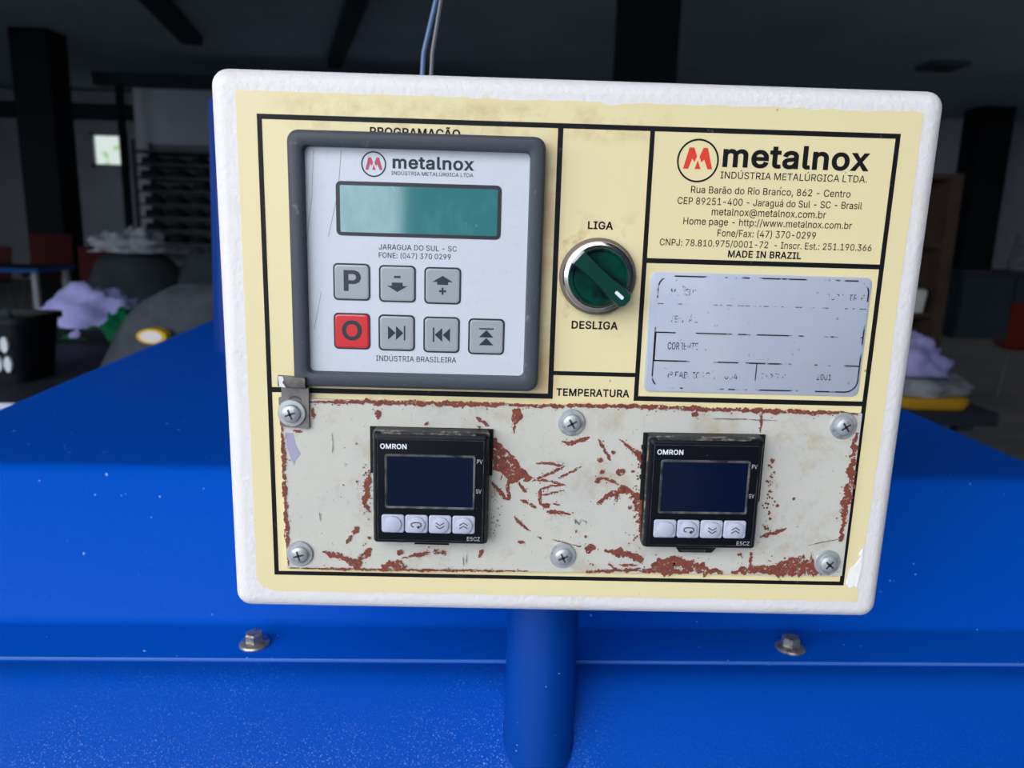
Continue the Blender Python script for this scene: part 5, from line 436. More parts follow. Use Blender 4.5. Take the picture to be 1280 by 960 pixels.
    ('b', 'D'): (266, [110,-12,36,-12,36,41,107,41,118,41,128,42,138,44,146,47,153,51,159,55,165,60,170,66,175,72,179,79,182,88,184,96,186,106,187,117,188,128,187,139,186,149,184,159,182,167,179,175,175,182,171,189,166,195,160,199,154,204,147,207,139,210,130,212,121,213,110,214,35,214,35,266,113,266,128,266,143,264,157,260,170,256,182,250,194,242,204,234,213,224,221,213,227,201,233,188,237,174,240,159,242,144,243,128,242,111,240,96,237,81,233,67,227,54,221,42,212,31,203,21,193,12,181,5,169,-1,155,-6,141,-9,125,-11,74,266,74,-12,18,-12,18,266,74,214,74,41], [69,68,34,34,35,69,2,1,67,1,2,68,34,68,2,35,34,66,65,5,4,65,4,0,3,0,4,36,33,32,32,37,36,0,3,67,2,67,71,34,2,70,66,34,70,33,36,66,31,30,38,6,64,63,7,6,63,63,62,7,8,7,62,29,28,40,40,39,29,30,29,39,38,30,39,5,65,64,64,6,5,37,32,31,31,38,37,57,56,12,13,12,56,56,55,13,14,13,55,55,54,14,15,14,54,54,53,15,16,15,53,53,52,16,17,16,52,52,51,17,18,17,51,19,18,51,51,50,19,20,19,50,50,49,20,21,20,49,49,48,21,22,21,48,48,47,22,23,22,47,47,46,23,24,23,46,46,45,24,25,24,45,45,44,25,8,62,61,9,8,61,61,60,9,10,9,60,60,59,10,59,58,10,11,10,58,58,57,11,57,12,11,25,44,26,44,43,26,43,42,26,27,26,42,42,41,27,28,27,41,40,28,41,33,66,70,2,71,70,67,3,71]),
    ('b', 'E'): (224, [18,-12,18,266,198,266,198,214,74,214,74,155,190,155,190,102,74,102,74,41,200,41,200,-12], [0,9,8,1,0,8,8,5,1,5,4,1,9,0,11,11,10,9,5,8,7,7,6,5,3,2,4,1,4,2]),
    ('b', 'G'): (275, [134,-15,120,-15,106,-13,93,-9,80,-4,68,2,57,10,47,19,38,29,31,40,24,52,18,66,14,80,11,95,9,111,8,127,9,144,11,159,14,174,18,189,24,202,31,214,38,225,47,235,57,244,68,252,80,258,92,263,105,267,118,269,132,270,141,270,150,269,158,267,166,266,174,263,182,260,189,257,196,253,203,249,209,244,215,239,221,233,226,227,231,221,235,214,239,207,242,200,245,192,247,185,252,162,195,162,191,175,189,179,188,183,186,187,184,190,181,193,179,196,176,199,174,202,171,204,168,206,164,208,161,210,158,211,154,213,150,214,146,215,142,215,137,216,133,216,125,215,118,214,111,212,104,210,98,206,92,202,87,197,82,191,77,184,73,177,70,169,67,160,65,150,64,139,64,127,64,115,65,105,67,95,70,86,73,78,77,70,82,64,87,58,93,53,99,48,105,45,112,42,119,40,126,39,134,38,142,39,149,40,155,41,161,43,167,46,172,49,176,53,181,57,184,62,188,67,190,73,193,79,194,86,195,93,196,115,241,97,129,88,129,140,251,140,251,100,250,87,249,74,246,62,241,50,236,39,229,29,222,20,213,12,204,5,194,-1,183,-6,172,-10,160,-13,147,-15,195,93], [10,9,92,92,91,10,11,10,91,91,90,11,12,11,90,90,89,12,13,12,89,89,88,13,14,13,88,88,87,14,15,14,87,87,86,15,86,85,15,16,15,85,85,84,16,17,16,84,84,83,17,18,17,83,83,82,18,19,18,82,82,81,19,20,19,81,81,80,20,21,20,80,3,97,4,97,96,4,76,75,26,27,26,75,75,74,27,74,28,27,1,100,99,29,73,72,69,31,70,102,101,0,30,71,70,70,31,30,100,1,0,0,101,100,71,30,72,29,72,30,1,99,2,99,98,2,3,2,98,97,3,98,28,74,73,73,29,28,4,96,5,96,95,5,6,5,95,95,94,6,7,6,94,8,7,94,94,93,8,9,8,93,92,9,93,21,80,79,22,21,79,79,78,22,23,22,78,24,23,78,78,77,24,25,24,77,77,76,25,76,26,25,103,135,134,104,103,134,67,66,34,34,33,67,68,67,33,32,68,33,104,134,133,105,104,133,133,132,105,106,105,132,64,63,37,37,36,64,65,64,36,36,35,65,66,65,35,34,66,35,123,122,117,122,121,117,121,120,117,125,124,112,113,112,124,124,123,113,114,113,123,123,117,114,116,115,117,117,120,116,50,49,51,52,51,49,49,48,52,48,47,52,53,52,47,47,46,53,106,132,131,107,106,131,131,130,107,108,107,130,130,129,108,109,108,129,129,128,109,128,127,109,110,109,127,127,126,110,111,110,126,126,125,111,125,112,111,53,46,54,46,45,54,55,54,45,45,44,55,56,55,44,44,43,56,57,56,43,43,42,57,58,57,42,42,41,58,59,58,41,60,59,41,41,40,60,61,60,40,40,39,61,62,61,39,39,38,62,63,62,38,37,63,38,102,0,135,135,103,102,115,116,118,119,118,116,116,120,119,68,32,69,31,69,32,114,117,136]),
    ('b', 'I'): (165, [4,-12,4,41,47,41,47,214,4,214,4,266,147,266,147,214,103,214,103,41,147,41,147,-12], [1,0,2,3,5,4,9,11,10,7,6,8,2,0,11,11,9,2,3,2,9,9,8,3,8,6,3,5,3,6]),
    ('b', 'L'): (211, [18,-12,18,266,74,266,74,41,193,41,193,-12], [1,0,3,3,0,5,5,4,3,1,3,2]),
    ('b', 'M'): (329, [18,-12,18,266,84,266,150,98,151,95,152,93,153,90,154,87,155,83,156,80,157,76,159,73,160,69,161,65,162,61,164,57,165,53,166,49,167,45,168,42,169,38,170,34,171,31,177,12,137,12,143,31,144,34,145,38,146,41,147,45,149,49,150,52,151,56,152,60,154,64,155,68,156,72,157,76,158,79,160,83,161,86,162,90,163,93,164,95,165,98,230,266,296,266,296,-12,240,-12,240,145,240,149,240,152,240,156,240,160,240,164,240,168,240,172,240,176,240,180,241,185,241,207,241,211,241,216,241,220,241,224,242,241,273,241,266,220,265,215,263,211,262,206,260,201,259,196,257,191,255,187,254,182,252,177,251,173,249,169,248,165,246,161,245,157,244,153,242,150,241,147,240,144,239,141,179,-12,135,-12,74,141,73,144,72,146,71,150,70,153,68,156,67,160,66,164,64,168,63,172,61,177,60,181,58,186,56,190,55,195,53,200,52,205,50,210,48,215,46,220,39,241,71,241,72,225,72,221,72,217,72,213,72,208,72,204,72,199,72,195,72,190,72,186,73,164,73,160,73,156,73,153,73,149,73,145,73,-12,157,76,240,144,73,144], [108,109,1,1,0,104,104,105,1,105,106,1,106,107,1,108,1,107,96,97,0,97,98,0,98,99,0,99,100,0,100,101,0,101,102,0,102,103,0,104,0,103,91,92,0,92,93,0,93,94,0,94,95,0,96,0,95,99,98,120,100,99,120,101,100,120,120,119,101,102,101,119,119,118,102,103,102,118,118,117,103,104,103,117,117,116,104,105,104,116,116,115,105,115,114,105,106,105,114,114,113,106,107,106,113,113,112,107,108,107,112,112,111,108,111,110,108,109,108,110,27,28,89,126,90,89,125,126,89,124,125,89,4,32,33,33,5,4,32,4,3,35,7,34,6,34,7,37,9,36,8,36,9,36,8,35,7,35,8,34,6,33,5,33,6,89,28,29,29,30,89,30,31,89,31,32,89,32,3,89,124,89,3,123,124,3,122,123,3,121,122,3,91,0,130,91,130,126,126,125,91,92,91,125,125,124,92,93,92,124,124,123,93,94,93,123,123,122,94,95,94,122,122,121,95,96,95,121,97,96,121,98,97,121,120,98,121,121,3,120,111,112,2,110,111,2,109,110,2,1,109,2,128,11,38,11,39,38,40,12,13,13,41,40,39,11,12,12,40,39,15,43,14,42,14,43,43,15,44,41,13,14,14,42,41,19,20,86,85,49,86,49,50,86,50,51,86,19,86,18,17,18,86,16,17,86,15,16,86,44,15,86,86,51,44,51,52,44,52,53,44,53,54,44,66,67,46,70,71,46,69,70,46,68,69,46,46,67,68,78,79,47,77,78,47,76,77,47,75,76,47,74,75,47,73,74,47,72,73,47,47,46,72,46,71,72,83,84,47,82,83,47,81,82,47,80,81,47,47,79,80,79,78,55,56,55,78,78,77,56,57,56,77,77,76,57,58,57,76,76,75,58,59,58,75,75,74,59,74,73,59,60,59,73,73,72,60,72,71,60,71,70,60,61,60,70,70,69,61,62,61,69,69,68,62,63,62,68,68,67,63,64,63,67,65,64,67,67,66,65,84,49,129,50,49,84,84,83,50,51,50,83,83,82,51,52,51,82,82,81,52,53,52,81,81,80,53,54,53,80,80,79,54,79,55,54,44,54,55,55,56,44,56,57,44,57,58,44,63,64,45,64,65,45,65,66,45,66,46,45,87,23,88,24,88,23,25,24,23,23,22,25,26,25,22,22,21,26,27,26,21,21,20,27,28,27,20,20,19,28,29,28,19,19,18,29,30,29,18,18,17,30,31,30,17,17,16,31,32,31,16,16,15,32,33,32,15,15,14,33,34,33,14,14,13,34,35,34,13,13,12,35,36,35,12,12,11,36,37,36,11,58,59,44,112,113,2,119,120,3,3,2,115,114,115,2,113,114,2,115,116,3,116,117,3,117,118,3,118,119,3,62,63,45,45,44,61,60,61,44,59,60,44,61,62,45,48,47,129,47,84,129,23,87,86,22,23,86,21,22,86,20,21,86,88,24,89,24,25,89,25,26,89,26,27,89,0,127,130]),
    ('b', 'N'): (276, [18,-12,18,266,75,266,182,98,183,95,185,92,187,89,189,85,192,81,194,77,197,73,199,69,202,64,204,59,207,54,210,49,212,44,215,38,225,18,192,13,190,31,189,37,189,42,189,48,188,54,188,59,188,64,188,69,188,74,188,78,187,83,187,87,187,91,187,94,187,97,187,266,244,266,244,-12,187,-12,91,139,88,143,86,147,83,151,81,155,78,159,76,164,73,168,70,173,67,179,64,185,60,191,56,197,52,204,48,212,35,235,71,241,72,220,72,213,73,206,73,199,73,192,73,186,74,180,74,175,74,169,74,164,74,160,74,156,74,152,74,148,74,145,74,-12,187,89,74,166], [53,54,0,1,0,54,51,52,0,53,0,52,49,48,61,61,60,49,50,49,60,60,59,50,51,50,59,59,58,51,52,51,58,58,57,52,53,52,57,57,56,53,56,55,53,54,53,55,64,46,73,63,64,45,45,44,63,44,43,63,62,63,43,43,42,62,71,70,0,51,0,70,50,51,70,49,50,70,70,69,49,48,49,69,69,68,48,68,67,48,47,48,67,67,66,47,46,47,66,66,65,46,47,46,64,64,63,47,63,62,47,48,47,62,61,48,62,62,42,61,42,41,61,54,55,2,1,54,2,27,28,3,28,29,3,4,3,29,29,30,4,5,4,30,30,31,5,6,5,31,18,37,36,18,36,17,16,17,36,16,36,15,14,15,36,13,14,36,12,13,36,18,17,19,20,19,17,21,20,17,17,16,21,22,21,16,16,15,22,37,18,38,18,19,38,22,15,23,15,14,23,24,23,14,14,13,24,25,24,13,13,12,25,26,25,12,12,11,26,27,26,11,11,10,27,28,27,10,10,9,28,29,28,9,9,8,29,30,29,8,8,7,30,31,30,7,31,7,72,72,7,32,33,32,7,7,8,33,34,33,8,8,9,34,9,10,34,10,11,34,11,12,34,12,36,34,35,34,36,19,20,38,26,27,39,27,3,39,55,56,2,60,61,41,3,2,56,56,57,3,57,58,3,58,59,3,59,60,3,40,39,3,3,60,40,41,40,60,25,26,39,39,38,20,20,21,39,21,22,39,22,23,39,23,24,39,24,25,39,46,65,73,45,64,73]),
    ('b', 'O'): (281, [133,-15,119,-15,106,-13,93,-9,81,-4,69,2,58,10,48,19,39,29,31,40,24,52,18,66,14,80,11,95,9,110,8,127,9,144,11,159,14,174,18,189,24,202,31,214,39,225,48,235,58,244,69,252,81,258,93,263,106,267,119,269,133,270,148,269,161,267,174,263,186,258,198,252,209,244,219,235,228,225,236,214,243,202,248,189,253,174,256,159,258,144,259,127,258,110,256,95,253,80,248,66,243,52,236,40,228,29,219,19,209,10,198,2,186,-4,174,-9,161,-13,148,-15,133,38,141,39,148,40,155,42,162,45,168,48,174,52,180,57,185,63,189,70,193,77,197,85,199,95,201,104,203,115,203,127,203,139,201,150,199,160,197,169,193,177,189,185,185,191,180,197,174,202,168,206,162,210,155,212,148,214,141,215,133,216,126,215,118,214,112,212,105,210,99,206,93,202,87,197,82,191,78,184,73,177,70,169,67,160,65,150,64,139,64,127,64,115,65,104,67,95,70,86,73,77,78,70,82,63,87,57,93,52,99,48,105,45,112,42,118,40,126,39], [12,11,109,109,108,12,13,12,108,108,107,13,14,13,107,107,106,14,15,14,106,106,105,15,105,104,15,16,15,104,104,103,16,17,16,103,103,102,17,18,17,102,102,101,18,19,18,101,0,119,1,118,1,119,29,92,91,91,30,29,1,118,2,117,2,118,28,93,92,92,29,28,2,117,3,117,116,3,4,3,116,115,4,116,95,94,26,27,26,94,94,93,27,93,28,27,4,115,5,115,114,5,6,5,114,114,113,6,7,6,113,8,7,113,113,112,8,9,8,112,112,111,9,10,9,111,111,110,10,11,10,110,109,11,110,19,101,100,20,19,100,100,99,20,21,20,99,99,98,21,22,21,98,98,97,22,23,22,97,24,23,97,97,96,24,25,24,96,96,95,25,95,26,25,59,62,61,88,87,32,62,59,58,58,63,62,31,89,88,88,32,31,63,58,57,64,63,57,57,56,64,56,65,64,86,85,34,34,33,86,87,86,33,32,87,33,49,48,71,72,71,48,48,47,72,73,72,47,47,46,73,74,73,46,46,45,74,75,74,45,76,75,45,45,44,76,77,76,44,44,43,77,78,77,43,43,42,78,79,78,42,42,41,79,65,56,55,66,65,55,55,54,66,67,66,54,54,53,67,53,52,67,68,67,52,52,51,68,69,68,51,51,50,69,70,69,50,50,49,70,49,71,70,79,41,80,41,40,80,81,80,40,40,39,81,82,81,39,39,38,82,83,82,38,38,37,83,37,36,83,84,83,36,36,35,84,85,84,35,34,85,35,59,61,0,61,60,0,119,0,60,30,91,90,90,89,30,89,31,30]),
    ('b', 'P'): (237, [18,-12,18,266,118,266,130,266,141,264,152,262,163,259,172,254,180,249,188,243,195,236,201,229,205,220,209,212,212,203,215,193,216,184,216,174,216,164,215,154,212,145,209,136,206,127,201,119,195,111,188,105,180,98,172,93,163,89,152,85,142,83,130,81,118,81,43,81,43,133,116,133,123,133,129,134,134,135,139,137,143,139,146,141,149,143,152,146,154,149,156,152,157,156,159,160,159,164,160,169,160,174,160,179,159,183,159,188,157,192,156,195,154,199,152,202,149,204,146,207,143,209,139,211,134,212,129,213,123,214,116,214,74,214,74,-12,74,133,74,81], [33,34,0,1,0,34,33,0,67,34,33,69,34,68,66,1,34,66,36,32,31,31,37,36,63,3,64,2,64,3,33,67,69,32,36,35,64,2,65,66,65,2,1,66,2,38,30,29,39,38,29,37,31,30,30,38,37,61,5,62,5,4,62,63,62,4,3,63,4,23,22,45,22,21,45,46,45,21,21,20,46,47,46,20,20,19,47,48,47,19,19,18,48,49,48,18,18,17,49,50,49,17,51,50,17,17,16,51,52,51,16,16,15,52,53,52,15,15,14,53,54,53,14,14,13,54,55,54,13,13,12,55,12,11,55,39,29,28,40,39,28,28,27,40,41,40,27,27,26,41,42,41,26,26,25,42,43,42,25,25,24,43,44,43,24,24,23,44,23,45,44,55,11,56,11,10,56,57,56,10,10,9,57,58,57,9,9,8,58,59,58,8,8,7,59,60,59,7,7,6,60,61,60,6,5,61,6,32,35,69,35,68,69,68,34,69]),
    ('b', 'R'): (239, [18,-12,18,266,118,266,130,266,142,265,153,262,163,259,172,255,181,250,188,244,195,238,201,230,206,222,210,214,213,205,215,196,216,186,217,176,216,166,215,156,213,147,210,138,206,130,201,122,195,115,188,108,180,103,172,98,162,94,152,91,142,89,130,87,118,87,36,87,36,140,117,140,124,140,130,140,135,141,140,143,144,144,147,146,150,148,152,151,155,153,156,156,158,159,159,163,160,167,160,171,161,176,160,181,160,186,159,190,158,193,156,197,154,200,152,202,150,205,147,207,143,209,139,211,135,212,129,213,123,214,116,214,74,214,74,-12,169,-12,95,127,159,127,234,-12,74,140,74,87,116,87,174,99], [33,34,0,1,0,34,33,0,67,34,33,73,1,34,66,63,3,64,2,64,3,33,67,73,32,31,69,64,2,65,66,65,2,1,66,2,61,5,62,5,4,62,63,62,4,3,63,4,68,27,28,28,27,70,27,75,70,27,68,71,75,27,71,70,26,25,25,24,70,24,23,70,23,22,70,45,70,22,46,45,22,22,21,46,21,20,46,47,46,20,20,19,47,48,47,19,19,18,48,49,48,18,18,17,49,50,49,17,51,50,17,17,16,51,52,51,16,16,15,52,53,52,15,15,14,53,54,53,14,14,13,54,13,12,54,68,32,74,31,32,68,30,31,68,29,30,68,68,28,29,28,70,29,30,29,70,38,37,70,39,38,70,40,39,70,41,40,70,42,41,70,43,42,70,44,43,70,70,45,44,54,12,55,12,11,55,56,55,11,11,10,56,57,56,10,10,9,57,58,57,9,9,8,58,59,58,8,8,7,59,60,59,7,7,6,60,61,60,6,5,61,6,66,34,72,32,69,74,69,35,72,72,73,69,72,34,73,69,73,74,37,36,70,35,69,36,69,70,36,31,30,70,70,69,31,26,70,75]),
    ('b', 'S'): (238, [112,-16,100,-16,89,-15,79,-13,68,-10,59,-6,50,-2,42,3,34,9,28,16,22,23,17,31,13,40,10,48,8,58,6,80,63,80,65,65,66,61,67,58,69,54,71,52,73,49,76,46,80,44,83,42,87,41,92,39,97,38,101,37,107,37,112,37,118,37,123,37,129,38,134,40,138,41,143,43,147,45,150,48,153,50,155,53,157,56,159,59,160,62,161,66,161,70,161,73,160,76,159,78,158,80,157,82,155,84,153,86,150,88,147,90,143,91,139,93,134,95,130,97,125,98,119,100,88,108,76,112,64,117,53,122,43,129,35,136,27,144,21,154,17,164,15,175,14,186,14,196,16,205,19,214,23,223,28,231,33,238,40,245,47,250,55,255,64,260,73,263,83,266,93,268,103,269,114,270,124,269,135,268,145,266,154,263,163,260,172,255,179,250,186,245,193,238,198,231,203,224,207,216,210,207,212,198,214,177,159,177,156,193,154,198,152,202,148,205,144,209,139,212,134,214,127,216,120,217,112,217,107,217,102,217,97,216,93,214,88,213,85,211,81,209,79,207,76,205,74,202,72,199,71,197,70,194,70,191,70,188,70,184,70,182,71,179,72,177,74,175,77,173,79,171,82,169,86,167,89,165,93,163,98,162,102,161,105,159,109,158,135,151,140,150,145,148,150,147,155,145,160,143,166,141,171,138,176,135,181,132,186,128,191,125,196,120,200,115,204,110,208,105,211,98,213,92,215,85,216,77,216,69,216,60,214,51,212,42,208,33,203,25,198,18,191,11,184,5,176,-1,167,-6,157,-10,147,-13,136,-15,124,-16], [9,8,21,21,20,9,10,9,20,11,10,20,20,19,11,12,11,19,19,18,12,13,12,18,18,17,13,14,13,17,17,16,14,15,14,16,70,69,131,131,130,70,71,70,130,130,129,71,72,71,129,129,128,72,73,72,128,128,127,73,74,73,127,127,126,74,75,74,126,126,125,75,76,75,125,0,31,30,86,115,114,114,113,86,113,87,86,0,30,1,30,29,1,2,1,29,28,2,29,143,142,62,142,141,62,140,62,141,85,116,115,115,86,85,2,28,3,28,27,3,26,3,27,62,140,63,140,139,63,139,138,63,83,118,117,84,83,117,117,116,84,116,85,84,3,26,4,26,25,4,5,4,25,25,24,5,6,5,24,24,23,6,7,6,23,23,22,7,8,7,22,21,8,22,63,138,64,138,137,64,65,64,137,137,136,65,136,135,65,66,65,135,135,134,66,67,66,134,134,133,67,133,132,67,68,67,132,69,68,132,131,69,132,76,125,124,77,76,124,124,123,77,78,77,123,123,122,78,79,78,122,122,121,79,80,79,121,121,120,80,81,80,120,120,119,81,82,81,119,119,118,82,118,83,82,178,33,32,33,178,177,34,33,177,145,144,60,61,60,144,112,111,89,88,112,89,34,177,176,35,34,176,176,175,35,36,35,175,58,57,148,148,147,58,59,58,147,147,146,59,60,59,146,145,60,146,110,109,91,91,90,110,111,110,90,89,111,90,168,167,43,44,43,167,167,166,44,45,44,166,166,165,45,165,164,45,46,45,164,164,163,46,47,46,163,163,162,47,48,47,162,162,161,48,49,48,161,161,160,49,160,159,49,102,101,103,36,175,174,37,36,174,38,37,174,174,173,38,39,38,173,173,172,39,40,39,172,172,171,40,171,170,40,41,40,170,170,169,41,42,41,169,169,168,42,168,43,42,49,159,50,159,158,50,158,157,50,51,50,157,157,156,51,52,51,156,156,155,52,155,154,52,53,52,154,154,153,53,54,53,153,153,152,54,55,54,152,152,151,55,56,55,151,151,150,56,150,149,56,57,56,149,148,57,149,103,101,104,101,100,104,100,99,104,105,104,99,99,98,105,98,97,105,106,105,97,97,96,106,107,106,96,96,95,107,95,94,107,108,107,94,94,93,108,109,108,93,93,92,109,91,109,92,178,32,0,31,0,32,143,62,61,61,144,143,87,113,112,112,88,87]),
    ('b', 'T'): (239, [4,214,4,266,220,266,220,214,140,214,140,-12,84,-12,84,214], [1,0,7,3,2,4,7,6,5,5,4,7,4,2,7,1,7,2]),
    ('b', 'U'): (273, [129,-16,117,-16,105,-14,93,-11,82,-8,71,-3,62,3,53,9,45,17,38,25,32,34,27,43,23,54,20,64,19,75,18,86,18,266,74,266,74,89,74,83,75,77,77,72,78,67,81,62,84,58,87,54,90,51,95,47,99,45,104,42,110,40,116,39,122,38,129,38,137,38,143,39,149,40,155,42,160,45,164,47,168,51,172,54,175,58,178,62,180,67,182,72,183,77,184,83,184,89,184,266,241,266,241,86,240,75,238,64,236,54,232,43,227,34,221,25,214,17,206,9,197,3,187,-3,177,-8,166,-11,154,-14,142,-16], [14,13,20,20,19,14,15,14,19,19,18,15,16,15,18,18,17,16,32,1,0,1,32,31,1,31,2,31,30,2,2,30,3,30,29,3,4,3,29,29,28,4,4,28,5,28,27,5,6,5,27,27,26,6,7,6,26,26,25,7,8,7,25,25,24,8,9,8,24,24,23,9,10,9,23,11,10,23,23,22,11,12,11,22,22,21,12,13,12,21,20,13,21,65,35,34,35,65,64,64,36,35,36,64,63,37,36,63,63,62,37,38,37,62,54,53,45,46,45,53,53,52,46,47,46,52,52,51,47,48,47,51,51,50,48,49,48,50,38,62,61,39,38,61,61,60,39,40,39,60,60,59,40,41,40,59,59,58,41,42,41,58,58,57,42,43,42,57,57,56,43,56,55,43,44,43,55,55,54,44,54,45,44,65,34,0,34,33,0,32,0,33]),
    ('b', 'Z'): (234, [9,-12,9,27,127,199,130,204,133,209,137,213,140,218,143,222,147,227,150,232,154,236,157,241,174,261,190,216,168,215,162,215,156,214,149,214,143,214,137,214,130,214,124,214,118,214,111,214,8,214,8,266,210,266,210,227,94,58,91,53,87,48,84,43,80,38,76,33,73,28,69,23,65,19,62,14,45,-7,29,38,51,39,57,40,63,40,70,40,76,40,82,40,88,40,95,40,101,40,107,41,212,41,212,-12,137,214,82,40], [39,1,38,38,1,0,39,40,28,40,37,36,41,40,36,36,35,41,35,42,41,39,38,37,37,40,39,44,33,32,44,32,53,48,47,34,33,34,47,47,46,33,32,33,46,45,32,46,44,31,30,36,37,49,35,36,49,49,48,35,48,34,35,42,35,34,43,42,34,34,33,43,33,44,43,44,30,43,30,29,43,42,43,29,29,28,42,41,42,28,40,41,28,6,18,7,5,4,18,18,6,52,19,6,20,6,7,20,21,20,7,7,8,21,22,21,8,16,15,9,10,9,15,14,2,28,12,13,27,27,26,12,10,15,14,11,10,14,14,13,11,13,12,11,14,15,2,15,16,2,16,17,2,3,2,17,4,3,17,18,4,17,7,18,17,8,7,17,17,16,8,16,9,8,22,8,9,23,22,9,9,10,23,10,11,23,38,0,51,37,38,51,49,37,51,51,50,49,25,24,23,23,11,25,11,12,25,12,26,25,1,39,2,28,2,39,5,18,52,27,13,28,13,14,28,31,44,53]),
    ('b', 'a'): (209, [80,-16,72,-16,64,-15,57,-13,49,-11,42,-8,35,-5,29,-1,23,4,18,10,14,16,10,22,7,30,5,37,4,46,3,54,3,61,4,68,6,75,8,81,11,87,15,92,19,96,23,100,28,104,33,107,38,110,43,112,49,114,54,116,60,117,66,118,71,119,77,120,82,121,88,122,94,123,100,123,106,124,111,125,115,125,119,126,122,126,124,127,126,127,126,128,126,128,126,127,126,127,126,127,126,128,126,128,126,132,125,135,125,138,124,140,123,143,122,144,120,146,119,148,117,149,115,150,112,151,109,152,106,153,102,153,98,153,93,153,89,153,86,152,82,151,79,150,76,149,74,147,71,146,69,144,68,142,66,140,64,138,63,136,62,134,57,122,4,138,13,158,16,165,21,171,26,177,31,182,37,187,43,191,50,194,56,197,63,199,70,201,77,202,83,203,90,204,97,204,102,204,107,204,112,203,117,202,122,201,128,200,133,198,139,196,144,193,149,190,155,187,160,182,164,177,168,172,172,166,175,159,177,151,179,143,180,135,180,126,180,-12,126,-12,126,14,143,14,145,17,143,14,140,10,138,7,134,4,131,0,127,-3,122,-6,117,-8,112,-11,106,-13,100,-14,94,-15,87,-16,85,35,91,35,96,36,100,37,104,38,108,40,111,42,114,44,117,47,119,50,121,53,123,56,124,59,125,62,126,66,126,69,128,73,144,85,142,83,139,81,136,80,133,79,130,79,127,78,124,77,121,77,118,76,114,76,111,75,108,75,105,74,102,74,99,73,96,73,94,73,91,72,89,72,85,72,82,71,78,70,74,69,71,68,68,67,66,66,64,64,62,63,61,62,60,60,59,59,58,57,58,55,58,52,58,50,58,48,59,46,60,45,61,43,62,42,63,41,65,39,67,38,69,37,72,36,75,36,78,35,81,35,126,127,143,14,126,-3], [9,8,192,10,9,192,192,191,10,11,10,191,191,190,11,12,11,190,190,189,12,13,12,189,189,188,13,14,13,188,188,187,14,15,14,187,187,186,15,16,15,186,17,16,186,186,185,17,18,17,185,185,184,18,19,18,184,20,19,184,184,183,20,21,20,183,22,21,183,183,182,22,23,22,182,24,23,182,83,82,81,200,0,201,171,170,35,68,67,95,67,96,95,135,136,0,201,0,136,33,174,173,34,33,173,173,172,34,172,171,34,171,35,34,69,68,94,68,95,94,0,200,1,200,199,1,2,1,199,198,2,199,176,175,31,32,31,175,175,174,32,174,33,32,71,70,92,93,92,70,70,69,93,69,94,93,2,198,3,198,197,3,4,3,197,197,196,4,5,4,196,196,195,5,6,5,195,195,194,6,7,6,194,194,193,7,8,7,193,192,8,193,24,182,181,25,24,181,181,180,25,26,25,180,27,26,180,180,179,27,28,27,179,179,178,28,29,28,178,178,177,29,30,29,177,177,176,30,176,31,30,83,81,80,84,83,80,80,79,84,79,78,84,85,84,78,78,77,85,86,85,77,77,76,86,87,86,76,76,75,87,88,87,75,75,74,88,89,88,74,74,73,89,90,89,73,73,72,90,91,90,72,72,71,91,71,92,91,36,169,168,168,167,36,97,66,98,138,133,132,36,167,166,37,36,166,166,165,37,165,164,37,164,38,37,98,66,65,65,99,98,138,132,131,38,164,163,39,38,163,163,162,39,162,161,39,161,40,39,62,102,63,102,101,63,64,63,101,101,100,64,65,64,100,99,65,100,127,128,119,128,127,120,151,150,152,125,126,118,124,125,118,121,124,118,118,122,121,122,118,153,118,117,153,118,126,119,127,119,126,120,127,126,126,125,120,125,124,120,124,123,120,149,148,122,157,156,49,156,155,49,155,154,49,154,153,49,45,49,153,153,117,45,117,116,45,52,45,116,116,115,52,53,52,115,115,114,53,54,53,114,114,113,54,128,120,204,130,129,120,131,130,120,138,131,120,139,138,120,140,139,120,141,140,120,142,141,120,143,142,120,144,143,120,120,122,144,145,144,122,146,145,122,147,146,122,122,148,147,40,161,160,41,40,160,160,159,41,159,158,41,42,41,158,158,157,42,157,49,42,49,43,42,54,113,55,113,112,55,56,55,112,112,111,56,57,56,111,111,110,57,110,109,57,58,57,109,109,108,58,59,58,108,108,107,59,107,106,59,60,59,106,106,105,60,61,60,105,105,104,61,62,61,104,104,103,62,102,62,103,136,135,134,137,136,134,134,133,137,133,138,137,35,170,169,169,36,35,66,97,67,96,67,97,120,129,204,122,120,203,119,128,204,152,150,153,150,149,153,122,153,149]),
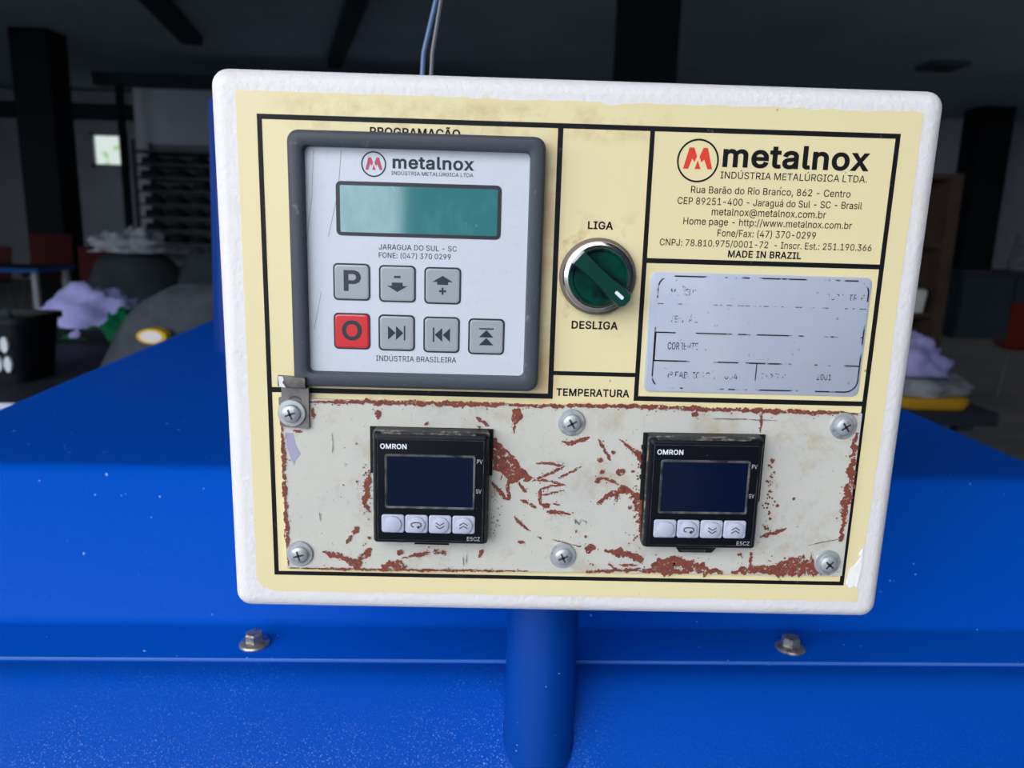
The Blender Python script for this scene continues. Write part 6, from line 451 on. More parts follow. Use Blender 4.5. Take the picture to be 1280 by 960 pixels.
    ('b', 'e'): (216, [106,-16,94,-16,83,-14,72,-11,62,-7,52,-2,43,4,36,11,28,19,22,28,17,37,13,47,9,58,7,69,6,81,5,93,6,106,7,118,9,129,13,140,17,150,22,160,28,168,35,176,43,184,51,190,60,195,70,199,80,202,91,204,102,204,110,204,117,203,123,202,130,200,137,198,144,196,150,192,156,188,162,184,168,179,173,173,178,167,183,160,186,153,190,145,193,137,195,128,196,118,197,108,198,97,198,73,25,73,25,122,192,117,144,80,143,108,142,114,141,119,140,125,138,130,136,134,133,138,131,141,128,144,124,147,121,149,117,151,113,152,108,153,103,153,97,153,92,152,88,151,84,149,80,147,76,144,73,141,70,138,68,134,65,130,63,125,62,120,61,116,60,111,60,105,60,89,60,82,61,75,62,69,64,63,66,58,69,54,71,50,74,47,78,44,82,41,86,39,90,37,95,36,100,35,106,35,110,35,113,35,117,36,120,37,123,38,125,39,128,40,130,41,132,43,134,45,136,47,138,49,139,51,140,54,145,67,198,54,192,35,189,29,185,23,181,17,176,11,171,6,165,2,159,-2,153,-6,146,-9,138,-12,131,-14,123,-15,115,-16,141,119,62,121,61,73], [11,10,52,21,20,53,11,52,12,13,12,52,14,13,52,15,14,52,52,53,15,16,15,53,17,16,53,18,17,53,19,18,53,53,20,19,88,87,52,87,86,52,86,85,52,53,52,85,85,84,53,84,83,53,83,82,53,99,1,100,100,1,0,0,101,100,70,30,71,1,99,2,98,2,99,29,72,71,71,30,29,2,98,3,98,97,3,74,73,27,28,27,73,73,72,28,72,29,28,3,97,4,97,96,4,5,4,96,96,95,5,6,5,95,95,94,6,7,6,94,94,93,7,8,7,93,93,92,8,9,8,92,92,91,9,10,9,91,91,90,10,52,10,90,89,52,90,57,54,132,81,80,53,21,53,80,80,79,21,22,21,79,79,78,22,23,22,78,78,77,23,24,23,77,77,76,24,25,24,76,76,75,25,26,25,75,75,74,26,74,27,26,103,102,131,103,131,130,104,103,130,32,68,33,104,130,129,105,104,129,129,128,105,106,105,128,67,66,35,35,34,67,68,67,34,33,68,34,47,46,54,50,49,54,49,48,54,47,54,48,118,117,116,51,55,88,51,50,55,56,55,54,57,56,54,54,46,58,106,128,127,107,106,127,108,107,127,127,126,108,109,108,126,126,125,109,110,109,125,125,124,110,111,110,124,124,123,111,112,111,123,123,122,112,113,112,122,122,121,113,121,120,113,114,113,120,120,119,114,115,114,119,119,118,115,118,116,115,58,46,59,46,45,59,60,59,45,45,44,60,61,60,44,44,43,61,43,42,61,62,61,42,42,41,62,63,62,41,41,40,63,64,63,40,40,39,64,39,38,64,65,64,38,38,37,65,66,65,37,37,36,66,35,66,36,131,102,0,101,0,102,87,88,55,86,87,55,55,56,86,85,86,56,84,85,56,56,57,84,83,84,57,82,83,57,68,32,69,32,31,69,70,69,31,30,70,31,52,89,134,88,52,134,81,53,133,50,54,55,53,82,133,82,57,132,82,132,133,51,88,134]),
    ('b', 'l'): (109, [69,-13,60,-13,51,-11,42,-8,35,-4,28,2,23,8,19,16,16,24,15,33,14,42,14,266,69,266,69,49,69,45,69,42,70,39,70,38,70,38,70,38,69,38,70,38,71,38,73,38,75,38,76,38,77,38,78,38,79,38,79,38,80,38,81,39,81,39,94,41,104,-8,91,-11,89,-11,87,-12,85,-12,82,-12,80,-13,77,-13,75,-13,72,-13,70,38], [16,20,21,20,16,15,0,18,1,2,1,18,3,2,18,4,3,18,18,20,4,5,4,20,6,5,20,7,6,20,8,7,20,9,8,20,20,15,9,10,9,15,15,14,10,14,13,10,11,10,13,13,12,11,24,23,42,24,42,41,41,25,24,31,30,36,36,35,31,35,34,32,34,33,32,25,41,40,26,25,40,40,39,26,27,26,39,39,38,27,28,27,38,38,37,28,37,36,29,36,30,29,18,0,43,43,42,18,42,23,18,23,22,18]),
    ('b', 'm'): (319, [14,-12,14,202,68,202,68,136,38,136,44,157,47,164,50,170,53,175,57,181,61,185,66,189,71,193,76,196,81,199,87,201,92,203,98,204,104,205,110,205,119,204,128,203,137,199,145,195,152,189,158,182,163,175,167,167,170,159,176,135,140,135,146,157,149,163,152,169,155,174,160,179,164,184,169,188,174,192,180,196,186,198,192,201,198,203,205,204,211,205,218,205,226,205,233,204,241,202,247,200,254,197,261,193,267,188,272,183,277,177,281,170,284,163,287,155,289,146,290,137,290,128,290,-12,236,-12,236,126,235,133,234,138,233,142,231,145,229,147,225,149,222,151,218,152,214,153,209,153,205,153,202,153,199,152,196,151,193,149,191,148,188,146,186,144,185,142,183,139,182,137,181,134,180,131,180,127,180,123,180,-12,125,-12,125,129,125,134,124,138,123,141,121,144,118,147,115,149,112,151,109,152,104,153,100,153,96,153,93,153,90,152,87,151,84,149,82,148,79,146,77,144,75,141,73,139,72,136,71,132,70,128,69,124,69,119,69,-12,68,191,160,180], [1,0,4,1,4,5,5,6,1,6,7,1,7,8,1,10,11,2,117,116,0,4,0,116,5,4,3,1,8,9,9,10,1,10,2,1,4,116,115,115,114,4,3,4,114,114,113,3,113,112,3,112,111,3,111,110,3,6,5,3,102,101,16,101,17,16,100,99,19,19,99,20,17,101,100,18,17,100,100,19,18,24,33,34,34,25,24,33,24,23,92,91,30,93,92,30,94,93,30,30,31,94,32,33,22,33,23,22,94,31,95,96,95,31,97,96,31,31,32,97,98,97,32,32,22,98,22,21,98,99,98,21,20,99,21,13,12,104,104,103,13,14,13,103,103,102,14,15,14,102,102,16,15,37,27,38,27,37,26,36,26,37,88,87,29,87,86,29,86,85,29,38,27,39,75,74,41,42,41,74,76,75,40,75,41,40,29,85,84,84,83,29,83,82,29,28,29,82,82,81,28,81,80,28,80,79,28,79,78,28,78,77,28,27,28,77,77,76,27,39,27,76,76,40,39,44,73,72,71,45,72,44,72,45,71,70,47,47,46,71,45,71,46,61,60,63,60,59,63,61,63,62,63,59,64,59,58,64,65,64,58,58,57,65,57,56,65,66,65,56,56,55,66,67,66,55,55,54,67,54,53,67,53,52,67,68,67,52,52,51,68,51,50,68,69,68,50,50,49,69,70,69,49,49,48,70,47,70,48,42,74,73,43,42,73,73,44,43,89,88,90,91,90,88,30,91,88,88,29,30,31,30,29,29,28,31,32,31,28,28,27,32,33,32,27,34,33,27,27,26,34,26,35,34,25,34,35,35,26,119,110,109,3,118,3,12,105,104,12,12,3,109,109,108,12,108,107,12,107,106,12,106,105,12,3,118,11,11,10,3,10,9,3,9,8,3,8,7,3,7,6,3,2,11,118,26,36,119,25,35,119]),
    ('b', 'n'): (219, [69,113,69,-12,14,-12,14,202,68,202,68,132,34,132,44,158,49,168,55,177,62,185,69,191,77,196,86,199,95,202,104,204,114,204,122,204,131,203,138,201,146,198,153,195,160,191,166,185,172,180,177,173,181,166,185,158,187,149,189,140,190,130,191,120,191,-12,136,-12,136,117,136,125,135,131,133,136,131,140,128,144,124,147,121,149,116,151,111,152,105,153,101,152,97,152,93,151,89,150,86,148,83,146,80,144,78,142,76,139,74,136,72,132,71,128,70,124,69,119,68,190], [3,2,6,3,6,7,7,8,3,8,9,3,9,10,3,1,0,2,6,2,0,0,58,6,58,57,6,57,5,6,7,6,5,8,7,5,3,10,4,46,45,13,45,14,13,47,46,12,46,13,12,5,57,56,56,55,5,55,54,5,54,53,5,48,47,11,47,12,11,15,44,43,42,17,43,17,16,43,15,43,16,42,41,18,17,42,18,32,31,34,32,34,33,34,31,35,31,30,35,30,29,35,36,35,29,29,28,36,37,36,28,28,27,37,27,26,37,38,37,26,26,25,38,25,24,38,39,38,24,24,23,39,23,22,39,40,39,22,22,21,40,21,20,40,41,40,20,20,19,41,18,41,19,14,45,44,44,15,14,49,48,11,59,5,11,5,53,11,53,52,11,52,51,11,51,50,11,50,49,11,5,59,10,10,9,5,9,8,5,4,10,59]),
    ('b', 'o'): (222, [104,-16,92,-16,82,-14,71,-11,61,-7,52,-2,43,4,36,11,29,19,23,28,17,37,13,47,9,58,7,70,6,81,5,94,6,106,7,118,9,130,13,141,17,151,23,160,29,169,36,177,43,184,52,190,61,195,71,199,82,202,92,204,104,204,115,204,126,202,136,199,146,195,156,190,164,184,172,177,179,169,185,160,190,151,195,141,198,130,201,118,202,106,203,94,202,81,201,70,198,58,195,47,190,37,185,28,179,19,172,11,164,4,156,-2,146,-7,136,-11,126,-14,115,-16,104,35,110,36,115,36,120,38,124,40,128,42,131,46,135,49,138,53,140,58,142,63,144,69,146,75,147,81,147,87,148,94,147,100,147,107,146,113,144,119,142,125,140,130,138,135,135,139,131,142,128,146,124,148,120,150,115,152,110,153,104,153,98,153,92,152,88,150,84,148,80,146,76,142,73,139,70,135,68,130,65,125,64,119,62,113,61,107,60,101,60,94,60,87,61,81,62,75,64,69,65,63,68,58,70,53,73,49,76,46,80,42,84,40,88,38,92,36,98,36], [13,12,108,108,107,13,14,13,107,107,106,14,15,14,106,106,105,15,105,104,15,16,15,104,104,103,16,17,16,103,103,102,17,18,17,102,0,119,1,91,30,29,1,119,2,119,118,2,92,91,28,91,29,28,2,118,3,118,117,3,93,92,27,92,28,27,3,117,4,117,116,4,5,4,116,116,115,5,6,5,115,115,114,6,7,6,114,114,113,7,8,7,113,113,112,8,9,8,112,112,111,9,10,9,111,111,110,10,11,10,110,110,109,11,12,11,109,108,12,109,18,102,101,19,18,101,101,100,19,20,19,100,100,99,20,21,20,99,99,98,21,22,21,98,98,97,22,23,22,97,97,96,23,24,23,96,96,95,24,25,24,95,95,94,25,26,25,94,94,93,26,93,27,26,61,59,58,58,62,61,89,88,32,31,89,32,62,58,57,63,62,57,88,87,33,32,88,33,48,47,72,73,72,47,47,46,73,74,73,46,46,45,74,75,74,45,76,75,45,45,44,76,77,76,44,44,43,77,78,77,43,43,42,78,63,57,56,64,63,56,56,55,64,65,64,55,55,54,65,66,65,54,54,53,66,67,66,53,53,52,67,68,67,52,52,51,68,69,68,51,51,50,69,70,69,50,50,49,70,71,70,49,49,48,71,48,72,71,78,42,79,42,41,79,80,79,41,41,40,80,81,80,40,40,39,81,82,81,39,39,38,82,83,82,38,38,37,83,84,83,37,37,36,84,85,84,36,36,35,85,86,85,35,35,34,86,87,86,34,33,87,34,59,61,0,61,60,0,119,0,60,30,91,90,90,89,30,89,31,30]),
    ('b', 't'): (128, [114,202,114,152,-9,152,-9,202,20,248,75,248,75,49,75,45,76,42,76,40,77,39,77,39,77,38,78,38,80,38,82,37,85,37,86,37,87,37,88,37,90,37,91,37,93,38,94,38,96,38,97,38,110,41,121,-7,108,-11,105,-12,103,-12,100,-13,97,-13,95,-14,92,-14,89,-14,87,-14,84,-14,73,-13,63,-12,54,-9,45,-4,38,2,31,9,26,17,23,26,21,36,20,46,75,202,75,152,20,152,20,202], [15,14,38,38,14,39,14,13,39,40,39,13,13,12,40,41,40,12,12,11,41,42,41,11,43,42,10,44,43,10,10,9,44,45,44,9,9,8,45,46,45,8,8,7,46,47,46,7,7,6,47,49,50,6,16,37,36,17,16,36,17,36,35,18,17,35,35,34,18,19,18,34,29,28,24,25,24,28,28,27,25,27,26,25,19,34,33,20,19,33,33,32,20,21,20,32,22,21,32,32,31,22,31,30,22,23,22,30,30,29,23,29,24,23,15,38,37,37,16,15,48,51,49,51,48,5,1,0,48,49,1,48,47,6,50,3,2,50,51,3,50,50,49,51,5,4,51]),
    ('b', 'x'): (204, [-11,-11,93,132,93,63,-7,201,57,202,84,159,87,154,91,148,94,143,97,138,100,133,103,128,106,123,108,118,111,114,125,91,67,91,80,114,83,118,86,123,88,127,91,132,93,137,96,143,99,148,103,154,107,159,134,202,197,201,97,61,97,130,200,-11,137,-12,105,36,102,42,98,47,95,52,92,57,89,62,87,67,84,71,82,76,79,80,65,102,123,102,110,80,107,76,105,72,102,67,100,62,97,57,94,52,91,47,88,42,84,36,52,-12,68,97,93,91,72,91,69,95,83,119,95,141,122,96,119,91,97,91,121,97,122,96,74,89,72,91,69,96,68,98,71,102,73,102,93,102,97,102,117,102,118,102,121,98,121,98,116,91,105,73,95,53], [54,40,41,0,55,54,16,0,54,54,41,16,42,16,41,3,43,5,4,3,5,39,53,38,20,21,6,21,7,6,37,52,51,38,53,52,52,37,38,37,2,38,39,38,2,21,20,1,1,22,21,7,21,22,22,8,7,53,39,54,40,54,39,5,19,20,20,6,5,35,50,36,34,48,49,11,25,10,24,10,25,34,49,35,50,35,49,29,50,49,49,48,29,11,10,30,10,24,9,23,9,24,13,26,12,32,31,33,31,15,33,14,44,13,26,13,44,44,28,26,28,27,26,48,34,33,33,47,48,11,30,12,12,26,11,25,11,26,50,37,81,50,29,37,2,37,29,30,10,1,10,9,1,22,1,9,22,9,61,1,20,19,19,5,43,60,1,19,13,12,30,39,2,40,41,40,2,0,16,56,42,41,2,58,59,16,1,60,18,43,3,56,9,23,61,2,57,67,42,2,67,16,42,58,56,16,59,71,70,69,19,43,60,8,22,61,15,62,63,29,48,47,47,33,15,80,29,47,15,63,47,79,64,45,29,80,46,45,46,63,57,2,64,2,29,64,29,46,64,46,45,64,73,57,64,62,65,63,14,13,30,75,78,76,64,79,75,28,44,66,76,77,44,65,66,44,15,31,66,37,51,81,58,42,67,57,68,67,59,58,69,72,69,68,56,59,69,70,56,69,43,56,70,70,71,43,60,43,71,18,60,71,72,17,71,17,18,71,69,72,71,1,18,73,17,72,73,18,17,73,57,73,72,68,57,72,30,1,73,74,30,73,64,74,73,30,74,75,74,64,75,14,30,75,76,14,75,44,14,76,65,44,77,63,65,79,65,78,79,78,75,79,45,63,79,63,46,80,47,63,80,36,50,81]),
    ('b', 'Ã'): (254, [-9,-12,92,266,146,266,249,-12,189,-12,132,147,130,153,128,160,126,167,123,174,121,182,118,191,115,201,112,212,108,223,100,251,139,251,130,223,127,211,124,201,121,191,118,182,115,174,113,166,111,159,109,153,107,147,51,-12,43,59,43,111,197,111,197,59,142,276,139,276,136,276,132,277,129,278,126,279,123,280,120,281,118,282,115,283,113,284,111,285,109,286,107,287,105,288,103,289,102,289,101,290,101,290,101,290,101,290,102,290,103,290,104,291,105,292,105,292,105,291,104,291,104,290,104,289,102,276,57,276,59,296,60,303,62,309,64,315,68,321,72,326,77,330,84,334,91,335,98,336,101,336,105,335,108,335,111,334,114,333,117,332,119,331,122,330,124,328,127,327,129,326,130,325,132,324,134,323,135,323,136,322,137,322,138,322,138,322,139,322,139,321,138,321,137,321,136,320,136,320,135,319,136,320,136,321,136,323,138,335,182,335,181,316,180,309,178,302,175,296,172,290,167,285,162,281,156,278,149,276,119,186,94,111,145,111,164,59,76,59,104,289,136,322], [0,28,29,28,0,27,29,14,15,53,49,48,48,49,62,62,61,48,61,47,48,47,54,48,53,48,54,1,15,16,62,51,63,53,54,51,64,63,51,65,64,51,66,65,51,67,66,51,68,67,51,69,68,51,70,69,51,71,70,51,58,56,55,59,60,46,58,59,46,46,45,58,57,58,45,45,44,57,75,57,76,21,11,22,12,22,11,22,12,23,13,23,12,57,44,43,43,42,57,80,79,57,79,78,57,78,77,57,76,57,77,118,115,28,26,25,29,25,24,29,24,23,29,23,13,29,13,14,29,60,47,119,54,47,60,60,59,54,55,57,54,51,54,57,71,51,57,72,71,57,73,72,57,74,73,57,57,75,74,20,10,9,9,19,20,7,18,8,19,9,8,8,18,19,87,99,100,88,87,100,100,101,88,34,99,35,36,35,99,86,85,99,99,87,86,36,99,37,38,37,99,39,38,99,99,85,84,90,96,95,95,91,90,102,89,90,90,91,102,92,94,93,95,96,93,93,94,95,94,92,95,92,93,102,93,103,102,31,4,3,3,30,31,17,30,16,111,110,93,110,109,93,109,108,93,108,107,93,107,106,93,106,105,93,105,104,93,103,93,104,6,5,30,7,6,30,18,7,30,17,18,30,99,34,33,33,32,99,32,113,99,113,112,99,112,111,99,111,93,99,93,96,99,96,97,99,97,96,101,96,90,101,90,89,101,116,117,31,11,21,114,11,114,20,20,19,11,12,11,19,19,18,12,13,12,18,18,17,13,14,13,17,17,16,14,15,14,16,39,99,40,41,40,99,42,41,99,57,42,99,99,84,57,84,83,57,83,82,57,82,81,57,80,57,81,0,29,1,15,1,29,16,2,1,30,3,2,2,16,30,10,20,114,115,118,116,26,29,115,29,28,115,30,5,116,31,30,116,4,31,117,117,116,118,28,27,118,46,60,119,88,101,120]),
    ('b', 'Ç'): (269, [134,-15,120,-15,106,-13,93,-9,81,-4,69,2,58,10,48,19,39,29,31,40,24,52,18,66,14,80,11,95,9,110,8,127,9,144,11,159,14,174,18,189,24,202,31,214,39,225,48,235,58,244,69,252,81,258,93,263,106,267,120,269,134,270,142,270,150,269,158,268,166,266,174,264,181,261,189,258,196,254,202,250,208,245,214,240,220,234,225,228,230,222,234,215,238,208,241,201,244,193,247,185,251,162,195,162,191,176,190,180,188,184,187,187,185,191,182,194,180,197,177,200,175,202,172,204,168,207,165,209,162,210,158,212,154,213,150,214,146,215,142,215,138,216,134,216,126,215,118,214,111,212,105,210,98,206,92,202,87,197,82,191,77,184,73,177,70,169,67,159,65,150,64,139,64,127,64,115,65,105,67,95,70,86,73,77,77,70,82,63,87,58,92,53,98,48,105,45,111,42,118,40,126,39,134,38,138,39,142,39,146,40,150,40,154,41,158,43,162,44,165,46,168,48,172,50,175,52,177,55,180,58,182,61,185,64,187,67,188,71,190,74,191,79,195,92,251,92,247,70,244,62,242,54,238,46,234,39,230,32,225,26,220,20,215,15,209,10,202,5,196,1,189,-3,182,-6,174,-9,166,-11,158,-13,150,-14,142,-15,102,-85,102,-43,134,-43,137,-43,139,-43,140,-43,141,-42,140,-43,140,-43,139,-44,139,-45,139,-45,139,-44,139,-43,139,-43,139,-44,140,-45,140,-45,141,-45,140,-45,139,-45,137,-45,134,-45,107,-45,115,18,154,18,154,-2,154,-5,149,-5,156,-6,163,-8,168,-11,174,-15,178,-19,182,-25,184,-31,185,-37,186,-44,185,-51,184,-59,181,-65,177,-71,171,-76,165,-79,158,-82,151,-84,143,-85,135,-85,139,-44,107,-43,111,-13,168,-11], [15,14,87,87,86,15,86,85,15,16,15,85,85,84,16,17,16,84,96,95,5,77,76,25,26,25,76,5,95,6,7,6,95,95,94,7,8,7,94,94,93,8,9,8,93,93,92,9,10,9,92,92,91,10,11,10,91,91,90,11,12,11,90,90,89,12,13,12,89,89,88,13,14,13,88,87,14,88,17,84,83,18,17,83,83,82,18,19,18,82,82,81,19,20,19,81,81,80,20,21,20,80,80,79,21,22,21,79,79,78,22,23,22,78,78,77,23,24,23,77,77,25,24,165,144,191,98,166,99,166,98,97,74,73,28,73,29,28,189,163,164,144,164,163,163,145,144,0,1,144,144,145,0,30,72,71,189,164,165,164,144,165,192,1,166,1,0,166,101,100,166,99,166,100,29,73,72,72,30,29,149,159,148,148,159,160,160,161,162,147,148,146,69,31,70,188,160,189,163,189,160,160,162,163,153,154,163,145,163,154,154,155,145,0,145,146,146,148,0,148,141,0,30,71,70,70,31,30,189,165,142,165,143,142,2,166,3,4,3,166,5,4,166,96,5,166,166,97,96,26,76,75,27,26,75,75,74,27,74,28,27,170,140,171,169,168,170,168,167,170,105,104,167,139,172,171,139,171,140,168,169,171,171,172,168,167,168,172,108,107,167,107,106,167,105,167,106,68,67,33,32,68,33,174,173,138,175,174,139,174,138,139,172,139,138,172,138,193,167,172,137,137,136,167,110,109,167,108,167,109,65,64,36,36,35,65,66,65,35,35,34,66,67,66,34,33,67,34,129,128,115,116,115,128,128,127,116,117,116,127,127,126,117,118,117,126,126,125,118,119,118,125,125,124,119,120,119,124,124,123,120,121,120,123,123,122,121,50,49,51,52,51,49,49,48,52,53,52,48,48,47,53,54,53,47,47,46,54,55,54,46,46,45,55,56,55,45,45,44,56,57,56,44,44,43,57,175,139,176,167,136,135,135,134,167,110,167,134,134,133,110,111,110,133,133,132,111,112,111,132,132,131,112,113,112,131,131,130,113,114,113,130,130,129,114,129,115,114,57,43,58,43,42,58,59,58,42,42,41,59,60,59,41,41,40,60,61,60,40,40,39,61,62,61,39,39,38,62,63,62,38,38,37,63,64,63,37,36,64,37,160,188,187,187,186,160,186,185,160,185,184,160,184,183,160,183,182,160,182,181,160,181,180,160,180,179,160,148,160,179,179,178,148,178,177,148,177,176,148,176,139,148,139,140,148,141,148,140,140,170,141,0,141,170,166,0,170,170,167,166,101,166,167,102,101,167,103,102,167,167,104,103,68,32,69,31,69,32,144,1,191,158,151,152,157,150,156,158,150,190,143,165,191,1,192,191,166,2,192,169,170,171,137,172,193]),
}

GLYPH = {}


def glyphs(s, bold):
    """triangulated lettering from the outline table: points in em units and faces"""
    key = (s, bold > 1)
    if key not in GLYPH:
        vs, fs, x = [], [], 0
        for c in s:
            adv, pts, tri = GLYPHS[('b' if bold > 1 else 'r', c)]
            q = pts
            o = len(vs)
            vs += [Vector(((x + q[i]) / 500, q[i + 1] / 500, 0)) for i in range(0, len(q), 2)]
            ix = tri
            for i in range(0, len(ix), 3):
                t_ = [o + ix[i], o + ix[i + 1], o + ix[i + 2]]
                A, B, C_ = vs[t_[0]], vs[t_[1]], vs[t_[2]]
                if (B.x - A.x) * (C_.y - A.y) - (C_.x - A.x) * (B.y - A.y) < 0: t_.reverse()
                fs.append(tuple(t_))
            x += adv
        GLYPH[key] = (vs, fs)
    return GLYPH[key]


class MB:
    def __init__(self): self.v = []; self.f = []; self.mi = []; self.lay = 0.0

    def add(self, vs, fs, mi=0):
        o = len(self.v)
        self.v += [tuple(p) for p in vs]
        for q in fs:
            self.f.append(tuple(i + o for i in q)); self.mi.append(mi)
        return self

    def loft(self, loops, mi=0, cap0=True, cap1=True, closed=True):
        n = len(loops[0]); vs = [p for L in loops for p in L]; fs = []
        for a in range(len(loops) - 1):
            for i in range(n if closed else n - 1):
                j = (i + 1) % n
                fs.append((a * n + i, a * n + j, (a + 1) * n + j, (a + 1) * n + i))
        if cap0: fs.append(tuple(reversed(range(n))))
        if cap1: fs.append(tuple((len(loops) - 1) * n + i for i in range(n)))
        return self.add(vs, fs, mi)

    def flat(self, pts, y, mi=0):
        vs = [Vector((x, 0, z)) for x, z in pts]
        tris = tessellate_polygon([[Vector((x, z, 0)) for x, z in pts]])
        area = sum(pts[i][0] * pts[(i + 1) % len(pts)][1] - pts[(i + 1) % len(pts)][0] * pts[i][1] for i in range(len(pts)))
        fs = []
        for t in tris:
            a, b, c = [pts[i] for i in t]
            s = (b[0] - a[0]) * (c[1] - a[1]) - (c[0] - a[0]) * (b[1] - a[1])
            fs.append(tuple(t) if s > 0 else tuple(reversed(t)))
        return self.add([(x, y, z) for x, z in pts], fs, mi)

    def prism(self, pts, y0, y1, mi=0):
        """polygon (x,z) from front depth y0 to back depth y1"""
        area = sum(pts[i][0] * pts[(i + 1) % len(pts)][1] - pts[(i + 1) % len(pts)][0] * pts[i][1] for i in range(len(pts)))
        if area < 0: pts = pts[::-1]
        n = len(pts)
        self.flat(pts, y0, mi)
        vs = [(x, y0, z) for x, z in pts] + [(x, y1, z) for x, z in pts]
        return self.add(vs, [((i + 1) % n, i, n + i, n + (i + 1) % n) for i in range(n)] + [tuple(range(2 * n - 1, n - 1, -1))], mi)

    def rect(self, x0, x1, z0, z1, y, mi=0):
        self.lay += 0.0006; y -= self.lay
        return self.add([(x0, y, z0), (x1, y, z0), (x1, y, z1), (x0, y, z1)], [(0, 1, 2, 3)], mi)

    def box(self, x0, x1, y0, y1, z0, z1, mi=0):
        vs = [(x, y, z) for z in (z0, z1) for y in (y0, y1) for x in (x0, x1)]
        return self.add(vs, [(0, 2, 3, 1), (4, 5, 7, 6), (0, 1, 5, 4), (2, 6, 7, 3), (0, 4, 6, 2), (1, 3, 7, 5)], mi)

    def rbox(self, x0, x1, y0, y1, z0, z1, b, mi=0, n=3):
        """box whose edges are rounded along the depth axis and chamfered front and back"""
        return self.loft([rr(x0 + b, x1 - b, z0 + b, z1 - b, b * .6, y1, n), rr(x0, x1, z0, z1, b, y1 - b, n),
                          rr(x0, x1, z0, z1, b, y0 + b, n), rr(x0 + b, x1 - b, z0 + b, z1 - b, b * .6, y0, n)], mi)

    def ring(self, cx, cz, r0, r1, y, mi=0, n=48):
        a = circ(cx, cz, r0, y, n); b = circ(cx, cz, r1, y, n)
        return self.add(a + b, [(i, n + i, n + (i + 1) % n, (i + 1) % n) for i in range(n)], mi)

    def lathe(self, cx, cz, prof, mi=0, n=48, cap=True):
        """(radius, y) pairs from back to front, about an axis along Y"""
        return self.loft([circ(cx, cz, r_, y_, n) for r_, y_ in prof], mi, True, cap)

    def vlathe(self, cx, cy, prof, mi=0, n=32):
        return self.loft([hcirc(cx, cy, r_, z_, n) for r_, z_ in prof], mi)

    def tube(self, path, rad, mi=0, n=10):
        loops = []
        for i, p_ in enumerate(path):
            p_ = Vector(p_); a = Vector(path[max(i - 1, 0)]); b = Vector(path[min(i + 1, len(path) - 1)])
            d = (b - a).normalized(); u = d.cross(Vector((0.3, 1, 0.1))).normalized(); v_ = d.cross(u)
            loops.append([p_ + u * rad * math.cos(2 * math.pi * k / n) + v_ * rad * math.sin(2 * math.pi * k / n) for k in range(n)])
        return self.loft(loops, mi)

    def text(self, s, x, zb, width, cap, y, mi=0, bold=0, ref=None):
        vs, fs = glyphs(s, bold)
        rv, _ = glyphs(ref or 'I', bold)
        h = max(q.y for q in rv) - min(q.y for q in rv)
        h0 = min(q.y for q in rv)
        lo = min(q.x for q in vs); hi = max(q.x for q in vs)
        sx = width / (hi - lo); sz = cap / h
        return self.add([(x + (q.x - lo) * sx, y, zb + (q.y - h0) * sz) for q in vs], fs, mi)

    def strip(self, pts, w_, y, mi=0):
        """thin flat line of constant width through (x,z) points"""
        L = []
        for i, p_ in enumerate(pts):
            a = pts[max(i - 1, 0)]; b = pts[min(i + 1, len(pts) - 1)]
            dx, dz = b[0] - a[0], b[1] - a[1]; q = math.hypot(dx, dz) or 1
            L.append((p_, (-dz / q * w_ / 2, dx / q * w_ / 2)))
        vs = [(p_[0] + o[0], y, p_[1] + o[1]) for p_, o in L] + [(p_[0] - o[0], y, p_[1] - o[1]) for p_, o in L]
        n = len(L)
        return self.add(vs, [(n + i, n + i + 1, i + 1, i) for i in range(n - 1)], mi)

    def jag(self, pts, w_, y, mi=0, step=0.55, rough=0.55, ends=True):
        """flaked stroke: ribbon with ragged edges"""
        self.lay += 0.0006; y -= self.lay
        path = []
        for a, b in zip(pts[:-1], pts[1:]):
            d = math.hypot(b[0] - a[0], b[1] - a[1]); n = max(1, int(d / step))
            path += [(a[0] + (b[0] - a[0]) * i / n, a[1] + (b[1] - a[1]) * i / n) for i in range(n)]
        path.append(pts[-1]); n = len(path)
        up, dn = [], []
        sd = random.uniform(0, 90)

        def wob(i, k_):
            q_ = Vector((i * step * 0.55 / max(w_, .5) ** .3, k_ * 7.3, sd))
            return rough * (1.5 * noise.noise(q_) + 1.0 * noise.noise(q_ * 3.1) + random.uniform(-.22, .22))
        for i, p_ in enumerate(path):
            a = path[max(i - 1, 0)]; b = path[min(i + 1, n - 1)]
            dx, dz = b[0] - a[0], b[1] - a[1]; q = math.hypot(dx, dz) or 1
            e = 1.0
            if ends: e = min(1.0, 0.35 + 0.65 * min(i, n - 1 - i) / max(1.0, 0.22 * n))
            h1 = w_ / 2 * e * max(.12, 1 + wob(i, 1)); h2 = w_ / 2 * e * max(.12, 1 + wob(i, 2))
            up.append((p_[0] - dz / q * h1, y, p_[1] + dx / q * h1)); dn.append((p_[0] + dz / q * h2, y, p_[1] - dx / q * h2))
        return self.add(up + dn, [(n + i, n + i + 1, i + 1, i) for i in range(n - 1)], mi)

    def spot(self, x, z, rad, y, mi=0):
        n = 11; self.lay += 0.0003; y -= self.lay
        return self.flat([(x + rad * random.uniform(.6, 1.2) * math.cos(2 * math.pi * i / n), z + rad * random.uniform(.6, 1.2) * math.sin(2 * math.pi * i / n)) for i in range(n)], y, mi)

    def xf(self, fn):
        self.v = [tuple(fn(Vector(p_))) for p_ in self.v]; return self

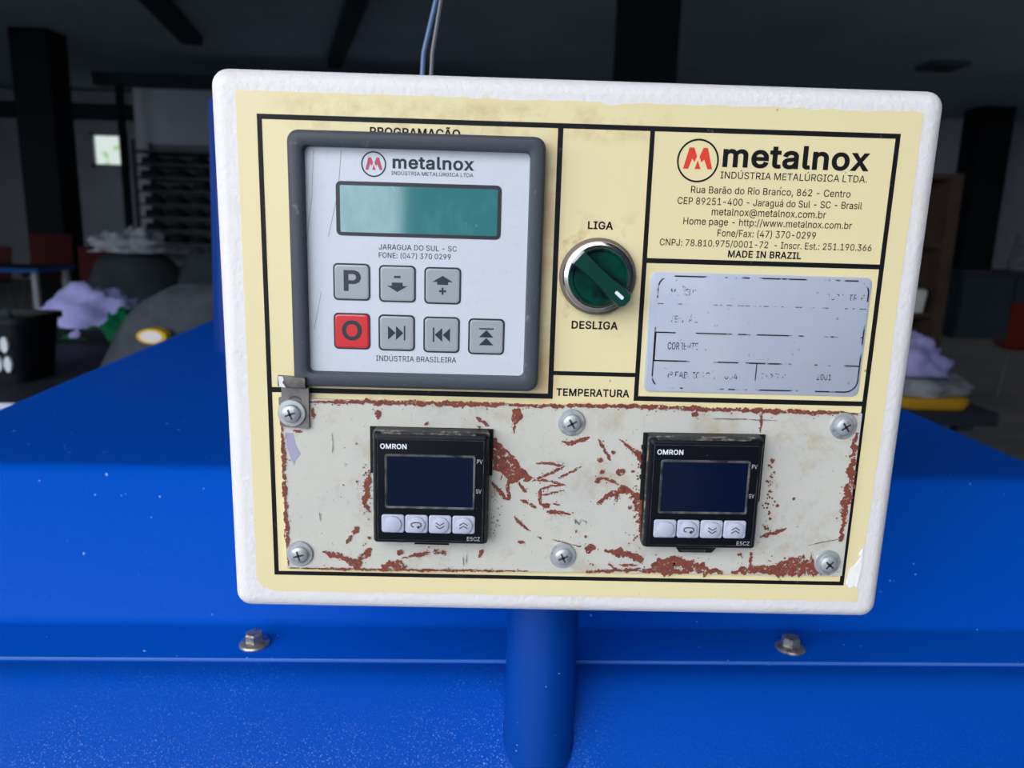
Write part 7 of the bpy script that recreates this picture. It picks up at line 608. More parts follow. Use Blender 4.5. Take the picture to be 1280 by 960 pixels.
    def build(self, name, mats, parent=None, smooth=True, angle=35, origin=None):
        mats = [q if not isinstance(q, str) else M[q] for q in (mats if isinstance(mats, (list, tuple)) else [mats])]
        off = Vector((0, 0, 0))
        p_ = parent
        while p_ is not None:
            off += Vector(p_.location); p_ = p_.parent
        if parent is None and origin is not None: off = Vector(origin) * S
        loc = Vector((0, 0, 0))
        me = bpy.data.meshes.new(name)
        me.from_pydata([Vector(q) * S - off for q in self.v], [], self.f)
        for q in mats: me.materials.append(q)
        me.polygons.foreach_set('material_index', self.mi)
        if smooth:
            me.polygons.foreach_set('use_smooth', [True] * len(me.polygons))
            me.set_sharp_from_angle(angle=math.radians(angle))
        me.update()
        o = bpy.data.objects.new(name, me)
        COL.objects.link(o)
        if parent is not None: o.parent = parent
        else: o.location = off
        return o


def tag(o, label=None, cat=None, group=None, kind=None):
    if label: o['label'] = label
    if cat: o['category'] = cat
    if group: o['group'] = group
    if kind: o['kind'] = kind
    return o


def empty(name, loc, label, cat, group=None):
    o = bpy.data.objects.new(name, None)
    o.empty_display_size = 0.05
    o.location = Vector(loc) * S
    COL.objects.link(o)
    return tag(o, label, cat, group)


def structure(o, label=None): return tag(o, label, None, None, 'structure')


RUST_POLYS = [[(-28.49, -28.65), (-27.47, -30.64), (-25.91, -31.0), (-24.5, -32.99), (-22.12, -34.96), (-20.11, -36.94), (-18.07, -40.15), (-16.08, -41.33), (-15.44, -42.95), (-13.24, -44.34), (-15.16, -45.62), (-17.15, -44.64), (-19.07, -45.91), (-21.42, -45.97), (-23.06, -43.54), (-25.25, -41.95), (-27.82, -40.79), (-28.5, -36.32)], [(-21.2, -17.18), (-19.04, -16.96), (-17.91, -19.99), (-20.08, -22.53), (-21.03, -22.97), (-21.37, -19.66)]]
RUST_STROKES = [([(-22.45, -44.35), (-22.53, -48.47), (-21.81, -53.42)], 1.17), ([(-18.48, -45.9), (-17.64, -47.94), (-15.4, -50.37)], 0.71), ([(-29.26, -46.15), (-27.25, -48.16), (-25.22, -51.01), (-23.2, -53.04), (-21.6, -53.63)], 1.17), ([(-24.84, -42.76), (-25.54, -45.86)], 0.39), ([(-12.07, -38.38), (-6.4, -38.45), (-0.5, -39.33)], 0.78), ([(-0.89, -39.34), (-6.25, -42.33), (-12.99, -45.77)], 0.86), ([(-12.82, -45.15), (-6.13, -45.62), (0.03, -47.12)], 0.86), ([(-3.04, -44.31), (0.03, -42.6), (3.86, -40.46), (5.77, -39.39)], 0.71), ([(-9.94, -48.8), (-6.05, -47.68), (-0.97, -46.73)], 0.86), ([(-9.95, -48.59), (-9.83, -51.91), (-9.69, -55.65)], 1.1), ([(-9.65, -51.49), (-5.93, -50.78), (-0.47, -49.2)], 0.79), ([(-9.71, -55.23), (-7.71, -55.81), (-5.77, -54.94)], 1.18), ([(-4.99, -54.71), (-1.79, -55.47)], 0.71), ([(-17.67, -53.33), (-14.46, -54.92), (-11.04, -56.73)], 1.02), ([(-7.03, -58.1), (-1.68, -58.19), (1.14, -59.18)], 0.99), ([(-20.71, -22.96), (-20.77, -26.71)], 0.72), ([(-2.5, -29.2), (1.98, -29.93), (8.34, -27.26)], 1.29), ([(11.78, -28.02), (14.27, -32.17), (16.96, -36.76)], 1.05), ([(19.71, -27.83), (23.96, -31.09), (28.24, -34.37), (29.21, -36.89)], 0.97), ([(11.62, -44.13), (15.72, -44.04), (20.77, -46.33)], 0.98), ([(12.56, -54.48), (17.73, -50.89), (23.37, -48.6), (27.56, -49.8), (30.77, -54.94), (31.33, -63.7), (32.08, -68.99)], 2.3), ([(19.9, -49.97), (20.35, -53.43)], 1.65), ([(8.5, -73.06), (13.09, -72.96)], 2.51), ([(16.47, -73.78), (23.27, -75.43), (31.73, -76.59)], 2.51), ([(22.68, -79.93), (30.27, -80.22)], 0.84), ([(-19.8, -60.43), (-18.07, -63.02), (-12.99, -66.43)], 0.58), ([(-10.43, -68.59), (-8.73, -69.61)], 0.75), ([(-7.07, -58.4), (2.45, -59.06)], 0.99), ([(-18.56, -46.54), (-15.17, -50.34)], 0.98), ([(-4.57, -69.79), (7.22, -72.64)], 0.33), ([(10.93, -80.0), (12.62, -80.32)], 0.83), ([(9.41, -83.37), (20.31, -82.69), (30.38, -82.03), (51.13, -82.95)], 1.34), ([(35.77, -80.56), (41.89, -77.72), (50.79, -78.43)], 3.03), ([(37.99, -82.32), (51.1, -82.5)], 2.53), ([(18.46, -79.57), (22.0, -82.65)], 0.67), ([(-21.89, -15.55), (10.14, -14.93), (45.94, -14.71)], 1.27), ([(47.03, -17.17), (49.89, -17.51)], 1.61), ([(73.98, -15.27), (74.41, -24.01)], 0.81), ([(112.07, -23.1), (111.27, -27.34), (111.38, -34.98), (111.35, -44.44), (111.1, -54.9), (110.93, -61.96), (110.82, -68.19)], 2.78), ([(78.12, -67.12), (82.55, -65.24), (88.61, -62.89)], 1.34), ([(35.99, -82.38), (40.92, -80.47), (44.94, -77.68), (51.87, -80.24), (64.76, -82.68)], 3.03), ([(39.89, -77.78), (47.43, -77.17)], 1.51), ([(75.35, -73.43), (75.68, -81.55)], 1.35), ([(68.14, -82.61), (75.59, -80.64), (87.39, -79.94), (97.02, -74.77)], 2.71), ([(80.8, -81.89), (91.77, -81.21), (101.92, -80.81), (109.61, -81.01)], 3.39), ([(94.12, -79.34), (102.49, -78.26)], 3.9), ([(70.0, -74.89), (71.6, -73.96)], 1.18), ([(28.02, -76.24), (32.33, -77.95)], 2.51), ([(25.3, -31.49), (27.87, -33.54), (28.95, -37.76)], 1.62), ([(26.42, -49.84), (29.21, -54.99), (31.2, -60.19), (31.34, -69.02)], 2.3), ([(24.29, -14.83), (48.49, -15.06), (72.77, -15.3), (97.12, -15.28), (111.4, -15.6)], 1.44), ([(-98.84, -15.94), (-77.97, -15.43), (-60.17, -15.45), (-15.75, -15.27)], 1.42), ([(-109.52, -25.41), (-109.44, -49.91), (-108.87, -83.25)], 1.25), ([(-108.52, -84.05), (-88.07, -84.12), (-60.09, -83.93), (-13.53, -83.46)], 0.84), ([(-97.57, -18.2), (-97.86, -22.82)], 1.07), ([(-73.1, -18.52), (-72.86, -22.21)], 1.34), ([(-55.22, -24.1), (-53.88, -23.14)], 0.71), ([(-104.94, -27.34), (-101.83, -27.83)], 0.63), ([(-76.47, -42.47), (-77.44, -49.18), (-78.43, -55.96), (-76.18, -59.79)], 1.81), ([(-80.85, -65.96), (-83.01, -69.26)], 1.2), ([(-83.67, -69.77), (-85.85, -73.28)], 1.01), ([(-95.35, -76.96), (-88.9, -78.82), (-83.36, -80.2)], 1.58), ([(-75.87, -75.05), (-79.62, -78.62), (-83.38, -81.71)], 2.04), ([(-86.15, -80.76), (-79.66, -81.43)], 3.35), ([(-72.22, -82.48), (-61.96, -82.26)], 2.98), ([(-64.28, -75.3), (-65.21, -77.82)], 1.48), ([(-63.82, -78.79), (-52.66, -76.05)], 0.84), ([(-58.24, -78.17), (-54.52, -77.09)], 1.12), ([(-51.73, -76.03), (-46.62, -75.72)], 2.05), ([(-31.73, -74.6), (-33.53, -78.14)], 1.12), ([(-35.53, -20.38), (-30.06, -23.96)], 1.08), ([(-35.01, -24.08), (-33.65, -24.51)], 0.81), ([(-17.37, -71.3), (-15.52, -71.06)], 0.84), ([(-19.55, -60.49), (-14.09, -66.27)], 0.46)]
RUST_SPOTS = [(17.82, -33.18, 0.9), (12.63, -36.6, 1.23), (13.93, -41.17, 1.15), (21.04, -41.09, 1.72), (25.78, -40.9, 0.57), (12.32, -44.98, 1.31), (25.59, -55.49, 0.99), (27.36, -46.61, 0.57), (28.01, -43.76, 0.49), (-17.42, -70.95, 0.67), (4.84, -66.04, 0.49), (8.68, -68.17, 0.67), (79.99, -35.03, 1.07), (83.9, -53.5, 0.74), (90.09, -50.56, 0.67), (80.83, -47.73, 0.58), (81.53, -59.07, 0.67), (78.75, -43.46, 0.57), (78.95, -37.02, 0.66), (79.78, -62.64, 0.58), (89.08, -75.66, 0.51), (27.03, -46.37, 0.66), (28.05, -56.32, 0.74), (27.83, -59.39, 0.74), (25.87, -40.82, 0.82), (-81.22, -32.19, 0.54), (-81.33, -47.35, 0.55), (-86.54, -48.91, 0.36), (-76.75, -70.61, 0.74), (-78.17, -73.11, 0.37), (-79.1, -73.83, 0.37)]
LILAC_MARK = [(-108.48, -28.23), (-105.3, -28.49), (-104.48, -33.14), (-102.66, -36.79), (-104.66, -39.19), (-105.22, -41.57), (-106.58, -38.9), (-108.03, -33.89)]
PENCIL_MARKS = [[(3.52, -60.79), (4.7, -62.96), (4.18, -60.78), (5.95, -63.2), (6.67, -60.72)], [(7.1, -61.15), (8.8, -61.99), (8.44, -63.14)], [(4.46, -66.93), (5.21, -65.15)], [(97.36, -70.09), (103.1, -68.54), (110.91, -66.76)], [(55.26, -18.79), (66.6, -18.68), (80.43, -18.93)], [(-90.47, -27.74), (-90.22, -33.34), (-90.64, -36.17)], [(-96.14, -59.27), (-95.79, -64.14)], [(-39.6, -77.77), (-39.36, -81.78)], [(-38.22, -76.74), (-38.34, -80.75)]]
STICKER_TEXT = [('metalnox', 51.49, 74.44, 53.41, 8.16, 3), ('INDÚSTRIA METALÚRGICA LTDA.', 51.11, 70.47, 53.62, 2.46, 0), ('Rua Barão do Rio Branco, 862 - Centro', 40.83, 65.12, 58.47, 2.47, 0), ('CEP 89251-400 - Jaraguá do Sul - SC - Brasil', 36.23, 61.05, 67.81, 2.49, 0), ('metalnox@metalnox.com.br', 49.04, 57.41, 42.1, 2.61, 0), ('Home page - http://www.metalnox.com.br', 38.88, 53.86, 62.24, 2.51, 0), ('Fone/Fax: (47) 370-0299', 51.78, 49.89, 36.43, 2.53, 0), ('CNPJ: 78.810.975/0001-72  - Inscr. Est.: 251.190.366', 30.73, 46.07, 78.72, 2.43, 0), ('MADE IN BRAZIL', 56.33, 42.41, 27.22, 2.56, 2), ('LIGA', 3.97, 51.16, 9.26, 2.85, 2), ('DESLIGA', -0.36, 14.34, 17.43, 3.01, 2), ('TEMPERATURA', -5.08, -11.66, 28.05, 3.0, 2), ('PROGRAMAÇÃO', -75.2, 81.6, 32.1, 2.9, 2)]
LOGO_M = [[(37.34, 73.45), (39.2, 80.89), (40.93, 80.88), (42.14, 77.85), (41.33, 75.8), (40.45, 77.09), (39.18, 73.47)], [(41.57, 73.47), (42.49, 76.65), (43.69, 73.5)], [(43.03, 77.77), (44.26, 80.94), (45.84, 80.88), (47.93, 73.56), (46.23, 73.51), (44.75, 76.91), (43.83, 75.77)]]
KEY_TEXT = [('metalnox', -66.8, 70.3, 28.99, 4.41, 2), ('INDÚSTRIA METALÚRGICA LTDA', -67.24, 68.12, 29.14, 1.29, 0), ('JARAGUA DO SUL - SC', -71.92, 41.8, 28.29, 1.93, 0), ('FONE: (047) 370 0299', -71.94, 38.84, 26.16, 1.94, 0), ('INDÚSTRIA BRASILEIRA', -73.26, 0.72, 29.94, 2.04, 0)]


# ------------------------------------------------------------------ the workshop around
FLOOR, CEIL, BACK, LEFT, RGT = -1050, 1900, 12400, -9000, 9500
structure(MB().box(LEFT - 100, RGT + 100, OPEN_Y, BACK + 100, FLOOR - 60, FLOOR).build('floor', 'floor_concrete'))
b = MB(); b.box(-30000, 30000, -30000, OPEN_Y, FLOOR - 80, FLOOR - 20); b.box(-30000, LEFT - 100, OPEN_Y, 20000, FLOOR - 80, FLOOR - 20); b.box(RGT + 100, 30000, OPEN_Y, 20000, FLOOR - 80, FLOOR - 20)
structure(b.build('ground', 'yard_concrete', smooth=False))
structure(MB().box(LEFT - 100, RGT + 100, OPEN_Y - 100, BACK + 100, CEIL, CEIL + 120).build('ceiling', 'ceiling_concrete'))
b = MB()
b.box(LEFT - 100, LEFT, OPEN_Y, SIDE_Y0, FLOOR, CEIL); b.box(LEFT - 100, LEFT, SIDE_Y1, BACK + 100, FLOOR, CEIL); b.box(LEFT - 100, LEFT, SIDE_Y0, SIDE_Y1, SIDE_Z1, CEIL); b.box(LEFT - 100, LEFT, SIDE_Y0, SIDE_Y1, FLOOR, 300)  # gap left for the added unseen light opening
structure(b.build('wall_left', 'wall_paint', smooth=False))
b = MB()
b.box(RGT, RGT + 100, OPEN_Y, 1500, FLOOR, CEIL); b.box(RGT, RGT + 100, 7000, BACK + 100, FLOOR, CEIL); b.box(RGT, RGT + 100, 1500, 7000, SIDE_Z1, CEIL)  # larger added gap, lets more light in from the right
structure(b.build('wall_right', 'wall_paint', smooth=False))
WX0, WX1, WZ0, WZ1 = -6510, -6005, 790, 1255
b = MB()
b.box(LEFT, WX0, BACK, BACK + 100, FLOOR, CEIL); b.box(WX1, RGT, BACK, BACK + 100, FLOOR, CEIL)
b.box(WX0, WX1, BACK, BACK + 100, FLOOR, WZ0); b.box(WX0, WX1, BACK, BACK + 100, WZ1, CEIL)
structure(b.build('wall_back', 'wall_paint', smooth=False))
b = MB()
b.box(LEFT, OPEN_X0, OPEN_Y - 100, OPEN_Y, FLOOR, CEIL); b.box(OPEN_X1, RGT, OPEN_Y - 100, OPEN_Y, FLOOR, CEIL)
structure(b.build('wall_front', 'wall_paint', smooth=False))
b = MB()
for q in ((WX0 - 40, WX0 + 15, WZ0 - 40, WZ1 + 40), (WX1 - 15, WX1 + 40, WZ0 - 40, WZ1 + 40)): b.box(q[0], q[1], BACK - 40, BACK + 60, q[2], q[3])
for q in ((WZ0 - 40, WZ0 + 15), (WZ1 - 15, WZ1 + 40)): b.box(WX0 - 40, WX1 + 40, BACK - 40, BACK + 60, q[0], q[1])
wf = structure(b.build('window_1', 'wall_paint', smooth=False), 'small bright square window in the far wall')
MB().box(WX0 + 10, WX1 - 10, BACK + 20, BACK + 30, WZ0 + 10, WZ1 - 10).build('pane', 'window', wf)
structure(MB().box(LEFT, -4700, BACK - 180, BACK, 1470, 1700).build('beam', 'beam_paint'))
structure(MB().box(-4950, -300, 9420, 9600, 1550, 1700).build('beam', 'beam_paint'))
structure(MB().box(-4560, -300, 9600, 9680, FLOOR, 1700).build('partition_wall', 'wall_paint'))


def ceiling_beam(a, b_, wdt):
    A, B = Vector((a[0], a[1], 0)), Vector((b_[0], b_[1], 0))
    n = (B - A).normalized().cross(Vector((0, 0, 1))) * wdt / 2
    q = [A + n, A - n, B - n, B + n]
    vs = [(c.x, c.y, z) for z in (CEIL - 90, CEIL) for c in q]
    return structure(MB().add(vs, [(3, 2, 1, 0), (4, 5, 6, 7), (0, 1, 5, 4), (1, 2, 6, 5), (2, 3, 7, 6), (3, 0, 4, 7)]).build('beam', 'beam_paint'))


ceiling_beam((-2060, 9400), (-900, 5300), 170)
ceiling_beam((-3330, 8370), (-2700, 5000), 210)
for (x, yy, wd) in ((-4960, 8400, 390), (958, 5400, 385), (7080, 11300, 470)):
    c = MB().loft([[(x - wd / 2, yy - wd / 2, z), (x + wd / 2, yy - wd / 2, z), (x + wd / 2, yy + wd / 2, z), (x - wd / 2, yy + wd / 2, z)] for z in (FLOOR, CEIL)])
    structure(c.build('column', 'column_paint', smooth=False))
fx = MB().rbox(4560, 4960, 8300, 8700, CEIL - 50, CEIL, 12).build('ceiling_fixture', 'rack_steel', origin=(4760, 8500, CEIL))
tag(fx, 'small dark flat fixture on the ceiling above the right side', 'fixture')
structure(MB().tube([(-4610, 9380, FLOOR), (-4610, 9380, 1550)], 48).build('pole', 'column_paint'))

structure(MB().box(-930, 9000, -7200, -6800, FLOOR - 20, 3600).build('wall_added_blocker', 'added_blocker_paint'))  # unseen dark wall added to split the display reflection and block sky

# ------------------------------------------------------------------ the blue heat press under and behind the box
press = empty('heat_press', (-30, 600, FLOOR), 'big blue steel press hood with sloping front, filling the lower picture', 'machine')
YAW = math.radians(1.1)


def hood(p_):
    x, y_ = p_.x, p_.y - 125
    return Vector((x * math.cos(YAW) - y_ * math.sin(YAW), 125 + x * math.sin(YAW) + y_ * math.cos(YAW), p_.z))


def rect_loop(x0, x1, y0, y1, z, r_=14, n=3):
    pts = []
    for cx, cy, a0 in ((x1 - r_, y1 - r_, 0), (x0 + r_, y1 - r_, 90), (x0 + r_, y0 + r_, 180), (x1 - r_, y0 + r_, 270)):
        for i in range(n + 1):
            t_ = math.radians(a0 + 90 * i / n); pts.append((cx + r_ * math.cos(t_), cy + r_ * math.sin(t_), z))
    return pts


# lower casing: flat shelf, 45 degree front, straight skirt
b = MB()
b.loft([rect_loop(-560, 520, -60, 1330, FLOOR + 60), rect_loop(-560, 520, -60, 1330, -325), rect_loop(-558, 518, -57, 1328, -319),
        rect_loop(-524, 484, 74, 1250, -188), rect_loop(-519, 479, 78, 1246, -184.2), rect_loop(-513, 473, 84, 1240, -182.4)])
b.xf(hood).build('lower_casing', 'blue_textured', press, angle=50)
for sx in (-500, 440):
    for sy in (0, 1210): MB().loft([rect_loop(sx - 30 - e, sx + 30 + e, sy - e, sy + 60 + e, z, 8) for e, z in ((8, FLOOR), (8, FLOOR + 12), (0, FLOOR + 20), (0, FLOOR + 70))]).xf(hood).build('foot', 'matt_black', press)
# upper hood: screwed flange, hipped front, plateau
b = MB()
b.loft([rect_loop(-504, 446, 90.5, 1225, -182.3), rect_loop(-504, 446, 90.5, 1225, -180.3), rect_loop(-503.5, 445.5, 91, 1224, -180.0),
        rect_loop(-467, 407, 122.5, 1180, -180), rect_loop(-465, 405, 125, 1178, -178.5), rect_loop(-463, 403, 127, 1176, -176)], cap1=False)


def plateau_loop(inset, z):
    pts = []
    c = [(352 - inset, 1120 - inset), (-466 + inset, 1120 - inset), (-416 + inset, 183 + inset), (357 - inset, 184 + inset)]
    for (cx, cy), sg in zip(c, ((1, 1), (-1, 1), (-1, -1), (1, -1))):
        for i in range(4):
            a0 = {(1, 1): 0, (-1, 1): 90, (-1, -1): 180, (1, -1): 270}[sg]
            t_ = math.radians(a0 + 30 * i)
            pts.append((cx - sg[0] * 14 + 14 * math.cos(t_), cy - sg[1] * 14 + 14 * math.sin(t_), z))
    return pts


b.loft([rect_loop(-463, 403, 127, 1176, -176), plateau_loop(-2.5, -108), plateau_loop(0, -105.5), plateau_loop(4, -104.2), plateau_loop(9, -104)], cap0=False)
b.xf(hood).build('upper_hood', 'blue', press, angle=80)
b = MB()
b.loft([[(-500, 90.3, -181.6), (-500, 90.2, -180.5), (-500, 90.6, -180.1)], [(442, 90.3, -181.6), (442, 90.2, -180.5), (442, 90.6, -180.1)]], closed=False, cap0=False, cap1=False)
b.xf(hood).build('flange_edge', 'edge_highlight', press)
for bx, by, an in ((-158.6, 101.5, 0.75), (143.0, 107.0, 0.35)):
    b = MB()
    b.vlathe(bx, by, [(8.2, -180), (8.4, -179.2), (7.8, -178.4), (6.0, -177.6)])
    b.loft([hcirc(bx, by, 5.2, -177.8, 6, an), hcirc(bx, by, 5.2, -173.6, 6, an), hcirc(bx, by, 4.4, -172.8, 6, an)])
    b.build('hex_bolt', 'bolt', press, angle=25)
# round post that carries the control box, cut off by the sloping front
b = MB()
n = 40
ring_ = lambda z, r_=17.6: hcirc(-2.4, 60, r_, z, n)
b.loft([[(x, y_, -203 + (y_ - 60) - 3) for x, y_, z in ring_(0)], ring_(-112), ring_(-109, 17.0), ring_(-108, 17.0)], cap1=True)
b.loft([ring_(-108.2, 18.6), ring_(-104.9, 18.6), ring_(-104.2, 18.0)])
b.build('post', 'blue_post', press)
b = MB()
b.loft([[(x * 1.0, y_, -201.5 + (y_ - 60) - 2.2) for x, y_, z in ring_(0, 18.9)], [(x, y_, -201.5 + (y_ - 60) + 1.0) for x, y_, z in ring_(0, 17.7)]], cap0=False, cap1=False)
b.build('weld_bead', 'blue_post', press)
b = MB(); b.loft([rect_loop(-366, -283, 600, 680, -106, 22, 6), rect_loop(-358, -273, 600, 680, 178, 22, 6), rect_loop(-350, -277, 604, 676, 184, 22, 6)])
b.build('upright', 'navy', press)

# ------------------------------------------------------------------ control box
box = empty('control_box', (-1, 65, -104), 'white steel control box with yellowed printed front, standing on the blue post', 'control panel')
X0, X1, Z0, Z1 = -132.0, 131.2, -103.4, 103.4
b = MB()
L = []
D = 130
for i in range(6):
    t_ = math.radians(90 * i / 5); q = 5 * (1 - math.sin(t_)); L.append(rr(X0 + q, X1 - q, Z0 + q, Z1 - q, 6 - q * .6, D - 5 + 5 * math.cos(t_)))
for i in range(9):
    t_ = math.radians(90 * i / 8); q = 6 * (1 - math.cos(t_)); L.append(rr(X0 + q, X1 - q, Z0 + q, Z1 - q, 6 - q * .6, 6 - 6 * math.sin(t_)))
b.loft(L)
b.build('housing', 'white', box, angle=60)

YS = -0.15   # sticker face
YP = -0.22   # print on it
b = MB()
edge = []
SX0, SX1, SZ0, SZ1 = -122.2, 122.2, -95.1, 95.6
for i in range(62):                                     # ragged top edge, left to right
    x = SX0 + (SX1 - SX0) * i / 61
    j = 0.25 if x < -60 else 0.7
    edge.append((x, SZ1 + random.uniform(-j, 0.25) - (0.9 if 8 < x < 14 else 0)))
edge += [(SX1, 60), (SX1 - .3, 20), (SX1 + .2, -20), (SX1 - .2, -58), (121.4, -71), (120.2, -71.8), (119.4, -74.2), (120.6, -75), (118.6, -78.4), (116.4, -80.2), (116.0, -84), (115.6, -87.4), (117.2, -89.2), (119.4, -88.2), (121.3, -88.8), (121.6, SZ0)]
for i in range(45):
    x = 118 - (118 + 114) * i / 44
    edge.append((x, SZ0 + random.uniform(0, 0.5)))
edge += [(-119.5, -93.4), (SX0, -90)]
b.flat(edge[::-1], YS, 0)
W_ = 1.75
b.rect(-115, 115, 87.8 - W_, 87.8, YP, 1); b.rect(-115, 115, -87.8, -87.8 + W_ - .1, YP, 1)
b.rect(-115, -115 + W_, -87.8, 87.8, YP, 1); b.rect(115 - W_, 115, -87.8, 87.8, YP, 1)
b.rect(-8.3, -6.4, -12.9, 87, YP, 1); b.rect(24.7, 26.4, -12.9, 87, YP, 1)
b.rect(25, 115, 39.5, 41.3, YP, 1)
b.rect(-115, -6.4, -12.9, -10.9, YP, 1); b.rect(24.7, 115, -12.9, -11.0, YP, 1)
b.rect(-8, 26, -3.6, -2.0, YP, 1)
for s, x, z, wd, cap, bo_ in STICKER_TEXT:
    b.text(s, x, z, wd, cap, YP - .01, 1 if bo_ else 2, bo_ if bo_ else 0.6, 'l' if s == 'metalnox' else None)
st = b.build('front_sticker', ['yellow', 'print', 'thin_print'], box, smooth=False)
tag(st, 'yellowed printed front sticker with black rules')
b = MB()
b.ring(42.55, 76.4, 6.95, 7.6, YP, 0)
for q in LOGO_M: b.flat(q[::-1], YP, 1)
b.build('logo', ['print', 'red_print'], st, smooth=False)
b = MB()                                                # torn white paper left at the lower right corner
b.prism([(121.0, -72), (119.7, -74.4), (120.6, -75.4), (118.8, -78.8), (116.8, -80.6), (116.4, -84), (116.0, -87), (117.4, -88.7), (119.4, -87.8), (120.4, -88.4), (121.4, -80)], -0.45, 0)
b.build('torn_paper', 'torn', st, smooth=False)

# worn name plate
b = MB()
b.loft([rr(28.2, 111.1, -9.1, 36.4, 2.5, 0), rr(28.2, 111.1, -9.1, 36.4, 2.5, -0.45), rr(28.5, 110.8, -8.8, 36.1, 2.3, -0.6)], 0)
yi = -0.66
o = rr(31.2, 110.2, -7.4, 35.0, 4.5, 0, 6)
o.append(o[0]); b.strip([(p_[0], p_[2]) for p_ in o], 0.55, yi, 1)
b.strip([(31.4, 24.7), (110, 24.6)], 0.35, yi, 2); b.strip([(31.4, 13.9), (110.2, 13.8)], 0.5, yi, 1)
b.strip([(31.4, 3.1), (110.2, 2.8)], 0.55, yi, 1); b.strip([(70.8, 2.8), (70.7, -7.4)], 0.4, yi, 1)
b.strip([(31.4, 13.9), (31.4, 3.1)], 0.6, yi - .02, 3); b.strip([(31.4, 3.1), (40.5, 3.05)], 0.55, yi - .02, 3); b.strip([(31.4, 13.9), (39, 13.85)], 0.45, yi - .02, 3)
b.text('MODELO', 36.1, 27.9, 9.6, 2.5, yi, 4, .8); b.text('450 V TRIF', 94.6, 27.7, 14.3, 2.2, yi, 4, .6)
b.text('TENSÃO', 36.4, 17.8, 10.8, 2.5, yi, 5, .6); b.text('CORRENTE', 36.3, 7.5, 11.5, 2.7, yi, 4, .8); b.text('COR', 36.3, 7.5, 4.4, 2.7, yi - .02, 3, .5)
b.text('Nº FABRICAÇÃO: 004', 35.9, -3.5, 27.9, 2.5, yi, 4, .9); b.text('DATA', 73, -3.0, 10.1, 2.2, yi, 5, .5); b.text('2001', 94.3, -2.9, 5.5, 2.3, yi, 4, .6)
b.build('name_plate', ['nameplate', 'ink_line', 'ink_faint', 'print', 'ink_worn', 'ink_faint'], box)

# programming keypad unit
kx0, kx1, kz0, kz1 = -103.2, -12.7, -9.0, 82.3
b = MB()
b.loft([rr(kx0 - .3, kx1 + .3, kz0 - .3, kz1 + .3, 4.2, 0), rr(kx0 - .3, kx1 + .3, kz0 - .3, kz1 + .3, 4.2, -1.0), rr(kx0, kx1, kz0, kz1, 4.0, -1.2), rr(kx0, kx1, kz0, kz1, 4, -5.6),
        rr(kx0 + .4, kx1 - .4, kz0 + .4, kz1 - .4, 3.8, -6.6), rr(kx0 + 1.3, kx1 - 1.3, kz0 + 1.3, kz1 - 1.3, 3.3, -7.1), rr(kx0 + 4.2, kx1 - 4.2, kz0 + 4.2, kz1 - 4.2, 2.4, -7.1),
        rr(kx0 + 5.0, kx1 - 5.0, kz0 + 5.0, kz1 - 5.0, 2.1, -6.6), rr(kx0 + 5.4, kx1 - 5.4, kz0 + 5.4, kz1 - 5.4, 1.8, -2.7)], cap1=False)
unit = b.build('keypad_unit', 'bezel', box, angle=40)
YF = -3.0
b = MB()
b.loft([rr(kx0 + 5, kx1 - 5, kz0 + 5, kz1 - 5, 1.5, -2.0), rr(kx0 + 5, kx1 - 5, kz0 + 5, kz1 - 5, 1.5, YF)])
for s, x, z, wd, cap, bo_ in KEY_TEXT:
    b.text(s, x, z, wd, cap, YF - .06, 1, 1.5 if bo_ else 0.4, 'l' if s == 'metalnox' else None)
for q in (((-94.6, 76), (-95.6, 60), (-98.2, 42)), ((-84.9, 76), (-86.2, 62), (-90, 46)), ((-93, 26), (-96, 12))): b.strip(list(q), 0.14, YF - .05, 2)
fp = b.build('faceplate', ['overlay', 'grey_print', 'pencil'], unit, smooth=False)
tag(fp, 'silver grey faceplate with printed address')
b = MB()
b.ring(-73.49, 71.6, 3.95, 4.45, YF - .06, 0)
for q in LOGO_M: b.flat([(-73.49 + (x - 42.5) * .575, 71.6 + (z - 76.9) * .58) for x, z in q][::-1], YF - .06, 1)
b.build('logo', ['grey_print', 'dull_red_print'], unit, smooth=False)
b = MB()
b.loft([rr(-87.1, -27.8, 46.4, 65.5, 1.9, YF), rr(-87.1, -27.8, 46.4, 65.5, 1.9, YF - .12)], 0)
b.loft([rr(-85.6, -29.2, 47.7, 64.1, .5, YF - .13), rr(-85.6, -29.2, 47.7, 64.1, .5, YF - .2)], 1)
tag(b.build('lcd_display', ['key_border', 'lcd'], unit, smooth=False), 'blank teal display window with dark rim')


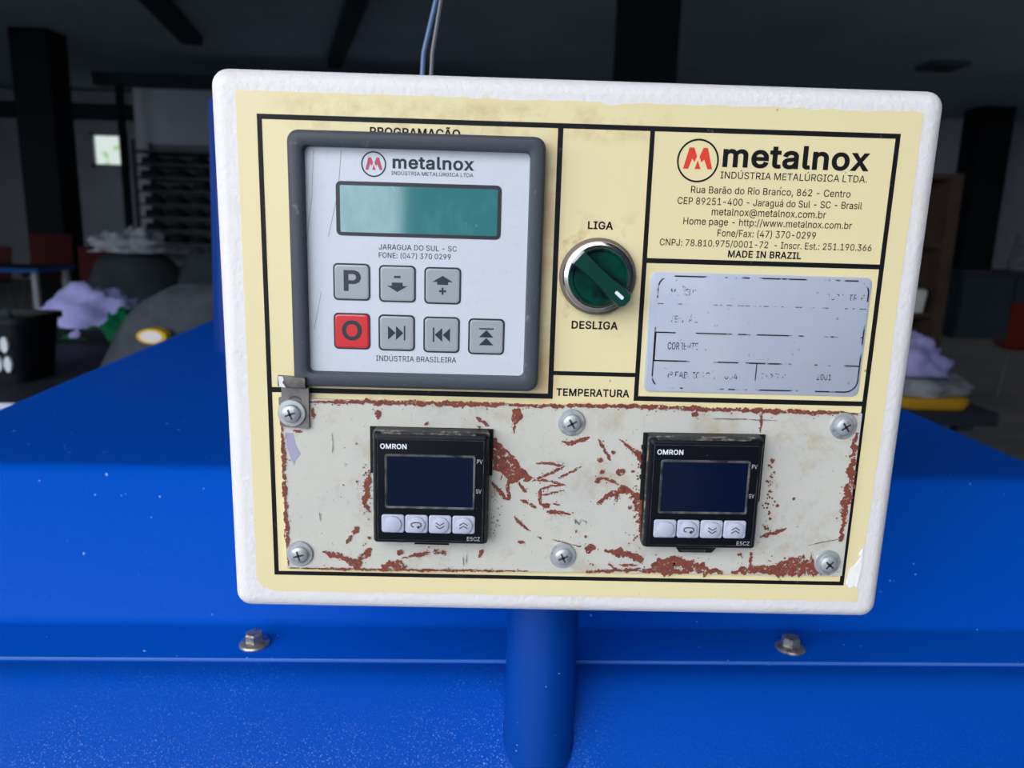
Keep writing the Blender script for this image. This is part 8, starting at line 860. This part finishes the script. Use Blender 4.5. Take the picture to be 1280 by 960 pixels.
def key(cx, cz, kind):
    b = MB(); h = 6.75; red = kind == 'O'
    b.loft([rr(cx - h, cx + h, cz - h, cz + h, 1.7, YF), rr(cx - h, cx + h, cz - h, cz + h, 1.7, YF - .18)], 0)
    g = h - .62
    b.loft([rr(cx - g, cx + g, cz - g, cz + g, 1.25, YF - .15), rr(cx - g, cx + g, cz - g, cz + g, 1.25, YF - .3), rr(cx - g + .5, cx + g - .5, cz - g + .5, cz + g - .5, 1.0, YF - .42)], 1)
    yl = YF - .47
    P = lambda *pts: b.flat([(cx + x, cz + z) for x, z in pts], yl, 2)
    if kind == 'P': b.text('P', cx - 2.9, cz - 3.3, 6.3, 7.6, yl, 2, 5)
    if kind == 'O': b.text('O', cx - 3.7, cz - 3.4, 7.4, 7.5, yl, 2, 5, 'O')
    if kind == '-':
        P((-1.2, 2.15), (1.2, 2.15), (1.2, 2.95), (-1.2, 2.95)); P((-2, -.7), (-3.8, -.7), (0, -2.95), (3.8, -.7), (2, -.7), (2, .5), (-2, .5))
    if kind == '+':
        P((-2, .35), (2, .35), (2, 1.4), (3.8, 1.4), (0, 3.65), (-3.8, 1.4), (-2, 1.4))
        P((-.37, -3.25), (.37, -3.25), (.37, -2.32), (1.3, -2.32), (1.3, -1.58), (.37, -1.58), (.37, -.65), (-.37, -.65), (-.37, -1.58), (-1.3, -1.58), (-1.3, -2.32), (-.37, -2.32))
    if kind == '>':
        P((-3.2, -2.6), (-.4, 0), (-3.2, 2.6)); P((-.25, -2.6), (2.5, 0), (-.25, 2.6)); P((2.65, -2.7), (3.2, -2.7), (3.2, 2.7), (2.65, 2.7))
    if kind == '<':
        P((-3.2, -2.7), (-2.65, -2.7), (-2.65, 2.7), (-3.2, 2.7)); P((-2.5, 0), (.3, -2.6), (.3, 2.6)); P((.5, 0), (3.2, -2.6), (3.2, 2.6))
    if kind == '^':
        P((-2.7, 2.7), (2.7, 2.7), (2.7, 3.2), (-2.7, 3.2)); P((-2.7, -.25), (2.7, -.25), (0, 2.5)); P((-2.7, -3.2), (2.7, -3.2), (0, -.45))
    o = b.build('key', ['key_border', 'key_red' if red else 'key_grey', 'legend'], unit, smooth=False)
    nm = {'P': 'grey key marked P', 'O': 'red key marked O', '-': 'grey key with minus and down arrow', '+': 'grey key with up arrow and plus', '>': 'grey key with two right arrows and bar', '<': 'grey key with bar and two left arrows', '^': 'grey key with bar and two up arrows'}
    tag(o, nm[kind])


for cx, cz, kind in ((-81.85, 29.8, 'P'), (-65.2, 29.55, '-'), (-48.65, 29.3, '+'), (-82.0, 11.65, 'O'), (-65.5, 11.45, '>'), (-48.9, 11.15, '<'), (-32.25, 10.9, '^')):
    key(cx, cz, kind)

# selector switch
cx, cz = 8.3, 34.1
b = MB()
b.lathe(cx, cz, [(14.1, 0), (14.1, -2.2), (13.4, -2.8)], 0)
b.lathe(cx, cz, [(13.2, -2.4), (13.2, -3.6), (12.7, -5.2), (11.6, -5.8), (11.2, -5.8), (11.0, -4.2)], 1)
sw = b.build('selector_switch', ['gasket', 'chrome'], box, angle=30)
b = MB()
b.lathe(cx, cz, [(10.9, -4), (10.9, -6.6), (10.4, -7.4), (9.8, -7.4), (9.2, -6.9)], 0, 48)
ax = Vector((0.757, 0, -0.653)); nx = Vector((0.653, 0, 0.757))
hb = []
prof = [(-11.4, 3.0), (-8, 2.9), (-3, 2.7), (3, 2.8), (9, 3.4), (11.9, 3.4)]


def bar(y_, k):
    up = [Vector((cx, y_, cz)) + ax * t_ * (1 - (0.03 if k < 1 else 0)) + nx * h_ * k for t_, h_ in prof]
    dn = [Vector((cx, y_, cz)) + ax * t_ * (1 - (0.03 if k < 1 else 0)) - nx * h_ * k for t_, h_ in reversed(prof)]
    endc = [Vector((cx, y_, cz)) + ax * 12.6 + nx * 1.5 * k, Vector((cx, y_, cz)) + ax * 12.6 - nx * 1.5 * k]
    return [tuple(q) for q in dn + up + endc]


b.loft([bar(-5.6, 1), bar(-12.8, .96), bar(-13.8, .85)], 1)
c0 = Vector((cx, -13.86, cz)) + ax * 8.6
b.flat([((c0 + ax * u * 1.7 + nx * v_ * .62).x, (c0 + ax * u * 1.7 + nx * v_ * .62).z) for u, v_ in ((-1, -1), (1, -1), (1.15, 0), (1, 1), (-1, 1), (-1.15, 0))], -13.9, 2)
tag(b.build('knob', ['green', 'green_edge', 'white_print'], sw, angle=30), 'dark green turning knob with white pointer mark')

# rusty temperature plate
PX0, PX1, PZ0, PZ1 = -109.6, 113.2, -84.6, -14.9
YB = -1.5
b = MB()
b.prism([(PX0, PZ0 + .2), (PX1, PZ0 + 1.6), (PX1, PZ1 - .6), (PX0, PZ1)], YB, 0, 0)
yr = YB - .05
for q in RUST_POLYS: 
    b.flat(q, yr, 1)
    q2 = q + [q[0]]
    b.jag(q2, 0.9, yr - .005, 1, 0.5, 0.9, False)
for q, wd in RUST_STROKES:
    if len(q) == 2 or wd > 1.5: b.jag(q, wd * 1.15, yr - .01, 1, 0.3, 0.75)
    else: b.jag(q, wd * 1.2, yr - .01, 1, 0.3, 0.65)
    L_ = sum(math.hypot(q[i + 1][0] - q[i][0], q[i + 1][1] - q[i][1]) for i in range(len(q) - 1))
    for _ in range(int(L_ * 1.3)):
        i = random.randrange(len(q) - 1); u = random.random()
        x = q[i][0] + (q[i + 1][0] - q[i][0]) * u; z = q[i][1] + (q[i + 1][1] - q[i][1]) * u
        x += random.gauss(0, wd * .75); z += random.gauss(0, wd * .75)
        if PX0 + .4 < x < PX1 - .4 and PZ0 + 1.7 < z < PZ1 - 1: b.spot(x, z, random.uniform(.10, .34), yr - .015, 1)
for x, z, r_ in RUST_SPOTS: b.spot(x, z, r_, yr - .01, 1)
for _ in range(46):                                     # speckle beside the right hand controller
    b.spot(random.gauss(80.2, 1.0), random.uniform(-64, -37), random.uniform(.15, .55), yr - .01, 1)
for _ in range(40): b.spot(random.gauss(-77.6, 1.2), random.uniform(-64, -40), random.uniform(.12, .4), yr - .01, 1)
for _ in range(40): b.spot(random.gauss(-27.2, 1.0), random.uniform(-69, -47), random.uniform(.12, .34), yr - .01, 3)
for _ in range(34): b.spot(random.gauss(28.2, 1.0), random.uniform(-72, -36), random.uniform(.14, .5), yr - .01, 1)
for _ in range(60): b.spot(random.uniform(-108, 112), random.uniform(-83, -17), random.uniform(.08, .22), yr - .01, 3)
b.flat(LILAC_MARK, yr, 2)
for q in PENCIL_MARKS: b.jag(q, 0.28, yr - .05, 3, 0.5, 0.8)
b.build('instrument_plate', ['plate', 'rust', 'lilac_stain', 'pencil'], box, smooth=False)


def screw(x, z, y_, turn):
    b = MB()
    b.lathe(x, z, [(5.2, y_), (5.3, y_ - .5), (5.0, y_ - .9), (3.6, y_ - 1.0)], 0, 36)
    b.lathe(x, z, [(3.55, y_ - .9), (3.6, y_ - 1.5), (3.2, y_ - 2.3), (2.4, y_ - 2.8), (1.2, y_ - 3.0)], 0, 36)
    for a in (turn, turn + 90):
        t_ = math.radians(a); dx, dz = math.cos(t_), math.sin(t_)
        b.flat([(x + dx * u * 2.05 - dz * v_ * .42, z + dz * u * 2.05 + dx * v_ * .42) for u, v_ in ((-1, -.8), (-.2, -1), (.2, -1), (1, -.8), (1, .8), (.2, 1), (-.2, 1), (-1, .8))], y_ - 3.04, 1)
    b.build('screw', ['zinc', 'recess'], box, angle=30)


for i, (x, z, y_, tn) in enumerate(((-105.2, -20.1, -3.1, 20), (1.1, -21.6, YB, 30), (106.2, -20.4, YB, 35), (-104.2, -77.8, YB, 15), (0.0, -76.4, YB, 25), (106.4, -77.2, YB, -40))):
    screw(x, z, y_, tn)
# bent steel clip holding the lower corner of the keypad
b = MB()
b.loft([[(-110.1, y_, -14.4), (-109, y_, -14.2), (-108.9, y_, -9.6), (-98.7, y_, -9.8), (-98.9, y_, -25.9), (-99.4, y_, -26.3), (-109.4, y_, -25.5), (-109.9, y_, -25.0)][::-1] for y_ in (YB, -3.0)])
b.loft([[(-108.5, y_, z_), (-98.5, y_, z_ - .5)] for y_, z_ in ((-1.6, -9.4), (-7.6, -9.2), (-8.6, -8.6), (-8.8, -7.8), (-8.8, -4.9), (-7.2, -4.7), (-7.2, -7.6), (-3.2, -8.0))], closed=False, cap0=False, cap1=False)
b.flat([(-107.9, -8.9), (-105.6, -9.0), (-106.8, -7.2), (-106.2, -6.2), (-106.6, -4.9), (-108.3, -4.9)], -8.86, 1)
b.flat([(-103.9 + 2.6 * math.cos(t_), -15.6 + 2.2 * math.sin(t_)) for t_ in [math.pi * i / 8 for i in range(9)]] + [(-103.9 - 2.2 * math.cos(t_), -15.6 + 1.2 * math.sin(t_)) for t_ in [math.pi * i / 8 for i in range(9)]], -3.06, 2)
b.build('clip', ['bracket', 'chip_white', 'recess'], box, angle=30)


# temperature controllers
def controller(cx, cz, turn, gx0, gx1, gz0, gz1, latch, notch):
    """body front centred on cx, cz"""
    R = Matrix.Rotation(math.radians(turn), 3, 'Y')
    c = Vector((cx, 0, cz))
    xf = lambda p_: c + R @ p_
    hw, hh = 21.7, 22.0
    b = MB()
    G = [(gx0 - cx, gz0 - cz), (gx1 - cx, gz0 - cz), (gx1 - cx, gz1 - cz)]
    if notch: G += [(-15, gz1 - cz), (-15, gz1 - cz - 2.4), (-17.6, gz1 - cz - 2.4), (-17.6, gz1 - cz)]
    G += [(gx0 - cx, gz1 - cz)]
    b.prism(G, -2.4, YB, 1)
    for k_ in range(4 if notch else 0):
        zz = gz1 - cz - 5 - k_ * 4
        b.box(gx0 - cx - .5, gx0 - cx + .4, -3.0, YB, zz - 1.4, zz, 1)
    b.loft([rr(-hw - .4, hw + .4, -hh - .4, hh + .6, 1.2, YB), rr(-hw - .4, hw + .4, -hh - .4, hh + .6, 1.2, -6.2)], 0, cap1=False)
    b.loft([rr(-hw - .4, hw + .4, -hh - .4, hh + .6, 1.2, -6.2), rr(-hw, hw, -hh, hh, 1.2, -6.6)], 3, cap0=False, cap1=False)
    b.loft([rr(-hw, hw, -hh, hh, 1.2, -6.6), rr(-hw + .1, hw - .1, -hh + .1, hh - .2, 1.2, -8.0), rr(-hw + .9, hw - .9, -hh + .8, hh - 1.4, .8, -9.0), rr(-hw + 1.5, hw - 1.5, -hh + 1.4, hh - 2.0, .7, -9.1)], 0, cap0=False)
    # dusty ridge along the top shoulder
    b.box(-hw + 3, hw - 5, -8.25, -7.0, hh - .55, hh + .25, 3)
    yl = -9.16
    b.text('OMRON', -18.9, 16.0, 9.9, 2.0, yl, 2, 1.6)
    b.text('PV', 17.5, 10.9, 2.1, 1.7, yl, 4, .4); b.text('SV', 17.3, -.9, 2.1, 1.7, yl, 4, .4)
    b.text('E5CZ', 14.2, -20.2, 5.0, 1.6, yl, 4, .4)
    for q in (((-hw + 1.5, hh - 2.2), (hw - 1.6, hh - 2.2)), ((hw - 1.7, hh - 2.2), (hw - 1.7, -hh + 1.6)), ((-hw + 1.7, hh - 2.2), (-hw + 1.7, -hh + 1.6)), ((-hw + 1.5, -hh + 1.6), (hw - 1.6, -hh + 1.6))): b.strip(list(q), 0.12, yl, 5)
    body = b.xf(xf).build('temperature_controller', ['black', 'matt_black', 'white_print', 'dusty', 'pale_print', 'rim'], box, angle=35)
    d = MB()
    dx0, dx1, dz0, dz1 = -17.1, 16.9, -7.4, 13.9
    d.loft([rr(dx0 - .2, dx1 + .2, dz0 - .2, dz1 + .2, .9, -9.0), rr(dx0, dx1, dz0, dz1, .8, -9.5), rr(dx0 + .35, dx1 - .35, dz0 + .35, dz1 - .35, .6, -9.5), rr(dx0 + .8, dx1 - .8, dz0 + .8, dz1 - .8, .4, -9.2)], 0, cap1=False)
    d.rect(dx0 + .7, dx1 - .7, dz0 + .7, dz1 - .7, -9.22, 1)
    d.xf(xf).build('display', ['rim', 'screen'], body)
    for i in range(4):
        bx = -14.2 + i * 9.02; bz = -13.6
        q = MB()
        q.loft([rr(bx - 4.3, bx + 4.3, bz - 3.6, bz + 3.6, 1.0, -9.0), rr(bx - 4.3, bx + 4.3, bz - 3.6, bz + 3.6, 1.0, -9.5), rr(bx - 3.9, bx + 3.9, bz - 3.2, bz + 3.2, .8, -9.8)], 0)
        q.lathe(bx + .15, bz - .1, [(3.3, -9.78), (3.15, -10.4), (2.75, -10.6)], 0, 32)
        yy = -10.66
        if i == 1:
            arc = [(bx + .9, bz - .9), (bx + 1.5, bz - .75), (bx + 1.95, bz - .1), (bx + 1.7, bz + .65), (bx + 1.0, bz + .95), (bx - 1.0, bz + .95), (bx - 1.8, bz + .55), (bx - 1.95, bz), (bx - 1.6, bz - .6), (bx - .9, bz - .8)]
            q.strip(arc, .42, yy, 1); q.flat([(bx + .05, bz - .85), (bx + 1.15, bz - 1.7), (bx + 1.15, bz - .1)], yy, 1)
        if i in (2, 3):
            sg = -1 if i == 2 else 1
            for o_ in (-.55, .75):
                q.strip([(bx - 1.6, bz + sg * (o_ - .55)), (bx, bz + sg * (o_ + .5)), (bx + 1.6, bz + sg * (o_ - .55))], .38, yy, 1)
        q.xf(xf).build('button', ['button', 'legend'], body, angle=30)
    q = MB()
    if latch:
        q.prism([(-9.5, -hh + .3), (-6.8, -hh - 3.3), (6.0, -hh - 3.3), (9.0, -hh + .3)], -5.0, YB, 0)
        q.strip([(-6, -hh - 2.6), (3.5, -hh - 2.6)], .8, -5.05, 1)
    else:
        q.prism([(-6.5, -hh + .3), (-6.5, -hh - 1.9), (7.0, -hh - 2.0), (7.0, -hh + .3)], -5.0, YB, 0)
    q.xf(xf).build('latch', ['matt_black', 'dusty'], body)


controller(-52.15, -47.6, 0.0, -75.9, -28.8, -43.5, -25.0, False, False)
controller(52.3, -47.3, -0.4, 29.2, 76.4, -52.0, -24.8, True, True)

# cables rising behind the box
for nm, pts, r_, lb in (('cable', [(-68, 100, 100), (-66.2, 100, 130), (-60, 101, 156), (-50, 104, 205), (-38, 112, 300), (-24, 125, 520), (-12, 140, 1000), (-8, 150, CEIL)], 1.25, 'blue'),
                        ('cable', [(-63.6, 100, 100), (-62.2, 100, 130), (-58, 101, 156), (-51, 103, 205), (-42, 110, 300), (-30, 122, 520), (-20, 136, 1000), (-16, 146, CEIL)], 1.0, 'grey')):
    c = MB().tube(pts, r_).build(nm, 'cable_blue' if lb == 'blue' else 'cable_grey', origin=pts[0])
    tag(c, ('bluish cable rising behind the control box, the thicker of two' if lb == 'blue' else 'thin grey cable rising behind the control box, right of the bluish one'), 'cable')


# ------------------------------------------------------------------ things in the dim workshop
def heap(name, cx, cy, z0, rx, ry, h, mat, seed, rough=0.35, freq=5.0, label=None, cat=None, flat=0.0, group=None, skew=0.0):
    b = MB(); nu, nv = 40, 14; vs = []; fs = []
    sv = Vector((seed * 3.7, seed * 1.3, seed * 2.1))
    for j in range(nv + 1):
        t_ = j / nv
        for i in range(nu):
            a = 2 * math.pi * i / nu
            e = math.cos(t_ * math.pi / 2) ** (0.75 - flat * .4); z = math.sin(t_ * math.pi / 2)
            d = Vector((math.cos(a) * e, math.sin(a) * e, z))
            nz_ = noise.noise(d * freq * .4 + sv) * rough + (abs(noise.noise(d * freq + sv)) - .25) * rough * .8
            k_ = 1 + nz_
            vs.append((cx + rx * d.x * k_ + skew * z * rx, cy + ry * d.y * k_, z0 + max(0.0, h * z * (1 + nz_ * 1.2)) if j else z0))
    for j in range(nv):
        for i in range(nu): fs.append((j * nu + i, j * nu + (i + 1) % nu, (j + 1) * nu + (i + 1) % nu, (j + 1) * nu + i))
    fs.append(tuple(nv * nu + i for i in range(nu))); fs.append(tuple(reversed(range(nu))))
    o = b.add(vs, fs).build(name, mat, angle=180, origin=(cx, cy, z0))
    return tag(o, label, cat, group)


def table(name, x0, x1, y0, y1, zt, mt, me_, ml, label):
    t_ = empty(name, ((x0 + x1) / 2, (y0 + y1) / 2, FLOOR), label, 'table')
    MB().rbox(x0 + 6, x1 - 6, y0 + 6, y1 - 6, zt - 30, zt, 4).build('table_top', mt, t_)
    MB().loft([rect_loop(x0, x1, y0, y1, zt - 36, 20), rect_loop(x0, x1, y0, y1, zt - 1.5, 20)], cap0=False, cap1=False).build('edge_band', me_, t_)
    for lx in (x0 + 70, x1 - 70):
        for ly in (y0 + 70, y1 - 70): MB().box(lx - 22, lx + 22, ly - 22, ly + 22, FLOOR, zt - 30).build('leg', ml, t_)
    return t_


TZ = -378
table('work_table', -2300, -640, 1420, 2700, TZ, 'table_dark', 'table_edge', 'rack_steel', 'dark table with pale metal edge beside the press, carrying bin and cloths')
# black bin with pale oval openings
bn = empty('bin', (-1235, 1720, TZ), 'black plastic bin with pale oval openings at the left edge of the picture', 'bin')
b = MB()
bl_ = lambda ins, z: rect_loop(-1440 + ins, -1206 - ins, 1600 + ins, 1790 - ins, z, 30)
b.loft([bl_(18, TZ), bl_(2, TZ + 150), bl_(-6, TZ + 152), bl_(-6, TZ + 168), bl_(8, TZ + 168), bl_(12, TZ + 150), bl_(26, TZ + 8)])
b.build('bin_body', 'dark_plastic', bn)
for ox in (-1274, -1250):
    for oz in (-276, -326):
        MB().prism([(ox + 9 * math.cos(2 * math.pi * i / 16), oz + 20 * math.sin(2 * math.pi * i / 16)) for i in range(16)], 1596 + (oz < -300) * 6, 1608 + (oz < -300) * 6).build('oval_opening', 'oval_white', bn)
heap('cloth', -1322, 1700, TZ + 60, 80, 60, 105, 'dark_cloth', 3, label='dark greyish cloth stuffed in the black bin', cat='cloth')
# crate that carries the lilac pile
b = MB(); kk = lambda ins, z: rect_loop(-1690 + ins, -1240 - ins, 2270 + ins, 2600 - ins, z, 24)
b.loft([kk(14, TZ), kk(0, TZ + 40), kk(0, TZ + 46), kk(8, TZ + 46), kk(12, TZ + 8)])
tag(b.build('tray', 'dark_plastic', origin=(-1465, 2435, TZ)), 'low black tray under the lilac and green cloths', 'tray')
heap('cloth', -1470, 2420, TZ + 12, 185, 140, 152, 'lilac_cloth', 11, 0.3, 5.0, 'crumpled pale lilac cloth heaped on the table left of the box', 'cloth', skew=.05)
heap('cloth', -1530, 2330, TZ + 9, 150, 55, 55, 'green_cloth', 5, 0.4, 6.0, 'dark green cloth under the front of the lilac pile', 'cloth')
heap('cloth', -1290, 2300, TZ + 9, 75, 60, 95, 'green_cloth', 6, 0.4, 6.0, 'dark green cloth bunched at the right end of the lilac pile', 'cloth')
# grey sack with a round badge
sk = heap('sack', -905, 1800, TZ, 215, 130, 250, 'grey_cloth', 21, 0.12, 3.0, 'grey fabric sack with a round yellow and white badge, behind the press', 'sack', flat=.3, skew=.45)
b = MB()
bc = Vector((-905, 1640, -252))
for rad, dep, mi in ((37, -3, 0), (28, -5, 1)):
    b.loft([[tuple(bc + Vector((rad * math.cos(2 * math.pi * i / 28), dep0 + .0 * i, rad * .52 * math.sin(2 * math.pi * i / 28)))) for i in range(28)][::-1] for dep0 in (30, dep)], mi)
b.build('badge', ['patch_yellow', 'patch_white'], sk, smooth=False)
heap('cloth', -800, 1560, TZ, 120, 60, 40, 'orange_cloth', 8, 0.3, 5.0, 'small orange brown rag at the foot of the grey sack', 'cloth')
# bags on a bench further back
table('bench', -2400, -1050, 3080, 3900, -520, 'table_dark', 'table_dark', 'rack_steel', 'low dark bench behind the lilac cloth, carrying the dark bags')
heap('bag', -1790, 3480, -520, 240, 200, 385, 'bag_cloth', 31, 0.06, 3.0, 'big dark grey bag topped with white crumpled cloth', 'bag', flat=.8)
heap('cloth', -1790, 3440, -128, 185, 150, 90, 'white_cloth', 33, 0.45, 7.0, 'crumpled whitish cloth on top of the dark grey bag', 'cloth')
heap('bag', -1330, 3280, -520, 190, 160, 400, 'bag_cloth', 37, 0.15, 3.0, 'dark grey bag close behind the left edge of the control box', 'bag', flat=.8)
# blue edged table and maroon chairs beyond
table('side_table', -5600, -4060, 6480, 7100, -445, 'table_dark', 'table_blue', 'leg_white', 'far table with blue edge and white legs at the left')


def chair(name, x, y_, seat, mat, label, cat='chair', face=0, legm='rack_steel', group=None, hb=330):
    t_ = empty(name, (x, y_, FLOOR), label, cat, group)
    a = math.radians(face); R = lambda p_: Vector((x + p_.x * math.cos(a) - p_.y * math.sin(a), y_ + p_.x * math.sin(a) + p_.y * math.cos(a), p_.z))
    b = MB().loft([rect_loop(-190, 190, -190, 190, seat - 24, 60), rect_loop(-205, 205, -205, 205, seat, 60), rect_loop(-170, 170, -170, 170, seat - 8, 60)])
    b.xf(R).build('seat', mat, t_)
    b = MB().loft([[(-195 + e, 165 + k_, seat + e * .2), (195 - e, 165 + k_, seat + e * .2), (200 - e, 205 + k_, seat + hb - e), (-200 + e, 205 + k_, seat + hb - e)] for e, k_ in ((14, 0), (0, 8), (0, 18), (14, 26))])
    b.xf(R).build('backrest', mat, t_)
    for sx in (-1, 1):
        for sy in (-1, 1): MB().tube([(sx * 160, sy * 150, seat - 10), (sx * 205, sy * 195, FLOOR)], 13).xf(R).build('leg', legm, t_)
    return t_


chair('chair', -4560, 7480, -560, 'chair_maroon', 'dark maroon chair at the far blue edged table, backrest left of the column', face=15, hb=380)
chair('chair', -5200, 7420, -640, 'chair_maroon', 'dark maroon chair at the far blue edged table, at the very left edge', face=-10)
chair('chair', -3330, 6150, -560, 'chair_maroon', 'dark maroon chair glimpsed right of the left column', face=20)
# stacked rack on the partition
rk = empty('storage_rack', (-3900, 9150, FLOOR), 'dim storage rack against the far wall, left of the control box', 'rack')
for z in range(-900, 900, 150): MB().box(-4300, -3150, 8900, 9380, z, z + 24).build('shelf', 'rack_steel', rk)
for px in (-4300, -3180):
    for py in (8900, 9340): MB().box(px, px + 36, py, py + 36, FLOOR, 890).build('upright', 'rack_steel', rk)
MB().box(-4280, -3160, 9385, 9400, -950, 880).build('back_panel', 'rack_gap_backing', rk)  # sheet added to darken the bright gaps between bundles
proto = None
for r_ in range(7):
    z = -300 + r_ * 150 + 24
    x = -4250
    while x < -3250:
        wd = random.uniform(.8, 1.25)
        if proto is None:
            o = heap('bundle', x + 100, 9080, z, 110, 150, 95, 'rack_load', 41, 0.2, 3, flat=.8)
            proto = o
            tag(o, 'dark folded bundle stacked in rows on the far storage rack', 'bundle', 'dark bundles on the storage rack')
        else:
            o = proto.copy(); COL.objects.link(o)
            o.location = Vector((x + 100, 9080, z)) * S; o.scale = (wd, 1, random.uniform(.7, 1))
        x += 232 * wd + random.uniform(5, 60)
# right side
table('low_table', 1080, 1420, 1800, 2300, -440, 'table_dark', 'table_dark', 'rack_steel', 'small dark table right of the press under the white pile')
b = MB().loft([rect_loop(1150 - e, 1350 + e, 1840 - e, 2180 + e, z, 40) for e, z in ((0, -440), (6, -425), (4, -408))])
tag(b.build('cushion', 'yellow_foam', origin=(1270, 2000, -440)), 'yellow flat cushion at the bottom of the white pile', 'cushion')
heap('cloth', 1250, 1990, -408, 155, 140, 60, 'white_cloth', 51, 0.25, 4, 'flat folded whitish cloth just above the yellow cushion', 'cloth', flat=.7)
heap('cloth', 1215, 1990, -352, 120, 115, 105, 'lilac_cloth', 53, 0.3, 4.5, 'pale lilac cloth at the top of the pile right of the box', 'cloth', flat=.5)
sh = empty('shelf_unit', (1920, 3350, FLOOR), 'brown wooden shelf unit standing right of the control box', 'shelf')
MB().box(1660, 1690, 3200, 3560, FLOOR, 330).build('side_panel', 'wood_brown', sh); MB().box(1985, 2040, 3200, 3560, FLOOR, 330).build('side_panel', 'wood_brown', sh)
MB().box(1660, 2040, 3545, 3565, FLOOR, 330).build('back_panel', 'wood_brown', sh)
for z in (-900, -640, -318, 0, 305): MB().box(1690, 1985, 3210, 3545, z, z + 22).build('shelf', 'wood_brown', sh)
b = MB().loft([rect_loop(1730, 1945, 3205, 3450, -296, 14), rect_loop(1722, 1952, 3198, 3458, -196, 14), rect_loop(1735, 1940, 3210, 3445, -188, 14)])
tag(b.build('box', 'box_white', origin=(1838, 3330, -296)), 'whitish box on the brown shelf unit at right', 'box')
chair('orange_chair', 3790, 5060, -690, 'chair_orange', 'orange chair with thin pale legs at the right edge', face=160, legm='leg_grey', hb=310)
cb = empty('cabinet', (5900, 8300, FLOOR), 'long low teal grey cabinet behind the orange chair', 'cabinet')
MB().rbox(5050, 7400, 8050, 8550, FLOOR, -330, 8).build('body', 'cabinet_teal', cb)
for dx in range(4): MB().rbox(5070 + dx * 585, 5640 + dx * 585, 8030, 8052, FLOOR + 90, -360, 5).build('door', 'cabinet_teal', cb)
MB().rbox(5020, 7430, 8010, 8580, -330, -300, 6).build('top', 'table_dark', cb)
for i, (px, hh_, wd, mt, lb) in enumerate(((5880, 420, 150, 'white_cloth', 'pale crumpled bundle on the teal cabinet, nearest the dark column'), (6340, 360, 120, 'wood_brown', 'brown bundle standing between pale ones on the teal cabinet'), (6740, 480, 150, 'white_cloth', 'pale tall bundle on the teal cabinet at the right picture edge'))):
    heap('bundle', px, 8290, -300, wd, 160, hh_, mt, 60 + i, .25, 4, lb, 'bundle', flat=.6)
